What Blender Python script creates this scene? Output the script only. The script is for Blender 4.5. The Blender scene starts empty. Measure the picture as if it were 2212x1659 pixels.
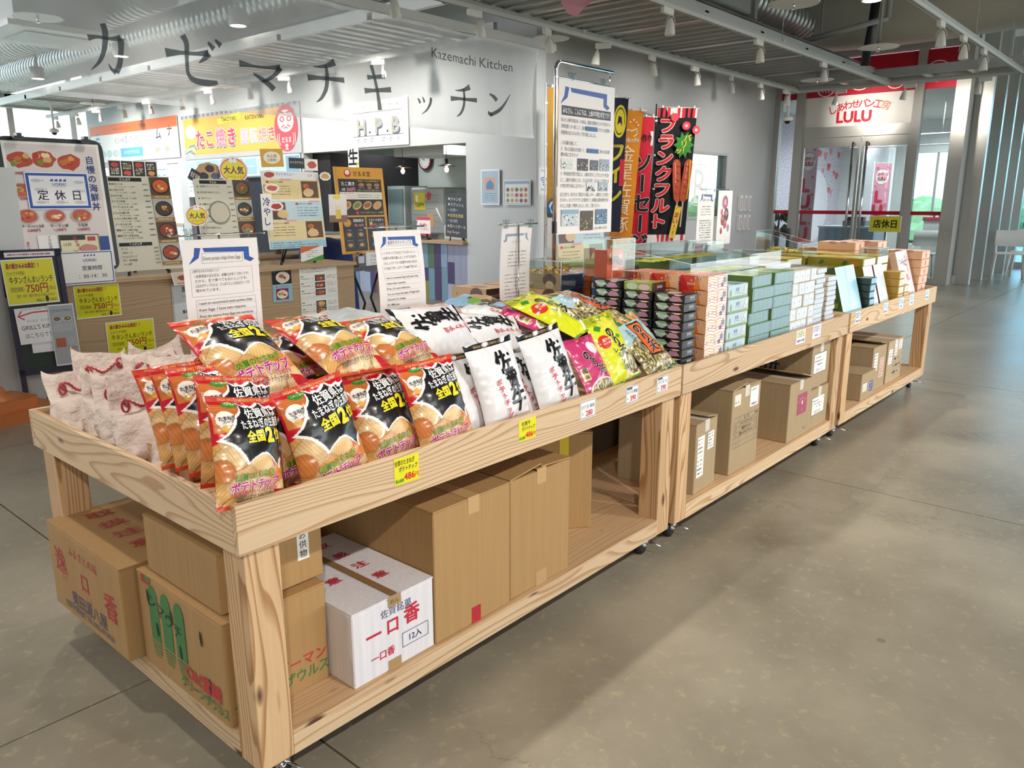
import bpy, bmesh, math, random
import numpy as np
from mathutils import Vector, Matrix
R = random.Random(7)
S = bpy.context.scene
C = S.collection

# ------------------------------------------------------------------ camera
cam_d = bpy.data.cameras.new('camera')
cam = bpy.data.objects.new('camera', cam_d)
C.objects.link(cam)
S.camera = cam
cam_d.sensor_fit = 'HORIZONTAL'
cam_d.sensor_width = 36.0
cam_d.lens = 1692.75 / 2212 * 36.0
cam_d.clip_start = 0.02
cam_d.clip_end = 300
_y, _p = 0.7158, 0.2309
fw = Vector((math.cos(_y) * math.cos(_p), math.sin(_y) * math.cos(_p), -math.sin(_p)))
rt = Vector((math.sin(_y), -math.cos(_y), 0))
up = rt.cross(fw)
cam.matrix_world = Matrix(((rt.x, up.x, -fw.x, -0.7445), (rt.y, up.y, -fw.y, -1.3818), (rt.z, up.z, -fw.z, 1.332), (0, 0, 0, 1)))

# ------------------------------------------------------------------ world, sun, exposure
W = bpy.data.worlds.new('world')
S.world = W
W.use_nodes = True
nt = W.node_tree
bg = nt.nodes['Background']
tc = nt.nodes.new('ShaderNodeTexCoord')
sep = nt.nodes.new('ShaderNodeSeparateXYZ')
rmp = nt.nodes.new('ShaderNodeValToRGB')
nt.links.new(tc.outputs['Generated'], sep.inputs[0])
nt.links.new(sep.outputs['Z'], rmp.inputs[0])
rmp.color_ramp.elements[0].position = 0.0
rmp.color_ramp.elements[0].color = (0.97, 0.985, 1.0, 1)
rmp.color_ramp.elements[1].position = 0.6
rmp.color_ramp.elements[1].color = (0.80, 0.90, 1.0, 1)
nt.links.new(rmp.outputs[0], bg.inputs[0])
bg.inputs[1].default_value = 4.2
S.view_settings.view_transform = 'Standard'
S.view_settings.look = 'None'
S.view_settings.exposure = 0.33
S.view_settings.gamma = 1.0
S.view_settings.use_curve_mapping = False
S.cycles.max_bounces = 8
S.cycles.transparent_max_bounces = 24
S.cycles.diffuse_bounces = 4
S.cycles.glossy_bounces = 4
S.cycles.caustics_reflective = False
S.cycles.caustics_refractive = False
S.cycles.sample_clamp_indirect = 6.0
S.cycles.use_denoising = True

LIGHT = []
def spot(x, y, z, energy, tx, ty, tz, size=75, rad=0.045, col=(1.0, 0.93, 0.84)):
    d = bpy.data.lights.new('track_lamp_light', 'SPOT')
    d.energy = energy; d.spot_size = math.radians(size); d.spot_blend = 0.9
    d.shadow_soft_size = rad; d.color = col
    o = bpy.data.objects.new('track_lamp_light', d)
    C.objects.link(o)
    o.location = (x, y, z)
    o.rotation_euler = Vector((tx - x, ty - y, tz - z)).to_track_quat('-Z', 'Y').to_euler()
    LIGHT.append(o)
# lamps of the ceiling tracks, with added fill spots further down (over the tables, over the aisle, and behind the camera)
for i in range(5):
    spot(-0.3 + i * 1.5, 0.81, 2.72, 56, -0.3 + i * 1.5, 0.45, 0, 88)
for i in range(4):
    spot(-1.6 + i * 2.2, -2.4, 2.75, 150, -0.4 + i * 2.0, -0.6, 0.2, 92)
for i in range(5):
    spot(1.0 + i * 1.9, 2.5, 2.72, 60, 1.0 + i * 1.9, 2.2, 0, 95)
spot(-2.4, 1.2, 2.75, 70, -0.4, 0.9, 0.2, 80)
for x in (7.9, 9.9, 11.8):
    spot(x, 0.81, 2.68, 45, x, 0.9, 0, 95)
for (x, y) in ((3.8, 3.4), (2.0, 3.4)):
    spot(x, y, 2.75, 45, x, 4.7, 0.9, 90)
for y in (6.5, 8.5, 10.6, 12.7, 14.8):
    spot(5.3, y, 2.85, 85, 6.6, y, 1.8, 130)  # added fill: extra wide spots that brighten the stall wall
for y in (3.19, 1.9):
    spot(12.2, y, 2.75, 45, 13.3, y - .1, 2.7, 80)
for (x, y) in ((14.6, 2.4), (14.6, 3.9), (16.4, 2.4), (16.4, 4.2), (18.0, 3.0)):
    spot(x, y, 3.0, 120, x, y, 0, 160, .1, (1, .98, .96))  # bakery ceiling downlights, put in to light the interior
for (x, y) in ((7.7, 7.0), (7.7, 8.6), (7.8, 11.0), (7.8, 15.0)):
    spot(x, y, 2.45, 40, x, y, 0, 160, .1, (1, .98, .96))
for (x, y) in ((8.5, 3.0), (10.8, 3.0), (6.3, 3.2)):
    spot(x, y, 2.7, 55, x + .3, 4.66, 1.4, 120)  # added fill spots, brighten the grey wall behind the flags

# ------------------------------------------------------------------ helpers
def lin(c):
    c = c / 255.0
    return c / 12.92 if c <= 0.04045 else ((c + 0.055) / 1.055) ** 2.4
_hx = {}
def hx(s):
    if isinstance(s, tuple): return s
    if s not in _hx:
        _hx[s] = (lin(int(s[0:2], 16)), lin(int(s[2:4], 16)), lin(int(s[4:6], 16)), 1.0)
    return _hx[s]

def frame(o, right, upv):
    r = Vector(right).normalized(); u = Vector(upv)
    n = r.cross(u).normalized(); u = n.cross(r)
    return Matrix(((r.x, u.x, n.x, o[0]), (r.y, u.y, n.y, o[1]), (r.z, u.z, n.z, o[2]), (0, 0, 0, 1)))
def FY(x, y, z):   # plane facing -y (towards the camera side): local x = +x, local y = +z
    return frame((x, y, z), (1, 0, 0), (0, 0, 1))
def FX(x, y, z):   # plane facing -x: local x = -y, local y = +z
    return frame((x, y, z), (0, -1, 0), (0, 0, 1))

_fm = {}
def fontmesh(s, bold):
    k = (s, bold)
    if k not in _fm:
        c = bpy.data.curves.new('t', 'FONT'); c.body = s; c.resolution_u = 2; c.offset = bold
        o = bpy.data.objects.new('t', c)
        m = bpy.data.meshes.new_from_object(o)
        n = len(m.vertices)
        co = np.zeros(n * 3); m.vertices.foreach_get('co', co); co = co.reshape(-1, 3)[:, :2]
        fs = [tuple(p.vertices) for p in m.polygons]
        bpy.data.objects.remove(o); bpy.data.curves.remove(c); bpy.data.meshes.remove(m)
        _fm[k] = (co, fs)
    return _fm[k]

class G:
    """mesh builder with a colour per face"""
    def __init__(s, T=None):
        s.v = []; s.f = []; s.c = []; s.m = []; s.sm = []
        s.T = T or Matrix.Identity(4); s.col = 'ffffff'; s.mi = 0; s.map = None; s.z = 0.0; s.dz = 0.00006; s.smooth = False
    def add(s, vs, fs, cols=None):
        b = len(s.v)
        T = s.T; mp = s.map
        for p in vs:
            p = Vector(p)
            if mp: p = mp(p)
            s.v.append(T @ p)
        k = hx(s.col)
        for i, f in enumerate(fs):
            s.f.append(tuple(b + j for j in f)); s.c.append(hx(cols[i]) if cols else k); s.m.append(s.mi); s.sm.append(s.smooth)
        return s
    # --- solids
    def box(s, x0, y0, z0, x1, y1, z1, col=None):
        if col: s.col = col
        return s.add([(x0, y0, z0), (x1, y0, z0), (x1, y1, z0), (x0, y1, z0), (x0, y0, z1), (x1, y0, z1), (x1, y1, z1), (x0, y1, z1)],
                     [(0, 3, 2, 1), (4, 5, 6, 7), (0, 1, 5, 4), (1, 2, 6, 5), (2, 3, 7, 6), (3, 0, 4, 7)])
    def chbox(s, x0, y0, z0, x1, y1, z1, b=0.004, col=None):
        if col: s.col = col
        bm = bmesh.new(); bmesh.ops.create_cube(bm, size=1)
        for v in bm.verts:
            v.co = Vector(((x0 + x1) / 2 + v.co.x * (x1 - x0), (y0 + y1) / 2 + v.co.y * (y1 - y0), (z0 + z1) / 2 + v.co.z * (z1 - z0)))
        bmesh.ops.bevel(bm, geom=list(bm.edges) + list(bm.verts), offset=b, segments=1, affect='EDGES')
        s.bm(bm); return s
    def bm(s, bm):
        bm.verts.ensure_lookup_table()
        for i, v in enumerate(bm.verts): v.index = i
        s.add([v.co.copy() for v in bm.verts], [[v.index for v in f.verts] for f in bm.faces]); bm.free()
    def tube(s, pts, r, n=8, col=None, close=False, smooth=True, cap=True):
        if col: s.col = col
        pts = [Vector(p) for p in pts]; m = len(pts); vs = []; prev = None
        for i, p in enumerate(pts):
            a = pts[(i - 1) % m] if (close or i > 0) else p; b = pts[(i + 1) % m] if (close or i < m - 1) else p
            t = (b - a).normalized()
            if prev is None:
                q = Vector((0, 0, 1)) if abs(t.z) < 0.9 else Vector((1, 0, 0))
                u = t.cross(q).normalized()
            else:
                u = (prev - t * prev.dot(t)).normalized()
            prev = u; w = t.cross(u)
            rr = r[i] if isinstance(r, (list, tuple)) else r
            for k in range(n):
                a_ = 2 * math.pi * k / n
                vs.append(p + (u * math.cos(a_) + w * math.sin(a_)) * rr)
        fs = []
        for i in range(m if close else m - 1):
            j = (i + 1) % m
            for k in range(n):
                fs.append((i * n + k, i * n + (k + 1) % n, j * n + (k + 1) % n, j * n + k))
        if cap and not close:
            fs.append(tuple(range(n))[::-1]); fs.append(tuple((m - 1) * n + k for k in range(n)))
        o = s.smooth; s.smooth = smooth; s.add(vs, fs); s.smooth = o
        return s
    def lathe(s, prof, n=20, o=(0, 0, 0), col=None, smooth=True, axis=None, rib=0):
        if col: s.col = col
        o = Vector(o); vs = []; fs = []; m = len(prof)
        M = Matrix.Identity(3)
        if axis is not None:
            M = Vector(axis).to_track_quat('Z', 'Y').to_matrix()
        for (r, z) in prof:
            for k in range(n):
                a = 2 * math.pi * k / n; rr = r * (1 - rib * (k % 2))
                vs.append(o + M @ Vector((rr * math.cos(a), rr * math.sin(a), z)))
        for i in range(m - 1):
            for k in range(n):
                fs.append((i * n + k, i * n + (k + 1) % n, (i + 1) * n + (k + 1) % n, (i + 1) * n + k))
        ob = s.smooth; s.smooth = smooth; s.add(vs, fs)
        s.smooth = False
        s.add([vs[k] for k in range(n)], [tuple(range(n))[::-1]]); s.add([vs[(m - 1) * n + k] for k in range(n)], [tuple(range(n))])
        s.smooth = ob
        return s
    def prism(s, poly, z0, z1, col=None):
        if col: s.col = col
        n = len(poly)
        return s.add([(x, y, z0) for x, y in poly] + [(x, y, z1) for x, y in poly],
                     [tuple(range(n))[::-1], tuple(range(n, 2 * n))] + [(i, (i + 1) % n, n + (i + 1) % n, n + i) for i in range(n)])
    # --- flat print, stacked in thin layers
    def lay(s): s.z += s.dz
    def rect(s, x, y, w, h, col, rot=0, skew=0):
        s.col = col; s.lay(); c, q = math.cos(rot), math.sin(rot)
        P = [(-w / 2, -h / 2), (w / 2, -h / 2), (w / 2, h / 2), (-w / 2, h / 2)]
        return s.add([(x + (a + skew * b) * c - b * q, y + (a + skew * b) * q + b * c, s.z) for a, b in P], [(0, 1, 2, 3)])
    def r2(s, x0, y0, x1, y1, col): return s.rect((x0 + x1) / 2, (y0 + y1) / 2, x1 - x0, y1 - y0, col)
    def ring(s, x0, y0, x1, y1, t, col):
        s.lay(); s.col = col
        for a in ((x0, y0, x1, y0 + t), (x0, y1 - t, x1, y1), (x0, y0 + t, x0 + t, y1 - t), (x1 - t, y0 + t, x1, y1 - t)):
            s.add([(a[0], a[1], s.z), (a[2], a[1], s.z), (a[2], a[3], s.z), (a[0], a[3], s.z)], [(0, 1, 2, 3)])
    def ell(s, x, y, rx, ry, col, n=20, rot=0, j=0):
        s.lay(); s.col = col; c, q = math.cos(rot), math.sin(rot); P = []
        for k in range(n):
            a = 2 * math.pi * k / n; f = 1 + (R.uniform(-j, j) if j else 0)
            P.append((rx * f * math.cos(a), ry * f * math.sin(a)))
        return s.add([(x + a * c - b * q, y + a * q + b * c, s.z) for a, b in P], [tuple(range(n))])
    def poly(s, P, col):
        s.lay(); s.col = col
        n = len(P); cx = sum(p[0] for p in P) / n; cy = sum(p[1] for p in P) / n
        return s.add([(x, y, s.z) for x, y in P] + [(cx, cy, s.z)], [(i, (i + 1) % n, n) for i in range(n)])
    def pl(s, P, col):          # any simple polygon as one face
        s.lay(); s.col = col
        return s.add([(x, y, s.z) for x, y in P], [tuple(range(len(P)))])
    def line(s, P, w, col, close=False):
        s.lay(); s.col = col
        n = len(P)
        vs = []
        for i in range(n):
            a = P[(i - 1) % n] if (close or i > 0) else P[i]; b = P[(i + 1) % n] if (close or i < n - 1) else P[i]
            dx, dy = b[0] - a[0], b[1] - a[1]; l = math.hypot(dx, dy) or 1
            ww = w[i] if isinstance(w, (list, tuple)) else w
            nx, ny = -dy / l * ww / 2, dx / l * ww / 2
            vs += [(P[i][0] + nx, P[i][1] + ny, s.z), (P[i][0] - nx, P[i][1] - ny, s.z)]
        fs = [(2 * i, 2 * i + 1, 2 * ((i + 1) % n) + 1, 2 * ((i + 1) % n)) for i in range(n if close else n - 1)]
        return s.add(vs, fs)
    def text(s, t, x, y, h, col, bold=0.0, out=None, w=None, al='c', rot=0, sx=1.0, skew=0, vert=False, step=1.0):
        """h = em height, y = middle of the line; out = (extra, colour) outline printed below"""
        if vert:
            for i, ch in enumerate(t):
                s.text(ch, x, y - i * h * step, h, col, bold, out, None, 'c', rot + (-math.pi / 2 if ch == 'ー' else 0), sx, skew)
            return s
        co, fs = fontmesh(t, 0.0)
        if not len(co): return s
        mn, mx = co[:, 0].min(), co[:, 0].max()
        k = h * sx
        if w: k = min(k, w / max(mx - mn, 1e-6))
        ox = {'c': (mn + mx) / 2, 'l': mn, 'r': mx}[al]
        X0 = (co[:, 0] - ox) * k; Y0 = (co[:, 1] - 0.36) * h; X0 = X0 + Y0 * skew
        c_, q_ = math.cos(rot), math.sin(rot)
        for bd, cc in (([(bold + out[0], out[1])] if out else []) + [(bold, col)]):
            s.lay(); s.lay(); s.col = cc
            zz = s.z; nn = 1 if bd < .008 else (4 if bd < .03 else 8)
            for q in range(nn):
                e = bd * h * (0 if nn == 1 else 1)
                a_ = 2 * math.pi * (q + .5) / nn
                X = X0 + e * math.cos(a_); Y = Y0 + e * math.sin(a_)
                s.add([(x + a * c_ - b * q_, y + a * q_ + b * c_, zz + q * 1e-6) for a, b in zip(X, Y)], fs)
        return s
    def dashes(s, x, y, w, h, col, n=None, fill=0.8):      # a line of print too small to read: short unequal marks
        xx = x; e = x + w; s.lay(); s.col = col
        while xx < e:
            d = h * R.uniform(0.5, 1.1)
            if R.random() < fill:
                a, b = xx, min(e, xx + d * 0.75); hh = h * R.uniform(0.35, 0.95)
                s.add([(a, y - hh / 2, s.z), (b, y - hh / 2, s.z), (b, y + hh / 2, s.z), (a, y + hh / 2, s.z)], [(0, 1, 2, 3)])
            xx += d
    def build(s, name, mats, parent=None, bevel=0, loc=None):
        me = bpy.data.meshes.new(name)
        me.from_pydata([tuple(v) for v in s.v], [], s.f)
        if not isinstance(mats, (list, tuple)): mats = [mats]
        for m in mats: me.materials.append(m)
        me.polygons.foreach_set('material_index', s.m)
        me.polygons.foreach_set('use_smooth', s.sm)
        at = me.color_attributes.new('Col', 'FLOAT_COLOR', 'CORNER')
        ls = np.array([len(f) for f in s.f])
        at.data.foreach_set('color', np.repeat(np.array(s.c, dtype=np.float32), ls, axis=0).ravel())
        me.update()
        o = bpy.data.objects.new(name, me); C.objects.link(o)
        if parent is not None: o.parent = parent
        if bevel:
            b = o.modifiers.new('bevel', 'BEVEL'); b.width = bevel; b.segments = 2; b.limit_method = 'ANGLE'; b.harden_normals = False
        return o

def thing(name, label, cat, loc=(0, 0, 0), rz=0, group=None, M=None):
    o = bpy.data.objects.new(name, None); C.objects.link(o); o.empty_display_size = 0.05
    if M is not None: o.matrix_world = M
    else: o.location = loc; o.rotation_euler = (0, 0, rz)
    return tag(o, label, cat, group)
def tag(o, label=None, cat=None, group=None):
    if label: o['label'] = label
    if cat: o['category'] = cat
    if group: o['group'] = group
    return o
def struct(o, label=None):
    o['kind'] = 'structure'
    if label: o['label'] = label; o['category'] = o.name.split('_')[0].split('.')[0]
    return o
def dup(root, label=None, M=None, loc=None, rz=None, group=None, parent=None):
    r = root.copy(); C.objects.link(r)
    if M is not None: r.matrix_world = M
    if loc is not None: r.location = loc
    if rz is not None: r.rotation_euler = (0, 0, rz)
    if label: r['label'] = label
    if group: r['group'] = group
    for ch in list(root.children):
        c = ch.copy(); C.objects.link(c); c.parent = r
        for g in ch.children:
            d = g.copy(); C.objects.link(d); d.parent = c
    return r

# ------------------------------------------------------------------ materials
def mat(name, col=None, rough=0.5, metal=0.0, attr=False, emis=None, alpha=None, trans=0, coat=0, spec=0.5, sheen=0):
    m = bpy.data.materials.new(name); m.use_nodes = True
    n = m.node_tree; b = n.nodes['Principled BSDF']
    b.inputs['Roughness'].default_value = rough; b.inputs['Metallic'].default_value = metal
    b.inputs['Coat Weight'].default_value = coat; b.inputs['Specular IOR Level'].default_value = spec
    b.inputs['Coat Roughness'].default_value = 0.15
    if col: b.inputs['Base Color'].default_value = hx(col)
    if attr:
        a = n.nodes.new('ShaderNodeAttribute'); a.attribute_name = 'Col'
        n.links.new(a.outputs['Color'], b.inputs['Base Color'])
    if emis:
        b.inputs['Emission Color'].default_value = hx(emis[0]); b.inputs['Emission Strength'].default_value = emis[1]
    if alpha is not None: b.inputs['Alpha'].default_value = alpha
    if trans: b.inputs['Transmission Weight'].default_value = trans
    return m
def NT(m): return m.node_tree, m.node_tree.nodes['Principled BSDF']
def node(n, t, **k):
    x = n.nodes.new(t)
    for a, b in k.items(): setattr(x, a, b)
    return x
def bump(m, scale, strength, dist=0.002, detail=3, coord='Object', stretch=None):
    n, b = NT(m); t = node(n, 'ShaderNodeTexCoord'); no = node(n, 'ShaderNodeTexNoise'); bu = node(n, 'ShaderNodeBump')
    no.inputs['Scale'].default_value = scale; no.inputs['Detail'].default_value = detail
    bu.inputs['Strength'].default_value = strength; bu.inputs['Distance'].default_value = dist
    src = t.outputs[coord]
    if stretch:
        mp = node(n, 'ShaderNodeMapping'); mp.inputs['Scale'].default_value = stretch; n.links.new(src, mp.inputs[0]); src = mp.outputs[0]
    n.links.new(src, no.inputs['Vector']); n.links.new(no.outputs[0], bu.inputs['Height']); n.links.new(bu.outputs[0], b.inputs['Normal'])
    return m

PAPER = mat('printed_paper', attr=True, rough=0.55)
bump(PAPER, 60, 0.08, 0.001)
LAM = mat('laminated_print', attr=True, rough=0.4, coat=0.06, spec=.3)
FILM = mat('glossy_film_print', attr=True, rough=0.3, coat=0.35)
bump(FILM, 26, 0.35, 0.006, 3)
WRAP = mat('glossy_wrapping_paper', attr=True, rough=0.32, coat=0.25)
bump(WRAP, 30, 0.4, 0.004, 2)
CLOTH = mat('printed_cloth', attr=True, rough=0.85)
bump(CLOTH, 7, 0.5, 0.03, 2)
PAINT = mat('painted_metal', attr=True, rough=0.4)
PLAS = mat('plastic', attr=True, rough=0.35)
CHROME = mat('chrome', 'd8d8d8', 0.12, 1.0)
STEEL = mat('brushed_aluminium', 'b9b9b6', 0.35, 0.85)
BLACKM = mat('black_plastic', '141418', 0.4)
WHITEM = mat('white_plaster', 'e6e8e8', 0.85); bump(WHITEM, 40, 0.1, 0.002)
GREYM = mat('grey_painted_wall', 'b9babb', 0.85); bump(GREYM, 40, 0.1, 0.002)

def wood(name, c0, c1, axis, k=7.0, knots=True, rough=0.6):
    m = mat(name, c0, rough); n, b = NT(m)
    t = node(n, 'ShaderNodeTexCoord'); mp = node(n, 'ShaderNodeMapping')
    oi = node(n, 'ShaderNodeObjectInfo'); cx = node(n, 'ShaderNodeVectorMath', operation='SCALE'); ad = node(n, 'ShaderNodeVectorMath', operation='ADD')
    cmb = node(n, 'ShaderNodeCombineXYZ')
    for i in range(3): n.links.new(oi.outputs['Random'], cmb.inputs[i])
    n.links.new(cmb.outputs[0], cx.inputs[0]); cx.inputs['Scale'].default_value = 13.7
    n.links.new(t.outputs['Object'], ad.inputs[0]); n.links.new(cx.outputs[0], ad.inputs[1])
    s = [9.0, 9.0, 9.0]; s[axis] = 1.0
    mp.inputs['Scale'].default_value = s
    n.links.new(ad.outputs[0], mp.inputs[0])
    no = node(n, 'ShaderNodeTexNoise'); no.inputs['Scale'].default_value = 1.0; no.inputs['Detail'].default_value = 1.2; no.inputs['Roughness'].default_value = 0.45
    n.links.new(mp.outputs[0], no.inputs['Vector'])
    dt = node(n, 'ShaderNodeVectorMath', operation='DOT_PRODUCT'); dv = [52.0, 52.0, 52.0]; dv[axis] = 0.0; dt.inputs[1].default_value = dv
    n.links.new(ad.outputs[0], dt.inputs[0])
    mu = node(n, 'ShaderNodeMath', operation='MULTIPLY_ADD'); mu.inputs[1].default_value = k * 2
    n.links.new(no.outputs[0], mu.inputs[0]); n.links.new(dt.outputs['Value'], mu.inputs[2])
    fr = node(n, 'ShaderNodeMath', operation='FRACT'); n.links.new(mu.outputs[0], fr.inputs[0])
    cr = node(n, 'ShaderNodeValToRGB'); e = cr.color_ramp.elements
    e[0].position = 0.0; e[0].color = hx(c0); e[1].position = 1.0; e[1].color = hx(c0)
    x = e.new(0.55); x.color = hx(c0); x = e.new(0.86); x.color = hx(c1); x = e.new(0.95); x.color = hx(c1)
    n.links.new(fr.outputs[0], cr.inputs[0])
    # fine fibres
    s2 = [160.0, 160.0, 160.0]; s2[axis] = 4.0
    mp2 = node(n, 'ShaderNodeMapping'); mp2.inputs['Scale'].default_value = s2; n.links.new(t.outputs['Object'], mp2.inputs[0])
    n2 = node(n, 'ShaderNodeTexNoise'); n2.inputs['Scale'].default_value = 1.0; n2.inputs['Detail'].default_value = 2; n.links.new(mp2.outputs[0], n2.inputs['Vector'])
    mx = node(n, 'ShaderNodeMix', data_type='RGBA', blend_type='MULTIPLY'); mx.inputs[0].default_value = 0.25
    n.links.new(cr.outputs[0], mx.inputs[6]); n.links.new(n2.outputs[0], mx.inputs[7])
    out = mx.outputs[2]
    hs = node(n, 'ShaderNodeHueSaturation'); mr = node(n, 'ShaderNodeMapRange'); mr.inputs[3].default_value = 0.93; mr.inputs[4].default_value = 1.12
    n.links.new(oi.outputs['Random'], mr.inputs[0]); n.links.new(mr.outputs[0], hs.inputs['Value']); n.links.new(out, hs.inputs['Color']); out = hs.outputs[0]
    if knots:
        vo = node(n, 'ShaderNodeTexVoronoi'); vo.inputs['Scale'].default_value = 1.0
        s3 = [9.0, 9.0, 9.0]; s3[axis] = 3.2
        mp3 = node(n, 'ShaderNodeMapping'); mp3.inputs['Scale'].default_value = s3; n.links.new(ad.outputs[0], mp3.inputs[0]); n.links.new(mp3.outputs[0], vo.inputs['Vector'])
        kr = node(n, 'ShaderNodeValToRGB'); kr.color_ramp.elements[0].position = 0.05; kr.color_ramp.elements[0].color = (1, 1, 1, 1); kr.color_ramp.elements[1].position = 0.11; kr.color_ramp.elements[1].color = (0, 0, 0, 1)
        n.links.new(vo.outputs['Distance'], kr.inputs[0])
        km = node(n, 'ShaderNodeMix', data_type='RGBA'); n.links.new(kr.outputs[0], km.inputs[0]); n.links.new(out, km.inputs[6]); km.inputs[7].default_value = hx('5a3420'); out = km.outputs[2]
    n.links.new(out, b.inputs['Base Color'])
    bu = node(n, 'ShaderNodeBump'); bu.inputs['Strength'].default_value = 0.15; bu.inputs['Distance'].default_value = 0.001
    n.links.new(n2.outputs[0], bu.inputs['Height']); n.links.new(bu.outputs[0], b.inputs['Normal'])
    return m
WX = wood('cedar_board_lengthwise', 'dfc29c', 'c09a70', 0)
WY = wood('cedar_board_crosswise', 'dfc29c', 'c09a70', 1)
WZ = wood('cedar_post', 'dbb68a', 'b08253', 2)
PLYX = wood('plywood_shelf', 'dcb88f', 'cda67a', 0, 3.0)
OAK = wood('light_oak_laminate', 'c4a783', 'b3936d', 0, 3.0, False)

def cardboard(name, col):
    m = mat(name, col, 0.8); n, b = NT(m)
    t = node(n, 'ShaderNodeTexCoord'); mp = node(n, 'ShaderNodeMapping'); mp.inputs['Scale'].default_value = (90, 90, 3)
    no = node(n, 'ShaderNodeTexNoise'); no.inputs['Scale'].default_value = 1; n.links.new(t.outputs['Object'], mp.inputs[0]); n.links.new(mp.outputs[0], no.inputs['Vector'])
    a = node(n, 'ShaderNodeAttribute'); a.attribute_name = 'Col'
    mx = node(n, 'ShaderNodeMix', data_type='RGBA', blend_type='MULTIPLY'); mx.inputs[0].default_value = 0.22
    n.links.new(a.outputs['Color'], mx.inputs[6]); n.links.new(no.outputs[0], mx.inputs[7]); n.links.new(mx.outputs[2], b.inputs['Base Color'])
    bu = node(n, 'ShaderNodeBump'); bu.inputs['Strength'].default_value = 0.12; bu.inputs['Distance'].default_value = 0.001; n.links.new(no.outputs[0], bu.inputs['Height']); n.links.new(bu.outputs[0], b.inputs['Normal'])
    return m
CARD = cardboard('corrugated_cardboard', 'b08a58')

def glass(name, tint='eef6f6', op=0.10, rough=0.02):
    m = bpy.data.materials.new(name); m.use_nodes = True; n = m.node_tree; n.nodes.clear()
    o = node(n, 'ShaderNodeOutputMaterial'); tr = node(n, 'ShaderNodeBsdfTransparent'); gl = node(n, 'ShaderNodeBsdfGlossy'); mx = node(n, 'ShaderNodeMixShader'); fr = node(n, 'ShaderNodeFresnel')
    tr.inputs[0].default_value = hx(tint); gl.inputs['Roughness'].default_value = rough; fr.inputs['IOR'].default_value = 1.45
    ad = node(n, 'ShaderNodeMath', operation='MULTIPLY_ADD'); ad.inputs[1].default_value = 1 - 3.9 * op if op < .3 else .25; ad.inputs[2].default_value = op * .1; n.links.new(fr.outputs[0], ad.inputs[0])
    n.links.new(ad.outputs[0], mx.inputs[0]); n.links.new(tr.outputs[0], mx.inputs[1]); n.links.new(gl.outputs[0], mx.inputs[2]); n.links.new(mx.outputs[0], o.inputs[0])
    return m
GLASS = glass('window_glass', 'e9f3f4')
ACRY = glass('clear_acrylic', 'f6fafa', 0.18, 0.05)

# sheer cloth of the hanging banner
def sheer(name, col, op):
    m = bpy.data.materials.new(name); m.use_nodes = True; n = m.node_tree; n.nodes.clear()
    o = node(n, 'ShaderNodeOutputMaterial'); tr = node(n, 'ShaderNodeBsdfTransparent'); df = node(n, 'ShaderNodeBsdfDiffuse'); tl = node(n, 'ShaderNodeBsdfTranslucent'); m1 = node(n, 'ShaderNodeMixShader'); m2 = node(n, 'ShaderNodeMixShader')
    df.inputs[0].default_value = hx(col); tl.inputs[0].default_value = hx(col); m1.inputs[0].default_value = 0.5; m2.inputs[0].default_value = op
    n.links.new(df.outputs[0], m1.inputs[1]); n.links.new(tl.outputs[0], m1.inputs[2]); n.links.new(tr.outputs[0], m2.inputs[1]); n.links.new(m1.outputs[0], m2.inputs[2]); n.links.new(m2.outputs[0], o.inputs[0])
    return m
SHEER = sheer('sheer_white_voile', 'f2f4f4', 0.36)
SHEERINK = sheer('grey_ink_on_voile', '4a5254', 0.86)

# concrete floor
CONC = mat('polished_concrete', '9a958a', 0.3)
n, b = NT(CONC)
t = node(n, 'ShaderNodeTexCoord')
n1 = node(n, 'ShaderNodeTexNoise'); n1.inputs['Scale'].default_value = 1.1; n1.inputs['Detail'].default_value = 6; n1.inputs['Roughness'].default_value = 0.6
n2 = node(n, 'ShaderNodeTexNoise'); n2.inputs['Scale'].default_value = 22; n2.inputs['Detail'].default_value = 5; n2.inputs['Roughness'].default_value = 0.7
n3 = node(n, 'ShaderNodeTexVoronoi', feature='DISTANCE_TO_EDGE'); n3.inputs['Scale'].default_value = 0.55
dist = node(n, 'ShaderNodeVectorMath', operation='ADD'); dn = node(n, 'ShaderNodeTexNoise'); dn.inputs['Scale'].default_value = 2.4; dn.inputs['Detail'].default_value = 7; dn.inputs['Roughness'].default_value = 0.65
ds = node(n, 'ShaderNodeVectorMath', operation='SCALE'); ds.inputs['Scale'].default_value = 0.9
for q in (n1, n2, dn): n.links.new(t.outputs['Object'], q.inputs['Vector'])
n.links.new(dn.outputs['Color'], ds.inputs[0]); n.links.new(t.outputs['Object'], dist.inputs[0]); n.links.new(ds.outputs[0], dist.inputs[1]); n.links.new(dist.outputs[0], n3.inputs['Vector'])
c1 = node(n, 'ShaderNodeValToRGB'); e = c1.color_ramp.elements; e[0].position = 0.32; e[0].color = hx('7d7567'); e[1].position = 0.68; e[1].color = hx('a49c8a')
n.links.new(n1.outputs[0], c1.inputs[0])
c2 = node(n, 'ShaderNodeValToRGB'); e = c2.color_ramp.elements; e[0].position = 0.56; e[0].color = (0, 0, 0, 1); e[1].position = 0.72; e[1].color = (1, 1, 1, 1)
n.links.new(n2.outputs[0], c2.inputs[0])
mA = node(n, 'ShaderNodeMix', data_type='RGBA'); mA.inputs[7].default_value = hx('bdb38e')
mf = node(n, 'ShaderNodeMath', operation='MULTIPLY'); mf.inputs[1].default_value = 0.6; n.links.new(c2.outputs[0], mf.inputs[0]); n.links.new(mf.outputs[0], mA.inputs[0]); n.links.new(c1.outputs[0], mA.inputs[6])
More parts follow.
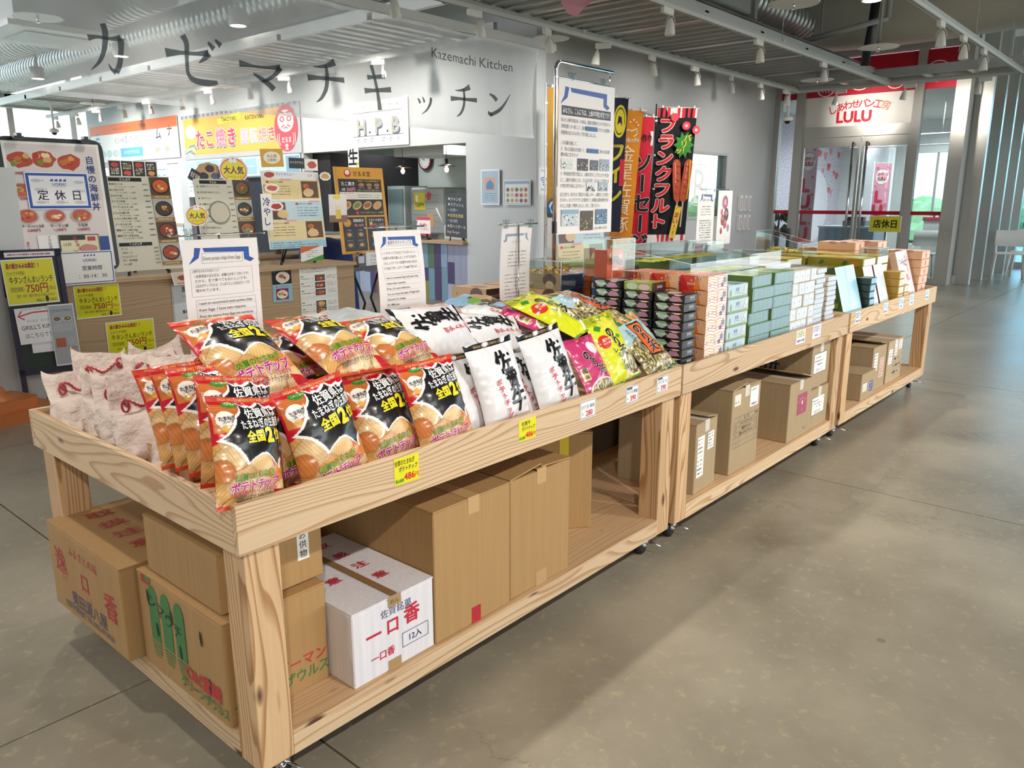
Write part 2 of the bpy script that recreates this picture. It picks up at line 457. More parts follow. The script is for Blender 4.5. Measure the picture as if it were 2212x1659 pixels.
c3 = node(n, 'ShaderNodeValToRGB'); e = c3.color_ramp.elements; e[0].position = 0.0; e[0].color = (1, 1, 1, 1); e[1].position = 0.0035; e[1].color = (0, 0, 0, 1)
n.links.new(n3.outputs['Distance'], c3.inputs[0])
# cracks only in places
cg = node(n, 'ShaderNodeTexNoise'); cg.inputs['Scale'].default_value = 0.5; n.links.new(t.outputs['Object'], cg.inputs['Vector'])
cgr = node(n, 'ShaderNodeValToRGB'); cgr.color_ramp.elements[0].position = 0.47; cgr.color_ramp.elements[1].position = 0.53; n.links.new(cg.outputs[0], cgr.inputs[0])
cm = node(n, 'ShaderNodeMath', operation='MULTIPLY'); n.links.new(c3.outputs[0], cm.inputs[0]); n.links.new(cgr.outputs[0], cm.inputs[1])
mB = node(n, 'ShaderNodeMix', data_type='RGBA'); mB.inputs[7].default_value = hx('6c6558'); cm2 = node(n, 'ShaderNodeMath', operation='MULTIPLY'); cm2.inputs[1].default_value = 0.6
n.links.new(cm.outputs[0], cm2.inputs[0]); n.links.new(cm2.outputs[0], mB.inputs[0]); n.links.new(mA.outputs[2], mB.inputs[6])
# scattered dark spots
v4 = node(n, 'ShaderNodeTexVoronoi'); v4.inputs['Scale'].default_value = 2.6; n.links.new(t.outputs['Object'], v4.inputs['Vector'])
c4 = node(n, 'ShaderNodeValToRGB'); e = c4.color_ramp.elements; e[0].position = 0.028; e[0].color = (.5, .5, .5, 1); e[1].position = 0.04; e[1].color = (0, 0, 0, 1); n.links.new(v4.outputs['Distance'], c4.inputs[0])
mC = node(n, 'ShaderNodeMix', data_type='RGBA'); mC.inputs[7].default_value = hx('59544a'); n.links.new(c4.outputs[0], mC.inputs[0]); n.links.new(mB.outputs[2], mC.inputs[6])
n.links.new(mC.outputs[2], b.inputs['Base Color'])
rr = node(n, 'ShaderNodeMapRange'); rr.inputs[3].default_value = 0.2; rr.inputs[4].default_value = 0.42; n.links.new(n1.outputs[0], rr.inputs[0]); n.links.new(rr.outputs[0], b.inputs['Roughness'])
bu = node(n, 'ShaderNodeBump'); bu.inputs['Strength'].default_value = 0.08; bu.inputs['Distance'].default_value = 0.003; n.links.new(n2.outputs[0], bu.inputs['Height']); n.links.new(bu.outputs[0], b.inputs['Normal'])
GROUT = mat('joint_shadow', '45413a', 0.9)  # dark base under the slabs, visible in the joints
EMW = mat('lamp_lens', 'ffffff', emis=('fff6e6', 14.0))
EMB = mat('warm_bulb', 'fff0c8', emis=('ffe2a0', 20.0))
# ------------------------------------------------------------------ setting: floor
g = G(); g.box(-9, -9, -0.12, 19.3, 18.2, -0.035, '45413a')
floor = struct(g.build('floor', GROUT), 'grey polished concrete floor cut into large square slabs by thin joints')
jx = [0.24 + 2.74 * k for k in range(-2, 8)]; jy = [0.70 + 2.74 * k for k in range(-2, 8)]
jx[0] = -9; jx[-1] = 19.3; jy[0] = -9; jy[-1] = 18.2
for i in range(len(jx) - 1):
    for j in range(len(jy) - 1):
        g = G(); g.box(jx[i] + .003, jy[j] + .003, -0.035, jx[i + 1] - .003, jy[j + 1] - .003, 0)
        g.build('floor_slab', CONC, floor)
g = G(); g.box(-60, -60, -0.5, 80, 80, -0.14)
GRD = mat('outdoor_ground', 'a9aa98', 0.9)
struct(g.build('ground', GRD), 'pale open ground outside the building')

# ------------------------------------------------------------------ setting: walls
ZC = 5.2
def wall(name, boxes, m, label):
    g = G()
    for b_ in boxes: g.box(*b_)
    return struct(g.build(name, m), label)
wall('wall_behind', [(-9.2, -9, 0, -9, 9, ZC), (-9.2, 9, 0, -9, 13, 1.2), (-9, -9.2, 0, -2, -9, ZC), (-2, -9.2, 3.2, 14, -9, ZC), (-2, -9.2, 0, 14, -9, .5)], WHITEM, 'white walls and windows of the hall behind the viewer')
STALLW = mat('pale_blue_grey_wall', 'd3d8db', 0.85); bump(STALLW, 40, 0.1, 0.002)
wall('wall_stalls', [(6.63, 4.66, 0, 6.8, 5.8, ZC), (6.63, 5.8, 2.03, 6.8, 9.3, ZC), (6.63, 9.3, 0, 6.8, 9.5, ZC), (6.63, 9.5, 2.0, 6.8, 17.2, ZC),
                     (6.63, 13.0, 0, 6.8, 13.3, 2.0), (6.63, 17.0, 0, 6.8, 17.2, 2.0)], STALLW, 'pale grey wall with food stall openings and a wide serving hatch')
wall('wall_back', [(6.8, 4.66, 0, 10.29, 4.82, ZC), (11.52, 4.66, 0, 13.3, 4.82, ZC), (10.29, 4.66, 2.04, 11.52, 4.82, ZC), (10.29, 4.66, 0, 11.52, 4.82, 1.05)], GREYM,
     'plain grey wall behind the promotional flags')
# frosted window beside the flags
g = G(); g.box(10.29, 4.70, 1.05, 11.52, 4.715, 2.04)
w = struct(g.build('window_1', GLASS), 'small square window with white lettering in the grey wall')
g = G()
for b_ in ((10.27, 4.65, 1.03, 11.54, 4.72, 1.07), (10.27, 4.65, 2.02, 11.54, 4.72, 2.06), (10.27, 4.65, 1.07, 10.31, 4.72, 2.02), (11.50, 4.65, 1.07, 11.54, 4.72, 2.02)): g.box(*b_, 'a8aaaa')
g.build('window_frame', PAINT, w)
g = G(FY(10.29, 4.697, 1.05)); g.text('B', .42, .5, .75, 'f4f8f8'); g.line([(.1, .3), (.3, .2), (.6, .18), (.85, .3)], .015, 'f4f8f8'); g.line([(.1, .7), (.3, .82), (.6, .8), (.85, .7)], .015, 'f4f8f8')
g.build('window_lettering', PAPER, w)
# side rooms behind the stall openings
KW = mat('kitchen_wall', 'c2cdc9', 0.8)
wall('wall_kitchen', [(8.6, 4.82, 0, 8.7, 9.35, 2.6), (6.8, 4.82, 2.55, 8.7, 9.35, 2.65), (6.8, 4.82, 0, 8.7, 4.9, 2.6)], KW, 'pale green kitchen wall seen through the serving hatch')
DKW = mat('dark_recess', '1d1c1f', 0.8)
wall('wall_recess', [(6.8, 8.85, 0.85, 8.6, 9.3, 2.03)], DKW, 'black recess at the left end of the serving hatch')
wall('wall_stall_rear', [(9.0, 9.5, 0, 9.1, 17.2, 2.6), (6.8, 9.5, 2.5, 9.1, 17.2, 2.6)], KW, 'pale rear wall of the far food stalls')

# ------------------------------------------------------------------ setting: shop front at the far right end
AL = STEEL
xf = 13.3
def bars(name, bl, m, label=None, parent=None):
    g = G()
    for b_ in bl: g.box(*b_)
    o = g.build(name, m, parent)
    if parent is None: struct(o, label)
    return o
AF = mat('satin_aluminium', 'c3c1bb', 0.35, 0.6)
bars('trim_1', [(13.25, 4.56, 0, 13.37, 4.66, 3.6), (13.25, 4.13, 0, 13.37, 4.28, 3.62), (13.25, 2.27, 0, 13.37, 2.40, 3.62), (13.25, 1.62, 0, 13.55, 1.82, 3.62),
                (13.27, 2.40, 2.36, 13.35, 4.13, 2.53), (13.27, 1.82, 0, 13.35, 4.56, 0.10)], AF, 'brushed aluminium frame of the glazed shop front')
wall('wall_front', [(13.25, 1.55, 3.62, 13.42, 4.66, ZC)], GREYM, 'grey wall above the glazed shop front')
# red header band with white line drawings, white sign board
g = G(); g.box(13.30, 1.82, 3.02, 13.33, 4.56, 3.6, 'c4122f')
t_ = g.build('trim_2', PAPER); struct(t_, 'red header band with white bread drawings above the shop door')
g = G(FX(13.298, 4.56, 3.02))
for (x, y, w_) in ((.18, .25, .35), (.75, .16, .3), (1.3, .22, .34), (1.85, .2, .3), (2.45, .25, .34)):
    g.ell(x, y, w_ / 2 + .01, .16, 'ffffff', 16); g.ell(x, y, w_ / 2 - .005, .145, 'c4122f', 16)
    for k in range(-2, 3): g.line([(x + k * .05, y - .1), (x + k * .055, y + .06)], .01, 'ffffff')
g.build('header_drawing', PAPER, t_)
sb = thing('shop_sign', 'white shop sign board with red Japanese lettering over the glass doors', 'sign', (0, 0, 0))
g = G(); g.box(13.29, 2.40, 2.53, 13.32, 4.13, 3.02, 'f3f0ea'); g.build('board', PAPER, sb)
g = G(FX(13.286, 4.13, 2.53))
wd = 'しあわせパン工房'
for i, ch in enumerate(wd):
    a = (i - 3.5) / 3.5
    g.text(ch, .89 + a * .42, .345 - .065 * a * a + (0.01 * a), .15, 'dd1a35' if i < 7 else 'e59a78', .02, (.02, 'fbeee8'), rot=-a * .3)
g.text('LULU', .82, .15, .24, 'dd1a35', .045, w=.6)
g.build('lettering', PAPER, sb)
# glass panes and tape
for (y0, y1, z0, z1, nm) in ((4.28, 4.56, .1, 3.02, 'window_2'), (1.82, 2.27, .1, 3.02, 'window_3')):
    g = G(); g.box(13.31, y0, z0, 13.32, y1, z1)
    struct(g.build(nm, GLASS), 'tall glass pane of the shop front ' + ('left of the double door' if nm == 'window_2' else 'right of the double door'))
for k, (y0, y1) in enumerate(((3.16, 4.13), (2.40, 3.14))):
    d_ = thing('door_%d' % (k + 1), ('left' if k == 0 else 'right') + ' leaf of the aluminium and glass double door', 'door'); d_['kind'] = 'structure'
    g = G(); g.box(13.29, y0, 2.20, 13.34, y1, 2.36); g.box(13.29, y0, 0, 13.34, y1, .12); g.box(13.29, y0, .12, 13.34, y0 + .035, 2.2); g.box(13.29, y1 - .035, .12, 13.34, y1, 2.2)
    g.build('door_frame', AF, d_)
    g = G(); g.box(13.312, y0 + .035, .12, 13.32, y1 - .035, 2.2); g.build('door_pane', GLASS, d_)
    yy = 3.16 + .1 if k == 0 else 3.14 - .1
    g = G(); g.tube([(13.24, yy, .25), (13.24, yy, 2.27)], .022, 10)
    for z in (.5, 1.25, 2.05): g.tube([(13.24, yy, z), (13.30, yy, z)], .012, 6)
    g.build('door_handle', CHROME, d_)
g = G()
for (y0, y1) in ((4.28, 4.56), (3.16, 4.13), (2.40, 3.14), (1.82, 2.27)): g.box(13.300, y0, 1.09, 13.309, y1, 1.15, 'd01733')
tag(g.build('red_tape', PAPER), 'red safety stripe running across the shop front glass', 'tape')
# glazed side wall with deep fins
fx = (13.62, 14.55, 15.5, 16.45, 17.4)
bars('trim_3', [(x, 1.38, 0, x + .12, 1.66, 4.0) for x in fx] + [(13.5, 1.58, 3.0, 17.8, 1.66, 3.6), (13.5, 1.58, 0, 17.8, 1.66, .14)], AF, 'row of deep aluminium fins along the glazed side wall')
g = G(); g.box(13.55, 1.61, .14, 17.8, 1.62, 3.0); struct(g.build('window_4', GLASS), 'long glazed side wall between the fins')
g = G()
for i in range(4): g.box(fx[i] + .12, 1.60, 1.09, fx[i + 1], 1.608, 1.15, 'd01733'); g.box(fx[i] + .12, 1.60, 2.9, fx[i + 1], 1.608, 3.5, 'b8152f')
g.box(17.52, 1.60, 2.9, 17.8, 1.608, 3.5, 'b8152f')
tag(g.build('red_tape', PAPER), 'red safety stripe and red header on the side wall glass', 'tape')
wall('wall_side', [(13.4, 1.58, 3.6, 18.0, 1.7, ZC)], GREYM, 'grey wall above the glazed side wall')
bars('trim_4', [(17.8, y, 0, 17.95, y + .1, 3.4) for y in (1.45, .55, -.4, -1.5, -2.6, -4.9)] + [(17.8, -5, 2.3, 17.95, 1.55, 2.4), (17.8, -5, 0, 17.95, 1.55, .12), (17.8, -5, 3.3, 17.95, 1.55, 3.5)], AF, 'aluminium frame of the far entrance glazing')
g = G(); g.box(17.86, -5, .12, 17.87, 1.5, 3.3); struct(g.build('window_5', glass('blue_glass', 'bfe0ee', .3)), 'pale blue glazing at the far right end of the hall')
wall('wall_far', [(17.8, -5, 3.5, 18.0, 1.6, ZC)], GREYM, 'grey wall above the far entrance glazing')
# shop interior shell
PINKW = mat('patterned_pink_wallpaper', 'cfc3d2', 0.8); bump(PINKW, 60, .1)
n, b = NT(PINKW); t = node(n, 'ShaderNodeTexCoord'); no = node(n, 'ShaderNodeTexNoise'); no.inputs['Scale'].default_value = 30; no.inputs['Detail'].default_value = 4
cr = node(n, 'ShaderNodeValToRGB'); cr.color_ramp.elements[0].position = .4; cr.color_ramp.elements[0].color = hx('b9adc0'); cr.color_ramp.elements[1].position = .62; cr.color_ramp.elements[1].color = hx('e4dce4')
n.links.new(t.outputs['Object'], no.inputs['Vector']); n.links.new(no.outputs[0], cr.inputs[0]); n.links.new(cr.outputs[0], b.inputs['Base Color'])
wall('wall_shop_left', [(13.3, 5.4, 0, 19.2, 5.55, 3.1)], PINKW, 'mottled pink wallpaper wall inside the bakery')
wall('wall_shop_rear', [(19.0, 3.9, 0, 19.15, 5.4, 3.1), (19.0, 1.6, 2.35, 19.15, 3.9, 3.1), (19.0, 1.6, 0, 19.15, 3.9, .35)], WHITEM, 'white rear wall of the bakery around a big window')
wall('ceiling_shop', [(13.42, 1.7, 3.05, 19.15, 5.4, 3.12), (13.3, 4.82, 0, 13.42, 5.4, 3.12)], WHITEM, 'white flat ceiling inside the bakery')
g = G(); g.box(19.05, 1.6, .35, 19.06, 3.9, 2.35); w6 = struct(g.build('window_6', GLASS), 'large rear window of the bakery looking outdoors')
bars('window_frame', [(19.02, y, .35, 19.1, y + .05, 2.35) for y in (1.65, 2.6, 3.3, 3.85)], AF, parent=w6)
# left far glazing
bars('trim_5', [(x, 17.95, 0, x + .12, 18.1, ZC) for x in (.9, 2.4, 3.9, 5.35, 6.58)] + [(0, 17.95, 3.4, 6.7, 18.1, 3.5), (0, 17.95, 0, 6.7, 18.1, .1)], AF, 'white frame of the tall glazing at the far left')
g = G(); g.box(0, 18.0, .1, 6.7, 18.01, ZC); struct(g.build('window_7', GLASS), 'tall bright glazing at the far left end of the hall')

# ------------------------------------------------------------------ setting: ceiling
CEIL = mat('dark_sprayed_ceiling', '97989a', 0.95); bump(CEIL, 9, .9, .05, 6)
g = G(); g.box(-9, -9, ZC, 19.3, 18.2, ZC + .1); struct(g.build('ceiling', CEIL), 'dark rough sprayed ceiling high above the ducts')
hedge = G()
for i in range(26):
    bm = bmesh.new(); bmesh.ops.create_icosphere(bm, subdivisions=3, radius=1)
    for v in bm.verts: v.co = v.co * R.uniform(.8, 1.15); v.co = Vector((v.co.x * 1.2, v.co.y * 1.3, v.co.z * 1.1))
    bmesh.ops.translate(bm, vec=(30 + R.uniform(-2, 2), -8 + i * .9, 0.3), verts=bm.verts); hedge.col = R.choice(['6f8f62', '84a474', '94ad84']); hedge.bm(bm)
o = tag(hedge.build('hedge', CLOTH), 'pale green hedge outdoors beyond the bakery window', 'hedge'); o['kind'] = 'stuff'

# ------------------------------------------------------------------ wooden display tables
TX = (0.0, 1.8134, 3.649); TL, TD, TH, BH, BT, LW, ZB, SH = 1.8, 1.146, 0.734, 0.110, 0.016, 0.085, 0.092, 0.155
def make_table(label, x0):
    t = thing('display_table', label, 'table', (x0, 0, 0), 0, 'wooden display tables in a row')
    def bx_(nm, b_, m, bev=.0015):
        g = G(); g.box(*b_); return g.build(nm, m, t, bev)
    bx_('tray_board', (0, 0, TH - BH, TL, BT, TH), WX); bx_('tray_board', (0, TD - BT, TH - BH, TL, TD, TH), WX)
    bx_('tray_board', (0, BT, TH - BH, BT, TD - BT, TH), WY); bx_('tray_board', (TL - BT, BT, TH - BH, TL, TD - BT, TH), WY)
    bx_('tray_bottom', (BT, BT, TH - BH + .012, TL - BT, TD - BT, TH - BH + .024), PLYX, 0)
    ix, iy = .018, .016
    for (a, b_) in ((ix, iy), (TL - ix - LW, iy), (ix, TD - iy - LW), (TL - ix - LW, TD - iy - LW)):
        bx_('leg', (a, b_, ZB, a + LW, b_ + LW, TH - BH + .012), WZ, .003)
    bx_('rail', (ix + LW, iy, ZB, TL - ix - LW, iy + .036, SH - .012), WX); bx_('rail', (ix + LW, TD - iy - .036, ZB, TL - ix - LW, TD - iy, SH - .012), WX)
    bx_('rail', (ix, iy + LW, ZB, ix + .036, TD - iy - LW, SH - .012), WY); bx_('rail', (TL - ix - .036, iy + LW, ZB, TL - ix, TD - iy - LW, SH - .012), WY)
    # plywood shelf, notched round the legs
    g = G(); a, c = ix + LW, iy + LW
    pts = [(a, iy), (TL - a, iy), (TL - a, c), (TL - ix, c), (TL - ix, TD - c), (TL - a, TD - c), (TL - a, TD - iy), (a, TD - iy), (a, TD - c), (ix, TD - c), (ix, c), (a, c)]
    g.prism(pts, SH - .012, SH); g.build('shelf', PLYX, t)
    for (a, b_) in ((.10, .085), (TL - .10, .085), (.10, TD - .085), (TL - .10, TD - .085)):
        g = G(); g.box(a - .035, b_ - .03, .088, a + .035, b_ + .03, .092); g.box(a - .02, b_ - .02, .04, a + .02, b_ - .017, .09); g.box(a - .02, b_ + .017, .04, a + .02, b_ + .02, .09)
        g.tube([(a, b_ - .024, .036), (a, b_ + .024, .036)], .007, 8)
        c_ = g.build('caster', CHROME, t)
        g = G(); g.lathe([(.024, -.014), (.036, -.010), (.036, .010), (.024, .014)], 20, (a, b_, .036), axis=(0, 1, 0)); g.build('wheel', BLACKM, c_)
        g = G(); g.tube([(a, b_ - .02, .05), (a + .01, b_ - .05, .052), (a + .02, b_ - .075, .042)], .004, 6); g.build('brake_pedal', CHROME, c_)
    return t
tab = make_table('nearest wooden display table on casters loaded with chip bags', TX[0])
dup(tab, 'middle wooden display table stacked with gift boxes', loc=(TX[1], 0, 0))
dup(tab, 'farthest wooden display table with leaning pale blue boxes', loc=(TX[2], 0, 0))

# ------------------------------------------------------------------ cardboard cartons on the table shelves
KR = 'b58f5c'
def carton(name, label, x0, y0, x1, y1, z0, h, rz=0, col=KR, ang=4, tape='c9a878', prints=None, group=None, split='y', flap_dark=None, lift=(0.0, 0.0)):
    """open-topped tube body + two top flaps (+ tape); prints(dict of face frames) adds print parts"""
    w, d = x1 - x0, y1 - y0
    t = thing(name, label, 'box', ((x0 + x1) / 2, (y0 + y1) / 2, z0), rz, group)
    g = G(); g.chbox(-w / 2, -d / 2, 0, w / 2, d / 2, h - .008, .003, col); g.build('body', CARD, t)
    for s_ in (-1, 1):
        g = G(); a = math.radians(lift[0 if s_ < 0 else 1])
        if split == 'x':     # seam along y
            g.T = Matrix.Translation((s_ * w / 2, 0, h - .008)) @ Matrix.Rotation(s_ * a, 4, 'Y')
            x_ = -s_ * (w / 2 - .001); g.box(min(0, x_), -d / 2, 0.001, max(0, x_), d / 2, .006, col)
        else:
            g.T = Matrix.Translation((0, s_ * d / 2, h - .008)) @ Matrix.Rotation(-s_ * a, 4, 'X')
            y_ = -s_ * (d / 2 - .001); g.box(-w / 2, min(0, y_), 0.001, w / 2, max(0, y_), .006, col)
        g.build('flap', CARD, t)
    F = dict(front=FY(-w / 2, -d / 2 - .0006, 0), left=FX(-w / 2 - .0006, d / 2, 0), top=frame((-w / 2, -d / 2, h + .0005), (1, 0, 0), (0, 1, 0)))
    if tape:
        g = G(); 
        if split == 'x':
            g.box(-.022, -d / 2 - .0008, h - .05, .022, -d / 2 - .0002, h, tape); g.box(-.022, -d / 2, h - .0015, .022, d / 2, h - .0008, tape)
        else:
            g.box(-w / 2 - .0008, -.022, h - .05, -w / 2 - .0002, .022, h, tape); g.box(-w / 2, -.022, h - .0015, w / 2, .022, h - .0008, tape)
        g.build('tape', LAM, t)
    if prints:
        for k, fn in prints.items():
            g = G(F[k]); fn(g, (d if k == 'left' else w), (h if k != 'top' else d)); g.build('print', PAPER, t)
    return t
RED, NAVY = 'b03038', '2c3a6a'
def p_left1(g, w, h):
    g.text('ふるさとの味', w * .5, h * .80, .033, RED, w=.26, rot=-.02)
    g.text('逸', w * .16, h * .60, .085, RED, .012); g.text('口', w * .50, h * .53, .06, RED, .02); g.text('香', w * .84, h * .48, .085, RED, .012)
    for ch, x in (('いつ', .2), ('こう', .54), ('こう', .88)): g.text(ch, w * x, h * (.42 if x < .3 else .36), .018, RED)
    g.text('奥田源八屋', w * .52, h * .25, .048, NAVY, .005, w=.40)
    g.text('佐賀市蓮池町 TEL.0952-97-0020', w * .5, h * .12, .024, NAVY, w=.40)
def p_top1(g, w, h):
    for i, ch in enumerate('取扱注意'): g.text(ch, w * .42, h * (.84 - i * .2), .055, RED, .01, sx=1.5)
carton('cardboard_box', 'brown carton with red Japanese brush lettering sticking out of the left end', -.022, .57, .26, 1.06, SH, .265, tape=None, prints=dict(left=p_left1, top=p_top1), split='x')
GRN = '3f7d46'
def p_left3(g, w, h):
    g.r2(w * .06, h * .90, w * .17, h * .93, 'b8343c')
    for i in range(3): g.ell(w * (.075 + i * .045), h * .96 - .001, .007, .008, 'b8343c' if i == 0 else GRN)
    for i in range(3):
        cx = w * (.19 + i * .16)
        g.r2(cx - .025, h * .34, cx + .025, h * .78, GRN); g.ell(cx, h * .78, .025, .036, GRN, 20)
        for k in range(5): g.rect(cx, h * (.31 - k * .032), .056 - k * .004, .004 - k * .0004, GRN)
    g.text('シマウチ', w * .33, h * .68, .045, '2b2b2b', 0, rot=-.25)
    for (x, y) in ((.13, .78), (.42, .72), (.22, .48), (.50, .42), (.76, .72), (.82, .30)):
        g.ell(w * x, h * y, .005, .020, '111111', 12, rot=.1)
    g.text('Oh!宮崎', w * .74, h * .27, .046, 'c2353d', .03, w=.17)
    g.text('グリーンザウルス', w * .74, h * .13, .034, GRN, .02, w=.22)
def p_front3(g, w, h):
    g.text('宮崎のピーマン', w * .52, h * .31, .036, 'c2353d', .02, w=w * .94)
    g.text('グリーンザウルス', w * .52, h * .17, .036, GRN, .02, w=w * .94)
carton('cardboard_box', 'brown vegetable carton with three green arches printed, under the plain carton', .012, .125, .285, .545, SH, .265, tape=None, prints=dict(left=p_left3, front=p_front3), split='x')
def p_label(g, w, h):
    g.r2(w * .74, h * .40, w * .86, h * .92, 'eeeae0')
    for i, ch in enumerate('お供物'): g.text(ch, w * .80, h * (.82 - i * .16), .022, '222222', .01)
carton('cardboard_box', 'plain brown carton with loose lid standing on the green-arch carton', .03, .155, .305, .515, SH + .266, .150, tape=None, prints=dict(front=p_label), split='x', lift=(0, 4))
def p_white(g, w, h):
    g.text('佐賀銘菓', w * .52, h * .80, .026, NAVY, w=.15); 
    g.text('一', w * .24, h * .58, .05, 'c0223a', .03); g.text('口', w * .47, h * .60, .045, 'c0223a', .03); g.text('香', w * .71, h * .64, .055, 'c0223a', .03)
    g.ring(w * .58, h * .22, w * .92, h * .42, .0015, NAVY); g.text('12入', w * .75, h * .32, .024, NAVY, .01)
    g.text('一口香', w * .34, h * .27, .026, 'c0223a', .02); g.r2(w * .40, 0, w * .56, h * .14, 'a98a5e'); g.r2(w * .42, h * .86, w * .58, h, 'a98a5e')
    g.text('めん', w * .50, h * .92, .016, '222222')
def p_whitetop(g, w, h):
    for i, ch in enumerate('取扱注意'): g.text(ch, w * .68, h * (.86 - i * .2), .036, 'c0223a', .02, sx=1.3)
    for i, ch in enumerate('注意'): g.text(ch, w * .28, h * (.6 - i * .2), .036, 'c0223a', .02, sx=1.3)
    g.r2(w * .46, 0, w * .54, h, '8d6b42')
carton('cardboard_box', 'white carton with red and blue confectionery lettering on the front', .290, .030, .558, .46, SH, .205, col='e9e6ea', tape=None, prints=dict(front=p_white, top=p_whitetop), split='x', lift=(0, 0))
def p_red(g, w, h):
    g.r2(w * .46, 0, w * .58, h * .13, 'b3222e')
carton('cardboard_box', 'big plain carton with a red tape patch at the foot', .562, .028, .868, .60, SH, .385, tape='c2a070', prints=dict(front=p_red), split='x')
def p_b(g, w, h): g.r2(w * .42, 0, w * .60, h * .12, 'b8956a')
carton('cardboard_box', 'big plain carton with raised lid flap right of the red-patched carton', .876, .034, 1.165, .58, SH, .385, tape='c2a070', prints=dict(front=p_b), split='x', lift=(7, 3))
def p_yel(g, w, h): g.r2(w * .42, 0, w * .58, h, 'e0c72a')
carton('cardboard_box', 'brown carton with a vertical yellow tape stripe, turned slightly sideways', 1.39, .20, 1.60, .50, SH, .37, rz=math.radians(-40), tape=None, prints=dict(front=p_yel), split='x')
# second table
KR2 = 'b39c78'
def lab(x0, y0, x1, y1, col='f2f0ea', lines=5, bar=True, ink='333333'):
    def f(g, w, h):
        g.r2(w * x0, h * y0, w * x1, h * y1, col)
        for i in range(lines):
            yy = h * (y1 - (y1 - y0) * (i + .7) / (lines + .6)); g.dashes(w * (x0 + .06 * (x1 - x0)), yy, w * (x1 - x0) * R.uniform(.5, .88), h * (y1 - y0) / lines * .42, ink)
    return f
def multi(*fs):
    def f(g, w, h):
        for q in fs: q(g, w, h)
    return f
carton('cardboard_box', 'short carton with two white shipping labels at the left of the middle table', 2.005, .045, 2.215, .40, SH, .30, rz=math.radians(4), col=KR2, tape='d8d0c0', prints=dict(front=multi(lab(.08, .22, .40, .80, lines=9), lab(.55, .55, .85, .80, lines=5))), split='x', lift=(0, 9))
def p_tbl(g, w, h):
    g.r2(w * .62, h * .72, w * .92, h * .95, 'f2f0ea'); g.dashes(w * .65, h * .92, w * .2, .008, '333333'); g.dashes(w * .65, h * .75, w * .24, .012, '222222')
    g.r2(w * .06, h * .80, w * .28, h * .93, 'e6e0d2'); g.dashes(w * .08, h * .84, w * .15, .008, '333333')
    x0, x1, y0, y1 = w * .08, w * .95, h * .30, h * .66
    g.ring(x0, y0, x1, y1, .0012, '3a3a40')
    for i in range(1, 6): g.rect((x0 + x1) / 2, y0 + (y1 - y0) * i / 6, x1 - x0, .001, '3a3a40')
    for q in (.13, .24, .86): g.rect(x0 + (x1 - x0) * q, (y0 + y1) / 2, .001, y1 - y0, '3a3a40')
    g.text('品　名', w * .52, y0 + (y1 - y0) * 5.5 / 6, .017, '2f2f36'); g.text('数量', x0 + (x1 - x0) * .93, y0 + (y1 - y0) * 5.5 / 6, .013, '2f2f36')
    for i, s_ in enumerate(('ベイクドクッキー', '銘茶クッキー', '黒ベイクドクッキー')):
        yy = y0 + (y1 - y0) * (4.5 - i) / 6
        g.text(s_, w * .55, yy, .017, '2f2f36', .01, w=(x1 - x0) * .56); g.text('大', x0 + (x1 - x0) * .07, yy, .015, '2f2f36'); g.text('14', x0 + (x1 - x0) * .93, yy, .015, '2f2f36')
    g.ring(w * .45, 0, w * .62, h * .12, .0008, '9a8768')
carton('cardboard_box', 'tall carton with a printed order table beside the labelled short carton', 2.325, .035, 2.605, .50, SH, .385, col=KR2, tape='d8d0c0', prints=dict(front=p_tbl), split='x', lift=(6, 2))
def p_pink(g, w, h):
    g.r2(w * .36, h * .40, w * .80, h * .76, 'a84a62'); 
    for i, ch in enumerate('いちごとで'): g.text(ch, w * (.43 + i * .075), h * .68 - .004 * (i - 2) ** 2, .014, 'f3e4e6')
    g.ell(w * .58, h * .60, .008, .011, 'f3e4e6'); g.text('楽しい', w * .80, h * .12, .016, 'a84a62'); g.text('苺', w * .58, h * .47, .018, 'c98a98')
carton('cardboard_box', 'carton with a pink square label and tilted lid', 2.95, .030, 3.235, .42, SH, .300, col=KR2, tape='d8d0c0', prints=dict(front=p_pink), split='x', lift=(0, 14))
def p_date(d_):
    def f(g, w, h):
        g.r2(w * .10, h * .32, w * .80, h * .78, '50505a'); g.r2(w * .115, h * .335, w * .785, h * .765, 'f2f0ea')
        g.text(d_, w * .42, h * .40, .020, '222222', w=w * .55); g.dashes(w * .16, h * .68, w * .3, .007, '333333'); g.dashes(w * .16, h * .60, w * .45, .007, '333333'); g.dashes(w * .3, h * .52, w * .3, .008, '333333')
        g.text('8', w * .72, h * .70, .018, '222222')
    return f
carton('cardboard_box', 'small lower carton with a dated label at the right of the middle table', 3.245, .035, 3.50, .40, SH, .215, col=KR2, tape='d8d0c0', prints=dict(front=p_date('2025.12.03')), split='x')
def p_mochi(g, w, h): g.text('餅', w * .45, h * .5, .12, '26304e', .02)
carton('cardboard_box', 'upper carton with a dated label and a big blue character on its side', 3.250, .045, 3.505, .46, SH + .216, .235, col=KR2, tape='d8d0c0', prints=dict(front=p_date('2025.11.15'), left=p_mochi), split='x', lift=(10, 0))
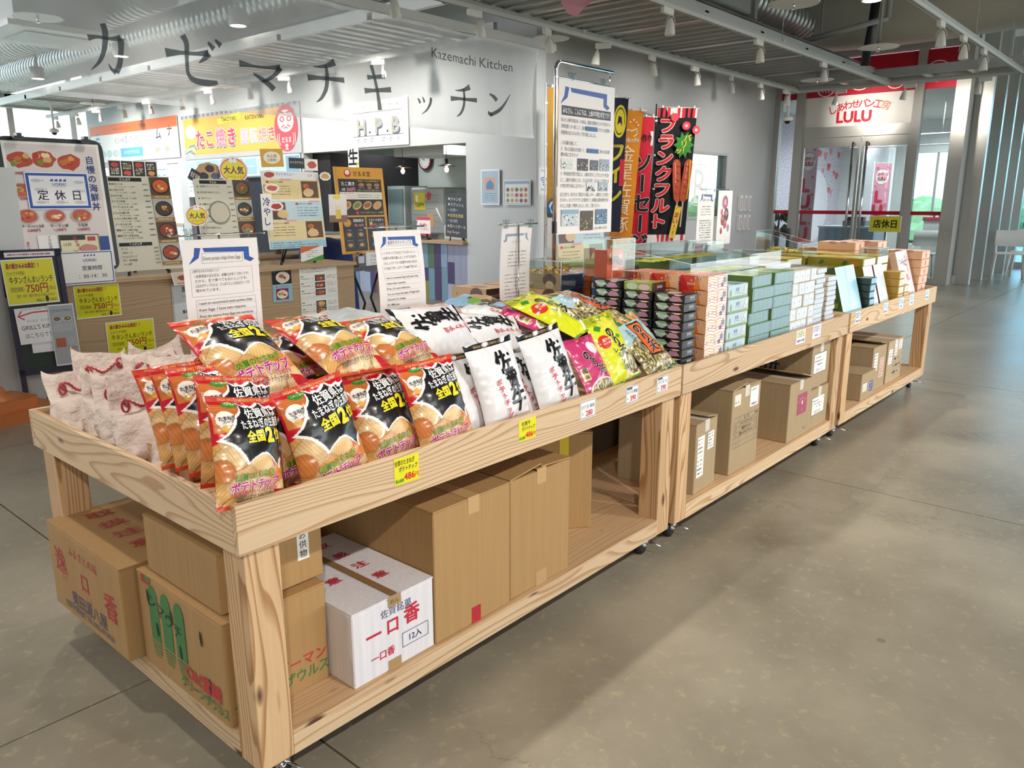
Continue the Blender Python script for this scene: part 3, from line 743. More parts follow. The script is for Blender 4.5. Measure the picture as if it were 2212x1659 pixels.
# third table
carton('cardboard_box', 'smallest carton in front on the farthest table', 4.055, .03, 4.31, .26, SH, .165, col=KR2, tape=None, prints=dict(front=multi(lab(.1, .3, .4, .6), lab(.6, .2, .85, .6, '4a5a9a', 3, ink='e8e8f4'))), split='y')
carton('cardboard_box', 'carton with a pale pink label behind the smallest carton', 4.32, .055, 4.59, .50, SH, .285, col=KR2, tape=None, prints=dict(front=multi(lab(.1, .45, .35, .85), lab(.5, .25, .85, .7, 'd9b6a4', 6, ink='a06a5a'))), split='x', lift=(0, 10))
def p_e3(g, w, h):
    for q in ((.05, .45, .3, .8), (.42, .6, .62, .95), (.68, .72, .92, .95)): lab(*q)(g, w, h)
    g.ring(w * .35, h * .12, w * .95, h * .6, .001, '3a3a40')
    for i in (1, 2): g.rect(w * .65, h * (.12 + .16 * i), w * .6, .001, '3a3a40')
    for i in range(3): g.dashes(w * .4, h * (.2 + .16 * i), w * .5, .02, '4a4a50', fill=.6)
carton('cardboard_box', 'pale carton with a printed grid and shipping labels on the farthest table', 4.63, .055, 4.955, .42, SH, .28, col='bfa884', tape='d8d0c0', prints=dict(front=p_e3), split='x')
def p_e4(g, w, h):
    for i, ch in enumerate('割物'): g.text(ch, w * .60, h * (.6 - .2 * i), .07, '8e2a30', .02)
carton('cardboard_box', 'large carton with red characters at the back right of the farthest table', 4.75, .50, 5.30, 1.0, SH, .36, col='9c8464', tape=None, prints=dict(front=p_e4), split='x')
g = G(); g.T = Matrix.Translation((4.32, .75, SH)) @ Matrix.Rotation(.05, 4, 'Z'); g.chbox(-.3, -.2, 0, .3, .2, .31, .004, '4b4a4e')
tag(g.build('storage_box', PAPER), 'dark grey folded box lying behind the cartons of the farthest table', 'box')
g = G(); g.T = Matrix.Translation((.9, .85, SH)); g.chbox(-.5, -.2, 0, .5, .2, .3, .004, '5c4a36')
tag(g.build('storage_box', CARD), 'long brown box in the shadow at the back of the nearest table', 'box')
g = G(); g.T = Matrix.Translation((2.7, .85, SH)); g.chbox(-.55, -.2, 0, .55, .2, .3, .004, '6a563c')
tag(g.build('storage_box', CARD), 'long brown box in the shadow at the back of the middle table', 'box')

# ------------------------------------------------------------------ price cards on the front boards
def card(label, x0, z0, x1, z1, fn, x_end=None):
    g = G(FY(x0, -.0016, z0)); w, h = x1 - x0, z1 - z0
    g.box(0, 0, -.0012, w, h, 0, 'f4f4f0'); fn(g, w, h)
    tag(g.build('price_card', LAM), label, 'price card')
def pc_y(a, b_):
    def f(g, w, h):
        g.r2(0, 0, w, h, 'e6de2a'); g.text(a, w * .42, h * .80, h * .22, '1a1a1a', .02, w=w * .8); g.text(b_, w * .56, h * .55, h * .22, '1a1a1a', .02, w=w * .75)
        g.text('486', w * .60, h * .24, h * .36, 'd22a2a', .03, w=w * .42); g.text('円', w * .90, h * .21, h * .2, 'd22a2a', .02); g.text('税込価格', w * .20, h * .14, h * .15, '2f8a3a', .02, w=w * .34)
    return f
card('larger yellow price card reading 486 on the nearest table', .413, .660, .492, .728, pc_y('佐賀のたまねぎ', 'ポテトチップ'))
card('smaller yellow price card reading 486 below the white beef chip bags', .872, .662, .948, .724, pc_y('佐賀牛', 'ポテトチップ'))
def pc_w(a, p_, s_='芽吹屋'):
    def f(g, w, h):
        g.ring(w * .03, h * .03, w * .97, h * .97, .0018, '3a5490'); g.r2(w * .08, h * .80, w * .5, h * .93, '50607c') if p_ == '390' else None
        g.text(a, w * .5, h * .64, h * .24, '5a2a6a', .01, w=w * .82); g.text('¥', w * .16, h * .28, h * .2, '333333'); g.text(p_, w * .58, h * .28, h * .42, 'd2283a', .03, w=w * .62)
    return f
card('white price card reading 280 with a blue rim', 1.165, .664, 1.248, .722, pc_w('のり天 梅味', '280'))
card('white price card reading 390 left of its twin near the table corner', 1.423, .664, 1.500, .722, pc_w('のり天 檸檬', '390'))
card('white price card reading 390 at the right corner of the nearest table', 1.622, .664, 1.700, .722, pc_w('のり天 大', '390'))
def pc_s(c1, c2):
    def f(g, w, h):
        g.r2(w * .04, h * .45, w * .96, h * .96, c1)
        for i in range(3): g.dashes(w * .1, h * (.85 - i * .15), w * .75, h * .1, c2)
        g.dashes(w * .1, h * .22, w * .8, h * .28, c2, fill=.95)
    return f
for x0, x1, c1, c2, lb in ((2.885, 2.995, 'dfe2b0', '5a4a90', 'yellow and violet price card left of the pair on the middle table'), (3.09, 3.20, 'e2e0e8', '7a5aa8', 'violet price card right of the pair on the middle table'),
                       (3.72, 3.80, 'cfe0ea', '3a4a5a', 'blue white price card at the left corner of the farthest table'), (4.22, 4.30, 'dcecf4', '4a5a6a', 'second price card from the left on the farthest table'),
                       (4.53, 4.63, 'cfe8f4', '3a8ab8', 'middle pale blue price card on the farthest table'), (4.77, 4.86, 'cfe8f4', '3a8ab8', 'fourth pale blue price card from the left on the farthest table'), (5.15, 5.24, 'd4ecf6', '3a9ac8', 'rightmost pale blue price card on the farthest table')):
    card(lb, x0, .664, x1, .73, pc_s(c1, c2))
# ------------------------------------------------------------------ gift boxes stacked on the trays
TZ = TH - BH + .024 + .0003     # top of the tray bottom
ORD = ('first', 'second', 'third', 'fourth', 'fifth', 'sixth', 'seventh', 'eighth', 'ninth', 'tenth', 'eleventh', 'twelfth', 'thirteenth', 'fourteenth')
def lev(k, n): return 'topmost' if k == n - 1 else ('lowest' if k == 0 else ORD[k] + ' from below')
FOODY = ['c8722e', 'e09a4a', 'a04a24', 'd8b070', '7a8f3a', 'f0d9a8', 'b8352a']
def facets(w, d, h):
    return dict(front=FY(0, -.0004, 0), left=FX(-.0004, d, 0), top=frame((0, 0, h + .0004), (1, 0, 0), (0, 1, 0)))
def gift(w, d, h, base, fn, mats=None, b=.003):
    """one wrapped box: base colour box with printed faces; returns the builder, origin at front-left-bottom"""
    g = G(); g.chbox(0, 0, 0, w, d, h, b, base)
    F = facets(w, d, h)
    for k, q in fn.items():
        g.T = F[k]; g.z = 0; q(g, (d if k == 'left' else w), (d if k == 'top' else h))
    g.T = Matrix.Identity(4)
    return g
def put(src, M, label, group, first):
    if first is None: return src
    return None
class Stack:
    """first call builds, later calls copy the object with shared mesh"""
    def __init__(s, name, g, mat_, cat, group):
        s.name, s.g, s.mat, s.cat, s.group, s.o = name, g, mat_, cat, group, None
    def at(s, x, y, z, label, rz=0, M=None):
        if s.o is None:
            s.o = o = s.g.build(s.name, s.mat)
        else:
            o = s.o.copy(); C.objects.link(o)
        if M is not None: o.matrix_world = M
        else: o.location = (x, y, z); o.rotation_euler = (0, 0, rz)
        return tag(o, label, s.cat, s.group)
def jit(a): return R.uniform(-a, a)
# black boxes with green and pink waves
def blk_left(g, w, h):
    for cx, c, c2, up in ((.30, '8fae98', 'd9e4da', 1), (.72, 'b98aa6', 'cfa8bf', 0)):
        P = [(w * (cx - .22), h * (.78 if up else .30)), (w * (cx - .1), h * (.95 if up else .78)), (w * (cx + .12), h * (.95 if up else .70)), (w * (cx + .22), h * (.55 if up else .28)), (w * (cx + .05), h * (.12 if up else .18)), (w * (cx - .12), h * (.25 if up else .16))]
        g.poly(P, c)
        if up:
            for k in range(3): g.line([(w * (cx - .2), h * (.82 - k * .06)), (w * cx, h * (.62 - k * .16)), (w * (cx + .18), h * (.60 - k * .02))], h * .06, c2)
    g.r2(w * .50, h * .45, w * .54, h * .62, 'b8a488'); g.pl([(w * .62, h * 1), (w * .95, h * 1), (w * .85, h * .82), (w * .72, h * .82)], 'e8c8b0')
def blk_front(g, w, h):
    g.text('SAGA', w * .60, h * .62, h * .42, 'e8e8e8', 0, w=w * .5); g.rect(w * .60, h * .34, w * .42, h * .03, 'c8c8c8'); g.line([(w * .04, h * .1), (w * .2, h * .5), (w * .04, h * .9)], h * .02, '3c3c42')
def blk_top(g, w, d):
    g.ell(w * .4, d * .5, w * .3, d * .2, 'e8c8b0'); g.ell(w * .6, d * .6, w * .2, d * .15, 'b98aa6')
bw, bd, bh = .100, .128, .0335
sk = Stack('gift_box', gift(bw, bd, bh, '17171b', dict(left=blk_left, front=blk_front, top=blk_top)), WRAP, 'box', 'black wave-patterned gift boxes in tall stacks')
for c_, (y0, n, nm) in enumerate(((.030, 10, 'front'), (.168, 10, 'middle'), (.306, 11, 'rear'))):
    for k in range(n):
        sk.at(1.845 + jit(.004) + (0, -.004, -.006)[c_], y0 + jit(.003), TZ + k * (bh + .0008), 'black wave-patterned gift box, %s stack, %s' % (nm, lev(k, n)), jit(.012))
gb = Stack('gift_box', gift(bw, bd, bh, '8da03a', dict(left=lambda g, w, h: (g.ell(w * .3, h * .5, w * .2, h * .4, 'b8cfae'), g.ell(w * .72, h * .45, w * .2, h * .35, 'd8b8c0')), front=lambda g, w, h: (g.r2(0, 0, w, h, '3a2422'), g.text('SAGA', w * .55, h * .5, h * .45, 'f0e8e0', 0, w=w * .5)), top=blk_top)), WRAP, 'box', 'green lidded gift boxes')
gb.at(1.85, .170, TZ + 10 * (bh + .0008), 'olive green gift box lying on the middle black stack')
# orange balloon boxes
ow, od, oh = .165, .118, .0560
def balloon(g, x, y, r):
    c = R.choice(['4a70b0', 'c84a3a', '5a9a5a', 'd8a03a', '7a5a9a'])
    g.ell(x, y, r, r * 1.15, c, 12); g.ell(x, y, r * .4, r * 1.12, 'f4ead8', 10); g.rect(x, y - r * 1.5, r * .5, r * .35, '8a5a3a')
def or_front(g, w, h):
    g.r2(0, 0, w, h, 'f4ede2')
    for k in range(5):
        y = h * (.12 + .19 * k); g.line([(0, y), (w * .2, y + h * .1), (w * .45, y - h * .03), (w * .7, y + h * .08), (w, y - h * .02)], h * .045, R.choice(['e06a2a', 'e8902e', 'd94a34']))
    for (x, y) in ((.30, .5), (.5, .75), (.52, .3), (.12, .4)): balloon(g, w * x, h * y, h * .10)
    g.ell(w * .86, h * .62, h * .22, h * .22, '5a6f94', 18); g.ell(w * .86, h * .62, h * .13, h * .13, '7f93b4', 14); g.ell(w * .74, h * .30, h * .18, h * .18, '6c5a80', 18)
    g.text('もへじ', w * .42, h * .5, h * .22, '7a4a3a', 0, w=w * .25)
def or_left(g, w, h):
    g.r2(0, 0, w * .5, h, 'd8472e'); g.pl([(0, 0), (w * .3, 0), (w * .1, h), (0, h)], 'c8232c'); g.pl([(w, h), (w * .62, h), (w * .74, h * .1), (w, 0)], 'f2b98a')
    g.text('SAGA', w * .40, h * .45, h * .24, 'fbe6d4', .01, w=w * .34); g.ell(w * .40, h * .68, h * .05, h * .07, 'fbe6d4', 10)
    for x, y in ((.56, .86), (.70, .78)): balloon(g, w * x, h * y, h * .10)
    g.line([(w * .72, h * .98), (w * .95, h * .3)], h * .02, 'f8f0e6')
def or_top(g, w, d):
    g.r2(0, 0, w, d, 'e8713a'); g.text('SAGA', w * .3, d * .3, d * .16, 'fbe6d4', .01); 
    for k in range(4): g.line([(w * .45, d * (.2 + .2 * k)), (w * .7, d * (.28 + .2 * k)), (w, d * (.2 + .2 * k))], d * .04, 'f4e6d6')
    for x, y in ((.6, .6), (.85, .4), (.3, .8)): balloon(g, w * x, d * y, d * .1)
ok = Stack('gift_box', gift(ow, od, oh, 'e8812e', dict(front=or_front, left=or_left, top=or_top)), WRAP, 'box', 'orange balloon-patterned gift boxes in stacks')
for c_, (y0, n, nm) in enumerate(((.028, 7, 'front'), (.158, 7, 'middle'), (.290, 7, 'rear'))):
    for k in range(n):
        ok.at(2.025 + jit(.004), y0 + jit(.003), TZ + k * (oh + .0008), 'orange balloon gift box in the %s stack, %s' % (nm, lev(k, n)), jit(.012))
# pale blue boxes with cups
def lb_front(g, w, h):
    g.r2(0, 0, w, h * .16, '7f9a5a'); g.text('佐賀', w * .45, h * .62, h * .30, '51626c', .01, w=w * .26); g.dashes(w * .32, h * .38, w * .3, h * .08, '6b7c86')
    g.ell(w * .13, h * .42, h * .13, h * .24, '7fa03c', 12, j=.08); g.ell(w * .86, h * .66, h * .17, h * .20, 'e6ddd0', 14); g.ell(w * .78, h * .36, h * .18, h * .16, 'd0a890', 14); g.ell(w * .78, h * .38, h * .12, h * .09, 'efe6da', 12)
def lb_top(g, w, d): g.r2(w * .3, 0, w * .7, d, '6f9ca4'); g.text('SAGA', w * .4, d * .4, d * .2, 'dfeef0')
lb = Stack('gift_box', gift(.185, .125, .0570, 'b4cdd8', dict(front=lb_front, top=lb_top)), WRAP, 'box', 'pale blue gift boxes with cups in a stack')
for k in range(6): lb.at(2.212 + jit(.004), .030 + jit(.004), TZ + k * .058, 'pale blue cup-print box beside the orange boxes, %s' % lev(k, 6), jit(.015))
# green gift boxes
def gr_front(g, w, h):
    for k in range(9): g.rect(w * (.06 + .11 * k), h * .5, w * .006, h, 'a9cfd6' if k % 2 else '6fa0a8')
    g.line([(0, h), (w * .10, h * .5), (0, 0)], h * .03, '587a5a')
def gr_left(g, w, h):
    for k in range(8): g.rect(w * .5, h * (.08 + .12 * k), w, h * .025, '7d953e')
def gr_top(g, w, d):
    g.r2(0, 0, w, d, '8fae4e'); g.ell(w * .3, d * .5, w * .2, d * .2, 'cfd85a', 14); g.ell(w * .7, d * .4, w * .2, d * .25, '6f9440', 14); g.text('嬉野', w * .5, d * .5, d * .25, '4a6428')
gr = Stack('gift_box', gift(.212, .16, .0520, '7c9da0', dict(front=gr_front, left=lambda g, w, h: (g.r2(0, 0, w, h, '5f7a34'), gr_left(g, w, h)), top=gr_top)), WRAP, 'box', 'blue-green gift boxes in two stacks')
for c_, (x, n, nm) in enumerate(((2.428, 7, 'left'), (2.650, 7, 'right'))):
    for k in range(n):
        gr.at(x + jit(.005), .032 + jit(.006), TZ + k * .0528, 'blue-green foil box, %s stack of the pair, %s' % (nm, lev(k, n)), jit(.02))
# white small boxes (6 rows) and thin white boxes
def wh_front(g, w, h): g.r2(w * .05, h * .1, w * .95, h * .9, 'd4e0ee'); g.ell(w * .5, h * .5, h * .06, h * .09, 'b86a4a', 10); g.line([(w * .5, h * .35), (w * .5, h * .2)], h * .03, '8a8a90')
wh = Stack('gift_box', gift(.068, .10, .0590, 'd9d2c6', dict(front=wh_front)), WRAP, 'box', 'small white gift boxes in four stacks')
for i in range(4):
    for k in range(6): wh.at(2.875 + i * .0715 + jit(.002), .032 + jit(.004), TZ + k * .0602, 'small white gift box, %s stack from the green boxes, %s' % (('first', 'second', 'third', 'fourth')[i], lev(k, 6)), jit(.02))
th_ = Stack('gift_box', gift(.125, .13, .0245, 'd2ccbf', dict(front=lambda g, w, h: g.r2(w * .04, h * .1, w * .96, h * .85, 'ccd9ea'), left=lambda g, w, h: g.rect(w * .5, h * .04, w, h * .09, '5c5850'))), WRAP, 'box', 'thin white gift boxes in two stacks')
for i, (x, n) in enumerate(((3.168, 14), (3.335, 12))):
    for k in range(n): th_.at(x + jit(.003), .032 + jit(.005), TZ + k * .0252, 'thin white gift box in the %s thin stack, %s' % (('taller', 'shorter')[i], lev(k, n)), jit(.02))
# long cream boxes with writing, on the second row
cr_ = Stack('gift_box', gift(.32, .2, .033, 'ded6c6', dict(left=lambda g, w, h: (g.text('金印手さけん', w * .5, h * .5, h * .4, '4a4238', w=w * .4)), front=lambda g, w, h: g.r2(w * .05, h * .1, w * .95, h * .9, 'd4e0ee'))), WRAP, 'box', 'cream gift boxes in the second row')
for i, (x, y) in enumerate(((3.02, .23), (3.02, .46))):
    for k in range(11): cr_.at(x + jit(.004), y, TZ + k * .0336, 'flat cream gift box, %s pile behind the white boxes, %s' % (('nearer', 'farther')[i], lev(k, 11)), jit(.01))
# second and third rows behind the orange and green stacks
for i, (x, y) in enumerate(((2.41, .22), (2.66, .22), (2.41, .42), (2.66, .42))):
    for k in range(7 if y < .4 else 8): gr.at(x, y, TZ + k * .0528, 'blue-green gift box in the %s inner pile, %s' % (('front left', 'front right', 'back left', 'back right')[i], lev(k, 7 if y < .4 else 8)), jit(.01))
bl = Stack('gift_box', gift(.2, .14, .052, '4a7fb8', dict(top=lambda g, w, d: (g.ell(w * .3, d * .5, w * .15, d * .3, 'e8eef4'), g.ell(w * .7, d * .5, w * .15, d * .25, 'e8a040')), left=lambda g, w, h: g.r2(0, 0, w, h * .4, 'd8e4ee'))), WRAP, 'box', 'blue gift boxes behind the orange boxes')
for i, (x, y) in enumerate(((2.02, .43), (2.21, .18), (2.21, .34))):
    for k in range(7): bl.at(x, y, TZ + k * .0528, 'blue printed gift box in the %s, %s' % (('rear pile', 'nearer inner pile', 'farther inner pile')[i], lev(k, 7)), jit(.01))
# brown marron boxes at the back of the seam of the two tables
def br_left(g, w, h):
    g.r2(0, 0, w, h, 'b79a72'); g.ell(w * .72, h * .62, w * .18, h * .45, '5a4030', 14); g.ell(w * .72, h * .30, w * .11, h * .28, 'e0c498', 14); g.text('P', w * .16, h * .5, h * .3, '3a2a22'); g.dashes(w * .3, h * .5, w * .25, h * .12, '8a6c4c')
def br_front(g, w, h):
    g.r2(0, 0, w, h, '3a1a1c'); g.text('BONTÉFIN', w * .42, h * .5, h * .28, 'c9a898', 0, w=w * .55)
    for k in range(4): g.rect(w * (.72 + .07 * k), h * .5, w * .02, h, '5c3032')
mr = Stack('gift_box', gift(.16, .205, .062, '6a4a34', dict(left=br_left, front=br_front, top=lambda g, w, d: (g.r2(0, 0, w, d, 'c99a5c'), g.ell(w * .4, d * .5, w * .2, d * .2, '7a3a1c')))), WRAP, 'box', 'brown cookie gift boxes in piles')
for i, (x, y, n) in enumerate(((1.865, .62, 6), (1.69, .88, 5), (1.865, .86, 5))):
    for k in range(n): mr.at(x, y - (.0 if i else 0), TZ + k * .0628, 'brown and beige cookie box in the %s pile, %s' % (('front', 'left rear', 'right rear')[i], lev(k, n)), jit(.015))
# ---- third table
def lean(w, h_, d, base, fn, x, y, tilt, label, group=None, rz=0, mt=WRAP):
    g = gift(w, d, h_, base, fn)
    o = g.build('gift_box', mt)
    o.matrix_world = Matrix.Translation((x, y, TZ + .002)) @ Matrix.Rotation(rz, 4, 'Z') @ Matrix.Rotation(-math.radians(tilt), 4, 'X')
    return tag(o, label, 'box', group)
def lbf(g, w, h):
    g.r2(0, 0, w * .49, h, '9fd4ea'); g.r2(w * .51, 0, w, h, 'a9dcee')
    for k in range(5): g.line([(w * (.08 + .2 * k), 0), (w * (.11 + .2 * k), h * .5), (w * (.07 + .2 * k), h)], w * .012, 'd9f0f6')
def lf(g, w, h):
    g.r2(0, 0, w, h, '3f5426'); 
    for k in range(6): g.ell(w * R.uniform(.2, .8), h * R.uniform(.05, .4), w * .22, h * .03, '6f8a34', 8, j=.2)
lean(.31, .33, .05, '44562a', dict(front=lbf, left=lf), 3.70, .040, 16, 'large pale blue foil box leaning at the left end of the farthest table')
mb = Stack('gift_box', gift(.10, .10, .040, '2a3a30', dict(front=lambda g, w, h: g.r2(w * .08, h * .15, w * .95, h * .9, '8fc0d8'))), WRAP, 'box', 'dark mini boxes in a stack')
for k in range(6): mb.at(4.045, .035 + jit(.003), TZ + k * .0408, 'dark mini box between the leaning boxes, %s' % (lev(k, 6)), jit(.02))
def wf(g, w, h):
    g.r2(0, 0, w, h, 'dcecf4'); g.line([(w * .5, 0), (w * .42, h * .5), (w * .5, h)], w * .05, 'a9cfe6')
lean(.17, .30, .045, '7d6a24', dict(front=wf, left=lambda g, w, h: g.r2(0, 0, w, h, '8a7624')), 4.20, .055, 16, 'white foil box with yellow side leaning, left of a similar one')
lean(.17, .30, .045, '6a3a1c', dict(front=wf, left=lambda g, w, h: g.r2(0, 0, w, h, '8a4a1c')), 4.40, .055, 16, 'white foil box with brown side leaning, right of a similar one')
ye = Stack('gift_box', gift(.12, .10, .0475, 'b58a28', dict(front=lambda g, w, h: (g.r2(w * .08, h * .1, w * .95, h * .92, 'e6dcc0'), g.ell(w * .5, h * .5, h * .15, h * .15, 'c8a050', 10)))), WRAP, 'box', 'small mustard gift boxes in stacks')
for i, (x, n) in enumerate(((4.62, 5), (4.75, 3))):
    for k in range(n): ye.at(x, .035, TZ + k * .0482, 'small mustard gift box in the %s, %s' % (('taller stack', 'lower stack')[i], lev(k, n)), jit(.015))
def pf(g, w, h):
    g.r2(0, 0, w, h, 'f1e9ee')
    for k in range(9): g.line([(w * R.uniform(0, .9), h * R.uniform(.05, .9)) for _ in range(3)], w * .018, R.choice(['8a7ac0', 'c85a6a', '3a3a5a', 'd8a8a0']))
    g.ell(w * .35, h * .15, w * .18, h * .09, '8a7ac0'); g.ell(w * .7, h * .22, w * .14, h * .08, 'e0b890'); g.ell(w * .6, h * .5, w * .1, h * .06, 'd86a78')
    for i, ch in enumerate('ほおずき'): g.text(ch, w * .72, h * (.88 - .08 * i), h * .06, '33334a')
lean(.26, .36, .045, 'e0c4a8', dict(front=pf), 4.90, .050, 17, 'white box with violet and pink flower print leaning near the right end')
pk = Stack('gift_box', gift(.20, .26, .056, 'd9ab82', dict(front=lambda g, w, h: (g.r2(w * .05, h * .08, w * .95, h * .92, 'ecc3aa'), g.ell(w * .5, h * .5, h * .25, h * .32, 'c8586a', 10), g.line([(w * .42, h * .3), (w * .55, h * .8)], h * .08, '8a2a3c')), left=lambda g, w, h: (g.ell(w * .4, h * .9, w * .12, h * .2, 'c8866a', 10), g.ell(w * .7, h * .95, w * .1, h * .15, 'd09080', 10)), top=lambda g, w, d: (g.r2(0, 0, w, d, 'f0d4c4'), g.ell(w * .3, d * .4, w * .2, d * .1, 'd87a80', 12)))), PAPER, 'box', 'peach gift boxes piled at the right end')
for k in range(6): pk.at(5.19 + jit(.005), .06 + jit(.006), TZ + k * .0568, 'peach gift box, front pile at the right end, %s' % (lev(k, 6)), jit(.02))
for i, (x, y, n) in enumerate(((5.15, .34, 7), (4.92, .42, 7), (5.10, .62, 6))):
    for k in range(n): pk.at(x + jit(.004), y, TZ + k * .0568, 'peach gift box in the %s pile, %s' % (('second', 'left', 'rear')[i], lev(k, n)), jit(.015))
def yl_left(g, w, h):
    for x in (.2, .62): g.poly([(w * x, h * .3), (w * (x + .06), h * .8), (w * (x + .12), h * .5), (w * (x + .05), h * .15)], '4a6a24')
    g.ell(w * .85, h * .4, w * .07, h * .3, 'd87a2a', 12)
yb_ = Stack('gift_box', gift(.24, .34, .055, '9a8a1e', dict(left=yl_left, front=lambda g, w, h: g.r2(w * .06, h * .1, w * .94, h * .9, 'e8ecec'), top=lambda g, w, d: (g.r2(0, 0, w, d, 'd8c860'), g.ell(w * .3, d * .5, w * .15, d * .15, 'e8903a', 12), g.ell(w * .7, d * .6, w * .12, d * .08, '5a7a2c', 10)))), WRAP, 'box', 'olive yellow citrus gift boxes')
for i, (x, y, n) in enumerate(((4.28, .16, 6), (4.58, .17, 6), (3.95, .50, 6), (4.28, .52, 6), (4.62, .52, 6))):
    for k in range(n): yb_.at(x, y, TZ + k * .0558, 'olive yellow citrus gift box in the %s pile, %s' % (('front left', 'front right', 'rear left', 'rear middle', 'rear right')[i], lev(k, n)), jit(.01))
gn = Stack('gift_box', gift(.30, .32, .05, '3f5426', dict(left=lambda g, w, h: [g.ell(w * R.uniform(.1, .9), h * R.uniform(.2, .8), w * .05, h * .2, '6f8a34', 8, j=.2) for _ in range(7)], top=lambda g, w, d: [g.ell(w * R.uniform(.1, .9), d * R.uniform(.1, .9), w * .1, d * .05, '7f9a44', 8, j=.2) for _ in range(9)], front=lambda g, w, h: g.r2(0, 0, w, h, '9fd4ea'))), WRAP, 'box', 'dark green leaf-print gift boxes')
for k in range(6): gn.at(3.70, .16, TZ + k * .0508, 'dark green leaf print box behind the leaning blue box, %s' % (lev(k, 6)))
# strawberry tin, little display boxes at the rear of the middle table
for i, (x, y, w_, d_, h_, c_, lb_) in enumerate(((3.30, .72, .30, .3, .34, 'e8d8dc', 'tall pale pink box at the rear of the middle table'), (3.02, .74, .24, .3, .36, 'e6dfd2', 'tall cream box at the rear of the middle table'), (2.42, .66, .50, .4, .38, '8a9a3c', 'wide olive box at the rear of the middle table'), (2.08, .62, .3, .4, .36, 'd86a30', 'wide orange box at the rear of the middle table'))):
    g = gift(w_, d_, h_, c_, dict(front=lambda g, w, h: [g.rect(w * .5, h * q / 6, w, .002, '8a8478') for q in range(1, 6)], left=lambda g, w, h: [g.rect(w * .5, h * q / 6, w, .002, '8a8478') for q in range(1, 6)])); o = g.build('gift_box', WRAP); o.location = (x, y, TZ); tag(o, lb_, 'box')
g = gift(.09, .05, .10, 'b3202c', dict(left=lambda g, w, h: (g.ell(w * .5, h * .45, w * .25, h * .3, 'e0404a', 14), g.ell(w * .5, h * .78, w * .25, h * .08, '4a7a34', 10, j=.2)), front=lambda g, w, h: (g.r2(0, 0, w, h, '6f96b0'), g.ell(w * .55, h * .42, w * .3, h * .3, 'd8323c', 14), g.ell(w * .55, h * .72, w * .3, h * .08, '3f6a30', 10, j=.2))))
o = g.build('gift_box', WRAP); o.location = (3.34, .745, TZ + .3405); tag(o, 'red strawberry box standing inside a clear cover', 'box')

# ---- clear acrylic covers standing on the goods
def cover(label, x0, y0, x1, y1, z0, zf, zb, rim='f2f6f6'):
    """four thin walls and a sloping or flat top (zf = height at the front, zb = at the back)"""
    t = thing('acrylic_cover', label, 'display cover', (x0, y0, z0)); w, d = x1 - x0, y1 - y0; e = .002
    def quad(P, nm='panel'):
        g = G(); g.col = 'f6fafa'; P = [Vector(p) for p in P]; n_ = (P[1] - P[0]).cross(P[2] - P[0]).normalized() * e
        g.add(P + [p + n_ for p in P], [(0, 1, 2, 3), (7, 6, 5, 4), (0, 4, 5, 1), (1, 5, 6, 2), (2, 6, 7, 3), (3, 7, 4, 0)]); g.build(nm, ACRY, t)
    quad([(0, 0, 0), (w, 0, 0), (w, 0, zf), (0, 0, zf)]); quad([(0, d, 0), (0, d, zb), (w, d, zb), (w, d, 0)])
    quad([(0, 0, 0), (0, 0, zf), (0, d, zb), (0, d, 0)]); quad([(w, 0, 0), (w, d, 0), (w, d, zb), (w, 0, zf)]); quad([(0, 0, zf), (w, 0, zf), (w, d, zb), (0, d, zb)])
    g = G(); r = .0011
    for P in (((0, 0, 0), (0, 0, zf)), ((w, 0, 0), (w, 0, zf)), ((0, d, 0), (0, d, zb)), ((w, d, 0), (w, d, zb)), ((0, 0, zf), (w, 0, zf)), ((0, d, zb), (w, d, zb)), ((0, 0, zf), (0, d, zb)), ((w, 0, zf), (w, d, zb))): g.tube(P, r, 5, rim)
    g.build('polished_edge', PLAS, t)
    return t
def candies(label, x0, y0, x1, y1, z, n, cols, s=.012, name='sample_sweet', cat='sweet', group=None):
    g = G(); 
    bm = bmesh.new(); bmesh.ops.create_icosphere(bm, subdivisions=1, radius=s)
    for v in bm.verts: v.co = Vector((v.co.x * 1.5, v.co.y, v.co.z * .7)) * R.uniform(.8, 1.2)
    g.col = cols[0]; g.bm(bm)
    for sg in (-1, 1): g.add([(sg * s * 1.2, 0, 0), (sg * s * 2.4, s * .8, s * .5), (sg * s * 2.4, -s * .8, s * .1)], [(0, 1, 2), (2, 1, 0)], [cols[1], cols[1]])
    st = Stack(name, g, FILM, cat, group)
    for i in range(n):
        st.at(0, 0, 0, label, M=Matrix.Translation((R.uniform(x0, x1), R.uniform(y0, y1), z + s * .6 + (i % 3) * s * .8)) @ Matrix.Rotation(R.uniform(0, 6.3), 4, 'Z') @ Matrix.Rotation(R.uniform(-.5, .5), 4, 'X'))
zt_m = TZ + 6 * .0628
cover('low clear acrylic cover over wrapped sweets on the brown cookie boxes', 1.862, .615, 2.03, .83, zt_m - .0628, .12, .12)
candies('gold and plum wrapped sweet in the open brown box', 1.88, .64, 2.01, .80, zt_m, 26, ('d8b050', '7a2a3c'), .010, group='wrapped sweets in the brown box')
cover('rounded clear acrylic stand around an orange chocolate display', 1.86, .36, 2.02, .50, TZ + 11 * .0343, .155, .155)
g = gift(.12, .06, .11, 'd8432e', dict(left=lambda g, w, h: g.r2(0, 0, w, h, 'e05a2e'), front=lambda g, w, h: (g.r2(0, 0, w, h, 'e8602c'), [balloon(g, w * x, h * y, h * .09) for x, y in ((.2, .8), (.8, .75), (.5, .6))], g.text('SAGA', w * .5, h * .3, h * .15, 'fbe6d4', .01))))
o = g.build('gift_box', WRAP); o.location = (1.88, .40, TZ + 11 * .0343 + .001); tag(o, 'upright orange balloon box inside the rounded acrylic stand', 'box')
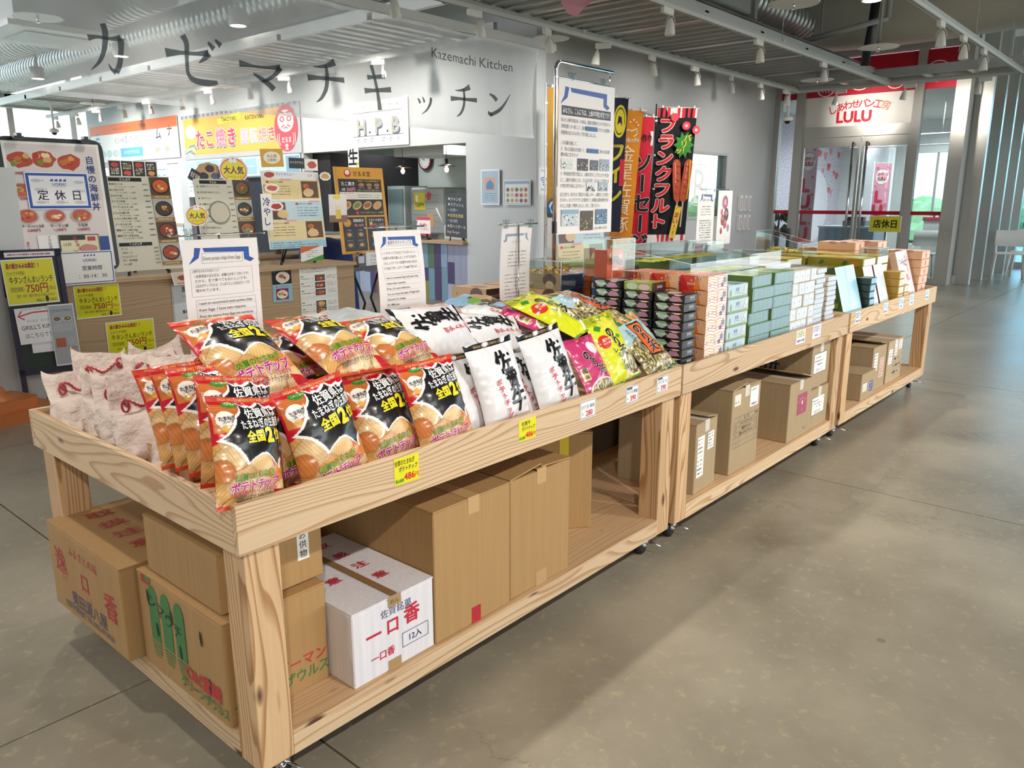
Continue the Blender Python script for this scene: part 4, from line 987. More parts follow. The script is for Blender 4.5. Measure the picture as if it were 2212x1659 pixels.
g = G(); g.T = Matrix.Translation((1.895, .385, TZ + 11 * .0343 + .075)) @ Matrix.Rotation(.5, 4, 'Y'); g.chbox(0, -.02, 0, .05, 0, .018, .002, '3a2014'); tag(g.build('chocolate_bar', PLAS), 'brown chocolate bar propped in the acrylic stand', 'chocolate')
cover('wide sloping clear cover over yellow sample packets', 2.20, .20, 2.86, .60, TZ + 7 * .0528, .055, .115)
g = G(); 
bm = bmesh.new(); bmesh.ops.create_grid(bm, x_segments=8, y_segments=6, size=.5)
for v in bm.verts: v.co = Vector((v.co.x * .15, v.co.y * .10, .012 * (1 - (2 * v.co.x) ** 2) * (1 - (2 * v.co.y) ** 2) + .002 * math.sin(v.co.x * 30)))
g.col = 'e2d83a'; g.bm(bm); g.z = .010; g.ell(0, 0, .045, .03, 'efe6a0', 16); g.text('SAGA', 0, 0, .02, '7a6a1c')
sp = Stack('sample_packet', g, FILM, 'snack packet', 'yellow sample packets under the sloping cover')
for i in range(8): sp.at(2.28 + (i % 4) * .15, .28 + (i // 4) * .15, TZ + 8 * .0528 + .002 if i // 4 else TZ + 7 * .0528 + .006, 'yellow sample packet under the sloping cover, %s row, %s from the left' % (('front', 'rear')[i // 4], ORD[i % 4]), R.uniform(-.4, .4))
cover('low flat clear cover over cream biscuit boxes', 2.98, .30, 3.36, .52, TZ + 11 * .0336, .05, .05)
cover('clear square cover with a red strawberry box inside', 3.31, .70, 3.50, .84, TZ + .3405, .115, .115)
cover('small clear cover over a blue packet', 3.50, .60, 3.60, .80, TZ + .25, .07, .07)
cover('clear cover with sloping grey top over sample sweets', 4.30, .54, 4.54, .86, TZ + 6 * .0558, .07, .15)
candies('golden wrapped biscuit under the sloping cover', 4.33, .62, 4.48, .82, TZ + 6 * .0558, 8, ('e8c24a', 'f2dc8a'), .018, group='golden wrapped biscuits')
cover('small clear cover on the mustard box', 4.62, .17, 4.80, .30, TZ + 6 * .0558, .045, .045)

# ------------------------------------------------------------------ snack bags
def vnoise(x, y, seed=0):
    xi, yi = np.floor(x).astype(int), np.floor(y).astype(int); fx, fy = x - xi, y - yi
    fx, fy = fx * fx * (3 - 2 * fx), fy * fy * (3 - 2 * fy)
    def h(a, b_): 
        q = np.sin(a * 127.1 + b_ * 311.7 + seed * 17.3) * 43758.5453; return q - np.floor(q)
    return (h(xi, yi) * (1 - fx) + h(xi + 1, yi) * fx) * (1 - fy) + (h(xi, yi + 1) * (1 - fx) + h(xi + 1, yi + 1) * fx) * fy
def L3(s_): return np.array(hx(s_)[:3])
def inpoly(x, y, P):
    r = np.zeros(x.shape, bool); n_ = len(P)
    for i in range(n_):
        x0, y0 = P[i]; x1, y1 = P[(i + 1) % n_]
        c_ = ((y0 > y) != (y1 > y)); xx = (x1 - x0) * (y - y0) / ((y1 - y0) if y1 != y0 else 1e-9) + x0
        r ^= c_ & (x < xx)
    return r
def setc(A, m, c_, a=1.0): A[m] = A[m] * (1 - a) + (L3(c_) if isinstance(c_, str) else c_) * a
def burst(tips, pull=.22, cx=.62, cy=.66, k=1.0):
    P = []; n_ = len(tips)
    for i in range(n_):
        a, b_ = tips[i], tips[(i + 1) % n_]; m_ = ((a[0] + b_[0]) / 2, (a[1] + b_[1]) / 2); q = (m_[0] + (cx - m_[0]) * pull, m_[1] + (cy - m_[1]) * pull)
        for t_ in np.linspace(0, 1, 8, endpoint=False):
            P.append(((1 - t_) ** 2 * a[0] + 2 * t_ * (1 - t_) * q[0] + t_ * t_ * b_[0], (1 - t_) ** 2 * a[1] + 2 * t_ * (1 - t_) * q[1] + t_ * t_ * b_[1]))
    return [(cx + (p[0] - cx) * k, cy + (p[1] - cy) * k) for p in P]
def chips(A, s, t, m0):
    base = L3('d39c58'); st = .5 + .5 * np.sin((s * .9 + t * .5) * 150 + 3 * vnoise(s * 6, t * 6)); nz = vnoise(s * 9, t * 12, 3)
    A[m0] = (base * (0.82 + .3 * nz[m0, None])) * (0.86 + .2 * st[m0, None])
    for (cx, cy, rx, ry, th, c_) in ((.18, .44, .2, .16, .5, 'e3bd84'), (.52, .40, .22, .12, -.3, 'e6bb78'), (.30, .22, .2, .13, 1.0, 'd9a35c'), (.86, .42, .16, .13, .9, 'dd7a34'), (.80, .26, .17, .14, .2, 'e08a40'), (.88, .12, .20, .13, .5, 'efcf94'), (.12, .12, .18, .12, -.7, 'dba862'), (.52, .10, .18, .10, .3, 'f0d6a2'), (.06, .33, .12, .14, .3, 'cc7a3c')):
        c, q = math.cos(th), math.sin(th); dx, dy = (s - cx), (t - cy) * 1.35; u, v = (dx * c + dy * q) / rx, (-dx * q + dy * c) / ry; rr = u * u + v * v
        mm = m0 & (rr < 1); st = .5 + .5 * np.sin((dx * c + dy * q) * 170)
        A[mm] = L3(c_) * (0.84 + .22 * st[mm, None]) * (1.05 - .22 * rr[mm, None])
        mm = m0 & (rr >= 1) & (rr < 1.09); A[mm] *= .62
    mm = m0 & (np.abs(vnoise(s * 4, t * 5, 9) - .5) < .035) & (s < .35); setc(A, mm, '7a3018', .6)
TIPS = [(.08, .60), (.36, .385), (.62, .47), (.82, .345), (1.06, .44), (1.06, .92), (.86, .90), (.70, .95), (.50, .90), (.40, .945), (.30, .80)]
def paint_onion(s, t):
    A = np.empty(s.shape + (3,)); A[:] = L3('c4142a'); A *= (0.9 + .2 * vnoise(s * 5, t * 5))[..., None]
    chips(A, s, t, t < .57 - .14 * np.abs(s - .1) + .02 * np.sin(s * 14))
    setc(A, (s > .7) & (t < .14) & (s + t * .8 > .86), 'c81e2c')
    setc(A, (s > .02) & (s < .34) & (t > .66) & (t < .915), 'cf7636'); setc(A, (s < .34) & (t > .80) & (t < .915) & (np.sin(t * 300) > 0), 'b85f28')
    e = ((s - .17) / .12) ** 2 + ((t - .775) / .085) ** 2; setc(A, e < 1, 'f3ece2')
    e = ((s - .22) / .06) ** 2 + ((t - .70) / .03) ** 2; setc(A, e < 1, 'd8505a')
    e = ((s - .14) / .05) ** 2 + ((t - .70) / .03) ** 2; setc(A, e < 1, 'e0b048')
    for k, c_ in ((1.10, 'f6f2ee'), (1.0, '18161a')): setc(A, inpoly(s, t, burst(TIPS, k=k)), c_)
    setc(A, inpoly(s, t, [(.16, .905), (.28, .885), (.42, .92), (.38, .945), (.2, .94)]), '2f8a38')
    setc(A, t > .945, 'd4452c'); setc(A, t < .035, 'c8401f')
    e = ((s - .45) / .36) ** 2 + ((t - .185) / .075) ** 2; setc(A, (e < 1), 'f6e6cc', .35)
    return A
def text_onion(g, W_, H_):
    X = lambda s_: (s_ - .5) * W_; Y = lambda t_: (t_ - .5) * H_
    g.text('佐賀県は', X(.68), Y(.845), H_ * .105, 'f6f4f0', .022, w=W_ * .50, rot=.10)
    g.text('たまねぎの生産量', X(.66), Y(.745), H_ * .095, 'f6f4f0', .022, w=W_ * .66, rot=.10)
    g.text('全国', X(.50), Y(.615), H_ * .115, 'f2e021', .04, w=W_ * .28, rot=.10); g.text('2', X(.73), Y(.635), H_ * .19, 'f2e021', .055, rot=.10); g.text('位!', X(.90), Y(.64), H_ * .11, 'f2e021', .04, w=W_ * .18, rot=.1)
    g.text('たまねぎ', X(.17), Y(.79), H_ * .042, '2a1c1c', .03, w=W_ * .2, rot=.1); g.text('スープ', X(.17), Y(.755), H_ * .036, '2a1c1c', .03, w=W_ * .14, rot=.1)
    g.text('このうま味が', X(.29), Y(.922), H_ * .022, 'f0ef9a', .01, w=W_ * .2)
    g.text('佐賀のたまねぎ', X(.44), Y(.270), H_ * .068, '2f7a2a', .03, (.035, 'f0d24a'), W_ * .55, rot=.10)
    g.text('ポテトチップ', X(.45), Y(.190), H_ * .095, 'b81f80', .035, (.045, 'fbeef2'), W_ * .66, rot=.10)
    g.text('佐賀県産のおいしいたまねぎを', X(.46), Y(.135), H_ * .042, 'b8202c', .015, (.02, 'f8e8d8'), W_ * .62, rot=.08)
    g.text('使用したポテトチップです。', X(.47), Y(.092), H_ * .042, '2a1a14', .015, (.02, 'f8e8d8'), W_ * .52, rot=.08)
    g.text('SAGA NO TAMANEGI POTATO CHIP', X(.5), Y(.968), H_ * .034, 'f0c060', .01, w=W_ * .86)
def paint_beef(s, t):
    A = np.empty(s.shape + (3,)); A[:] = L3('e9e8ea'); setc(A, t > .935, '17171a'); setc(A, t < .03, '1a1a1c')
    return A
def text_beef(g, W_, H_):
    X = lambda s_: (s_ - .5) * W_; Y = lambda t_: (t_ - .5) * H_
    g.text('SAGA BEEF POTATO CHIP', X(.5), Y(.966), H_ * .040, 'd9b87a', .01, w=W_ * .88)
    for ch, x, y, h_ in (('佐', .56, .73, .27), ('賀', .62, .51, .23), ('牛', .66, .28, .28)):
        g.text(ch, X(x), Y(y), H_ * h_, '141416', .032, sx=.95, skew=.10, rot=.06)
    for i, ch in enumerate('ポテトチップ'): g.text(ch, X(.31 + .018 * i), Y(.52 - .078 * i), H_ * .078, 'c8202e', .03, (.03, 'f6dede'))
def nori_tex(A, s, t, m, seed=0):
    a = vnoise(s * 40, t * 26, seed); b_ = vnoise(s * 90 + t * 30, t * 60, seed + 2)
    v = a * .55 + b_ * .45
    for lo, hi, c_ in ((0, .36, '3f3a1c'), (.36, .5, '7a6a3a'), (.5, .62, 'a8965a'), (.62, 1.1, 'd8cc9c')): setc(A, m & (v >= lo) & (v < hi), c_)
def paint_nori(s, t):
    A = np.empty(s.shape + (3,)); A[:] = L3('a9c8d4'); nori_tex(A, s, t, (t < .52 + .08 * np.sin(s * 5)) | (s > .86), 1)
    st = np.floor(s * 11).astype(int) % 2; setc(A, (t > .86) & (st == 0), '1f7a4a'); setc(A, (t > .86) & (st == 1), 'e08a44'); setc(A, (t < .035), '1f7a4a')
    P = [(.36, .30), (.70, .26), (.66, .80), (.33, .82)]; setc(A, inpoly(s, t, [(.335, .27), (.73, .235), (.69, .825), (.305, .845)]), '1c1410'); setc(A, inpoly(s, t, P), 'e8682c')
    e = ((s - .5) / .03) ** 2 + ((t - .93) / .016) ** 2; setc(A, e < 1, '14141a')
    return A
def text_nori(g, W_, H_):
    X = lambda s_: (s_ - .5) * W_; Y = lambda t_: (t_ - .5) * H_
    for i, ch in enumerate('のり天'): g.text(ch, X(.50 + .008 * i), Y(.71 - .165 * i), H_ * .19, '17110e', .035, (.025, 'f4e8d8'))
    for i, ch in enumerate('有明海産のり使用'): g.text(ch, X(.19), Y(.74 - .05 * i), H_ * .05, '2a4a3a', .015, (.02, 'e8f4f4'))
def paint_lemon(s, t):
    A = np.empty(s.shape + (3,)); A[:] = L3('dbe024'); A *= (1 - .25 * np.clip((s - .6), 0, 1) + .05 * vnoise(s * 4, t * 4))[..., None]
    setc(A, t > .86, 'b8c41e'); setc(A, (t > .90) & (np.sin(s * 150) > .55) & (t < .985), '3f4a14')
    for (x, y, r) in ((.40, .84, .10), (.62, .87, .11), (.80, .78, .09)):
        e = np.hypot(s - x, (t - y) * 1.35); setc(A, e < r, 'f2ea9a'); setc(A, e < r * .85, 'e6dc3c')
    setc(A, inpoly(s, t, [(.10, .80), (.20, .86), (.33, .81), (.22, .75)]), '3f8a34'); setc(A, inpoly(s, t, [(.60, .62), (.68, .66), (.78, .62), (.70, .58)]), '4f9a3c')
    e = ((s - .20) / .15) ** 2 + ((t - .60) / .10) ** 2; setc(A, e < 1, 'd8321e')
    m = (s + (1 - t) > 1.12) & (t < .42) & (s > .45); setc(A, m, 'f0ead8'); e = ((s - .80) / .24) ** 2 + ((t - .22) / .17) ** 2; nori_tex(A, s, t, e < 1, 5)
    setc(A, t < .03, '6f9a2a')
    return A
def text_lemon(g, W_, H_):
    X = lambda s_: (s_ - .5) * W_; Y = lambda t_: (t_ - .5) * H_
    for i, ch in enumerate('のり天'): g.text(ch, X(.46 + .05 * i), Y(.70 - .15 * i), H_ * .18, '15130e', .035, (.03, 'f2f0d0'))
    for i, ch in enumerate('レモン味'): g.text(ch, X(.34 + .03 * i), Y(.44 - .09 * i), H_ * .095, '1c1a10', .02, (.03, 'f4f4d8'))
    g.text('瀬戸内', X(.20), Y(.62), H_ * .05, 'f6f0d8', .01); g.text('のり使用', X(.20), Y(.57), H_ * .04, 'f6f0d8', .01)
def paint_plum(s, t):
    A = np.empty(s.shape + (3,)); A[:] = L3('c93a72'); A *= (1 - .3 * np.clip(.5 - t, 0, 1) + .05 * vnoise(s * 4, t * 4))[..., None]
    e = ((s - .70) / .16) ** 2 + ((t - .80) / .10) ** 2; setc(A, e < 1, 'f4e6ea')
    for (x, y) in ((.3, .88), (.78, .6), (.55, .9), (.85, .35), (.12, .75)):
        e = np.hypot(s - x, (t - y) * 1.3); setc(A, e < .03, 'e88aa8')
    e = ((s - .5) / .42) ** 2 + ((t - .19) / .15) ** 2; setc(A, e < 1, 'f0e8e6'); e = ((s - .5) / .37) ** 2 + ((t - .20) / .125) ** 2; nori_tex(A, s, t, e < 1, 8)
    setc(A, (s < .2) & (s > .04) & (t > .36) & (t < .54), 'e8e0a0'); setc(A, (t > .95), 'b82a62')
    return A
def text_plum(g, W_, H_):
    X = lambda s_: (s_ - .5) * W_; Y = lambda t_: (t_ - .5) * H_
    for i, ch in enumerate('のり天'): g.text(ch, X(.36 + .13 * i), Y(.70 - .13 * i), H_ * .18, '17110e', .035, (.03, 'f8eef0'))
    g.text('梅', X(.12), Y(.50), H_ * .09, '2a1a1a', .02); g.text('味', X(.12), Y(.41), H_ * .07, '2a1a1a', .02)
def paint_cookie(s, t):
    A = np.empty(s.shape + (3,)); A[:] = L3('8fb8d8'); setc(A, (t < .5) & (s > .3), '5c4a3a'); e = ((s - .6) / .25) ** 2 + ((t - .35) / .2) ** 2; setc(A, e < 1, 'c8a878')
    e = ((s - .25) / .15) ** 2 + ((t - .3) / .12) ** 2; setc(A, e < 1, '7fb04a'); setc(A, t > .93, '1c1c28'); setc(A, t < .06, 'a85a34')
    return A
def text_cookie(g, W_, H_):
    g.text('島原一', 0, H_ * .2, H_ * .12, 'f4f4f4', .02)
def paint_shrimp(s, t):
    A = np.empty(s.shape + (3,)); A[:] = L3('d8b8ae'); v = vnoise(s * 16, t * 16, 4); setc(A, v > .55, 'c88a80'); setc(A, v > .75, 'ecdcd2'); setc(A, (t > .45) & (t < .62) & (s > .4), '8a3a48')
    return A
def paint_silver(s, t):
    A = np.empty(s.shape + (3,)); A[:] = L3('b9bec2'); A *= (.8 + .4 * vnoise(s * 5, t * 7))[..., None]; return A
def none_text(g, W_, H_): pass

def bag_proto(name, W_, H_, T_, paint, txt, seed, nu=96, nv=128, back='b8232c', fine=True):
    rs = np.random.RandomState(seed)
    ph = rs.uniform(0, 6.28, 12); am = rs.uniform(.4, 1.0, 12)
    def zf(u, v):        # puffed half thickness, u and v in -1..1
        a = np.clip(1 - np.abs(u) ** 2.6, 0, 1) ** .75; vv = np.clip(np.abs(v) / .90, 0, 1); b_ = np.clip(1 - vv ** 3.0, 0, 1) ** .8
        z = T_ * a * b_ * (1 - .16 * v)
        ed = np.clip(np.abs(v) - .35, 0, 1) * 1.5
        z = z + .0042 * ed * a * (am[0] * np.sin(u * 9 + ph[0] + v * 2) + am[1] * np.sin(u * 16 + ph[1] - v * 4)) * np.clip((1 - np.abs(v)) * 9, 0, 1)
        z = z + .0022 * a * (am[2] * np.sin(u * 4 + v * 7 + ph[2]) + am[3] * np.sin(v * 12 - u * 5 + ph[3])) * b_
        z = z + .0015 * np.sin(v * 30 + ph[4]) * np.abs(u) ** 4 * (1 - np.abs(u)) * 6
        return z
    def pos(x, y):
        u = x / (W_ / 2); v = y / (H_ / 2)
        pinch = 1 - .075 * np.clip(1 - np.abs(v) ** 2.2, 0, 1)
        return x * pinch, y * (1 - .02 * np.clip(1 - u * u, 0, 1)), zf(u, v)
    us = np.linspace(-1, 1, nu); vs = np.linspace(-1, 1, nv); U, V = np.meshgrid(us, vs)
    X, Y, Z = pos(U * W_ / 2, V * H_ / 2)
    g = G(); idx = np.arange(nu * nv).reshape(nv, nu)
    fs = np.stack([idx[:-1, :-1], idx[:-1, 1:], idx[1:, 1:], idx[1:, :-1]], -1).reshape(-1, 4)
    sc = (U[:-1, :-1] + (us[1] - us[0]) / 2 + 1) / 2; tc_ = (V[:-1, :-1] + (vs[1] - vs[0]) / 2 + 1) / 2
    A = paint(sc, tc_).reshape(-1, 3)
    cols = [(float(a[0]), float(a[1]), float(a[2]), 1.0) for a in A]
    g.smooth = True
    g.add(np.stack([X, Y, Z], -1).reshape(-1, 3).tolist(), [tuple(int(q) for q in f) for f in fs], cols)
    # back side, coarser
    nb, mb_ = 24, 32; us = np.linspace(-1, 1, nb); vs = np.linspace(-1, 1, mb_); U, V = np.meshgrid(us, vs); Xb, Yb, Zb = pos(U * W_ / 2, V * H_ / 2)
    idx = np.arange(nb * mb_).reshape(mb_, nb); g.col = back
    g.add(np.stack([Xb, Yb, -Zb * .55 - .0006], -1).reshape(-1, 3).tolist(), [tuple(int(q) for q in (a, d_, c_, b_)) for a, b_, c_, d_ in np.stack([idx[:-1, :-1], idx[:-1, 1:], idx[1:, 1:], idx[1:, :-1]], -1).reshape(-1, 4)])
    t = thing(name, 'x', 'snack bag')
    g.build('pouch', FILM, t)
    g = G(); g.dz = .00025; g.z = .0009
    def mp(p):
        x, y, z = pos(p.x, p.y); return Vector((float(x), float(y), float(z) + p.z))
    g.map = mp
    txt(g, W_, H_)
    if g.v: g.build('printed_lettering', FILM, t)
    return t

PR = {}
def proto(k):
    if k not in PR:
        W_, H_, T_, p_, t_, bk = dict(onion=(.205, .275, .042, paint_onion, text_onion, 'c01c2a'), beef=(.205, .275, .042, paint_beef, text_beef, 'dcdcde'), nori=(.20, .265, .026, paint_nori, text_nori, 'c9c2a4'),
            lemon=(.195, .265, .028, paint_lemon, text_lemon, 'c8d020'), plum=(.185, .25, .028, paint_plum, text_plum, 'c03a6a'), cookie=(.24, .2, .03, paint_cookie, text_cookie, '30303c'), shrimp=(.19, .24, .03, paint_shrimp, none_text, 'd0b0a8'), silver=(.25, .25, .03, paint_silver, none_text, 'b0b4b8'))[k]
        small = k in ('cookie', 'shrimp', 'silver')
        PR[k] = [bag_proto('snack_bag', W_, H_, T_, p_, t_, 3, *((40, 50) if small else (100, 136)), bk), False, W_, H_]
    return PR[k]
def bag(k, c_, r_, u_, w0, h0, label, group, sc=1.0, roll=0):
    P = proto(k); W_, H_ = P[2] * sc, P[3] * sc
    r = Vector(r_).normalized(); u = Vector(u_).normalized()
    tl = Vector(c_) - r * w0 / 2 + u * h0 / 2
    c = tl + r * W_ / 2 - u * H_ / 2
    M = frame(c, r, u) @ Matrix.Rotation(roll, 4, 'Z') @ Matrix.Diagonal((sc, sc, sc, 1))
    if not P[1]: o = P[0]; P[1] = True; o.matrix_world = M; o['label'] = label
    else: o = dup(P[0], label, M=M)
    tag(o, None, None, group)
    return o
GO, GBf, GN = 'red and black onion potato chip bags', 'white beef potato chip bags', 'seaweed tempura snack bags'
for a in (
    ('onion', (0.088, 0.072, 0.825), (0.97, 0.10, -0.219), (0.147, 0.352, 0.924), .202, .214, 'red onion chip bag at the near left corner of the tray, fully visible', GO, .86),
    ('onion', (0.283, 0.09, 0.812), (0.994, 0.047, 0.103), (-0.112, 0.286, 0.951), .205, .241, 'red onion chip bag standing second from the near left corner', GO, .97),
    ('onion', (0.501, 0.15, 0.786), (0.999, 0.0, 0.033), (-0.03, 0.413, 0.91), .181, .252, 'red onion chip bag set slightly back, third along the front board', GO, .96),
    ('onion', (0.643, 0.09, 0.8), (0.998, -0.053, 0.029), (-0.006, 0.389, 0.921), .190, .256, 'red onion chip bag next to the white beef bags', GO, .95),
    ('onion', (0.078, 0.158, 0.868), (0.97, -0.04, -0.171), (0.172, 0.30, 0.938), .126, .199, 'red onion chip bag just left behind the corner bag, seen partly', GO, .88),
    ('onion', (0.068, 0.220, 0.882), (0.981, -0.08, -0.02), (0.06, 0.38, 0.913), .130, .206, 'red onion chip bag in the left row, second behind the corner bag', GO, .88),
    ('onion', (0.056, 0.283, 0.888), (0.977, -0.12, 0.025), (0.0, 0.44, 0.883), .119, .193, 'red onion chip bag in the left row, third behind the corner bag', GO, .88),
    ('onion', (0.044, 0.346, 0.890), (0.961, -0.16, 0.045), (0.0, 0.52, 0.814), .112, .164, 'red onion chip bag in the left row, closest to the white pouches', GO, .88),
    ('onion', (0.196, 0.300, 0.850), (0.984, -0.156, 0.084), (-0.021, 0.371, 0.928), .129, .164, 'red onion chip bag hidden behind the corner bag, top showing', GO, .92),
    ('onion', (0.212, 0.175, 0.822), (0.994, 0.101, -0.05), (0.023, 0.256, 0.966), .099, .188, 'red onion chip bag squeezed between the first two front bags', GO, .90),
    ('onion', (0.629, 0.225, 0.745), (1.0, 0.0, -0.004), (0.004, 0.361, 0.933), .105, .196, 'red onion chip bag behind the gap left of the white bags', GO, .92),
    ('onion', (0.216, 0.315, 0.985), (0.999, 0.042, -0.022), (-0.024, 0.85, 0.526), .238, .249, 'large red onion chip bag lying on top, leftmost of the upper row', GO, 1.10),
    ('onion', (0.474, 0.322, 0.972), (0.993, 0.106, -0.051), (-0.076, 0.908, 0.412), .236, .246, 'red onion chip bag lying on top, middle of the upper row', GO, 1.05),
    ('onion', (0.706, 0.35, 0.945), (0.989, 0.144, -0.022), (-0.12, 0.894, 0.431), .250, .222, 'red onion chip bag lying on top, rightmost of the upper row', GO, 1.02),
    ('onion', (0.421, 0.44, 0.925), (0.998, -0.0, -0.057), (0.029, 0.864, 0.502), .114, .189, 'red onion chip bag showing between the two left upper bags', GO, .9),
    ('onion', (0.179, 0.42, 0.872), (0.916, -0.395, 0.067), (0.304, 0.795, 0.525), .101, .138, 'red onion chip bag buried under the leftmost upper bag', GO, .9),
    ('onion', (0.432, 0.345, 0.856), (0.998, -0.0, -0.057), (0.022, 0.924, 0.383), .155, .178, 'red onion chip bag buried under the middle upper bag', GO, .9),
    ('onion', (0.658, 0.345, 0.834), (0.994, -0.0, -0.107), (0.053, 0.871, 0.489), .154, .152, 'red onion chip bag buried under the rightmost upper bag', GO, .9),
    ('beef', (0.885, 0.088, 0.824), (0.998, -0.026, 0.06), (-0.049, 0.314, 0.948), .195, .245, 'white beef chip bag standing upright in the middle of the front row', GBf, .95),
    ('beef', (0.814, 0.148, 0.789), (0.995, 0.099, -0.02), (-0.029, 0.471, 0.882), .151, .243, 'white beef chip bag half hidden beside the red bags', GBf, .93),
    ('beef', (1.14, 0.1, 0.823), (0.995, 0.0, 0.103), (-0.097, 0.321, 0.942), .214, .252, 'white beef chip bag standing beside the pink snack bag', GBf, 1.0),
    ('beef', (0.896, 0.34, 0.937), (0.062, 0.759, 0.648), (-0.998, 0.043, 0.045), .190, .287, 'white beef chip bag lying sideways over the red bags', GBf, 1.0),
    ('beef', (1.09, 0.33, 0.912), (0.367, 0.75, 0.551), (-0.925, 0.355, 0.133), .180, .197, 'white beef chip bag lying behind the upright white bag', GBf, .9),
    ('beef', (1.272, 0.462, 0.932), (0.987, 0.162, -0.013), (-0.149, 0.932, 0.331), .216, .218, 'white beef chip bag lying flat at the back beside the pink packet', GBf, .95),
    ('beef', (1.07, 0.19, 0.791), (1.0, -0.0, 0.027), (-0.022, 0.565, 0.825), .170, .182, 'white beef chip bag behind the gap of the two upright ones', GBf, .95),
    ('lemon', (1.389, 0.312, 0.955), (0.974, 0.207, 0.095), (-0.228, 0.907, 0.353), .217, .243, 'yellow lemon snack bag lying on top of the pile', GN, 1.1),
    ('lemon', (1.53, 0.128, 0.828), (0.995, 0.066, 0.069), (-0.093, 0.52, 0.849), .200, .259, 'yellow lemon snack bag standing in the front row', GN, .98),
    ('plum', (1.352, 0.1, 0.796), (0.998, 0.057, 0.024), (-0.049, 0.495, 0.867), .177, .204, 'pink plum snack bag standing in the front row', GN, .95),
    ('plum', (1.31, 0.365, 0.938), (0.976, 0.2, 0.091), (-0.218, 0.935, 0.279), .150, .181, 'pink plum snack bag lying under the yellow one', GN, .95),
    ('nori', (1.711, 0.125, 0.823), (0.991, 0.045, 0.128), (-0.125, 0.675, 0.727), .200, .248, 'seaweed snack bag with orange label standing at the table corner', GN, 1.0),
    ('nori', (1.708, 0.372, 0.940), (0.988, 0.153, 0.0), (-0.144, 0.931, 0.336), .300, .256, 'seaweed snack bag with striped header lying on top at the right', GN, 1.15),
    ('nori', (1.627, 0.513, 0.926), (0.99, 0.143, 0.018), (-0.141, 0.929, 0.342), .244, .178, 'seaweed snack bag lying at the back behind the yellow one', GN, 1.0),
    ('nori', (1.700, 0.225, 0.842), (1.0, 0.0, 0.02), (-0.013, 0.765, 0.644), .205, .212, 'seaweed snack bag right behind the one at the table corner', GN, 1.0),
    ('cookie', (1.457, 0.73, 0.942), (0.957, 0.288, 0.036), (-0.29, 0.954, 0.069), .28, .201, 'crumpled blue cookie packet at the back, left one', 'blue cookie packets', 1.0),
    ('cookie', (1.482, 0.593, 0.914), (0.96, 0.278, -0.045), (-0.262, 0.94, 0.221), .234, .190, 'crumpled blue cookie packet lying before its twin', 'blue cookie packets', 1.0),
    ('shrimp', (1.157, 0.538, 0.937), (0.982, 0.18, -0.059), (-0.16, 0.956, 0.246), .195, .261, 'clear packet of pink crackers lying at the back', None, 1.0),
    ('silver', (0.818, 0.638, 0.955), (0.954, 0.294, -0.047), (-0.284, 0.946, 0.157), .255, .249, 'silver foil packet lying behind the red bags', None, 1.0),
    ('onion', (0.52, 0.60, 0.86), (1, 0.0, 0), (0, 0.98, 0.2), .2, .26, 'red onion chip bag lying flat at the back of the tray', GO, 1.0),
    ('onion', (0.75, 0.78, 0.80), (1, 0.1, 0), (0, 0.98, 0.2), .2, .26, 'red onion chip bag lying flat under the silver packet', GO, 1.0),
    ('beef', (1.10, 0.74, 0.84), (1, 0.1, 0), (0, 0.98, 0.15), .2, .26, 'white beef chip bag lying flat at the rear of the tray', GBf, 1.0),
    ('beef', (1.35, 0.62, 0.85), (1, -0.1, 0), (0, 0.98, 0.15), .2, .26, 'white beef chip bag lying flat under the blue packets', GBf, 1.0),
): bag(*a[:9])
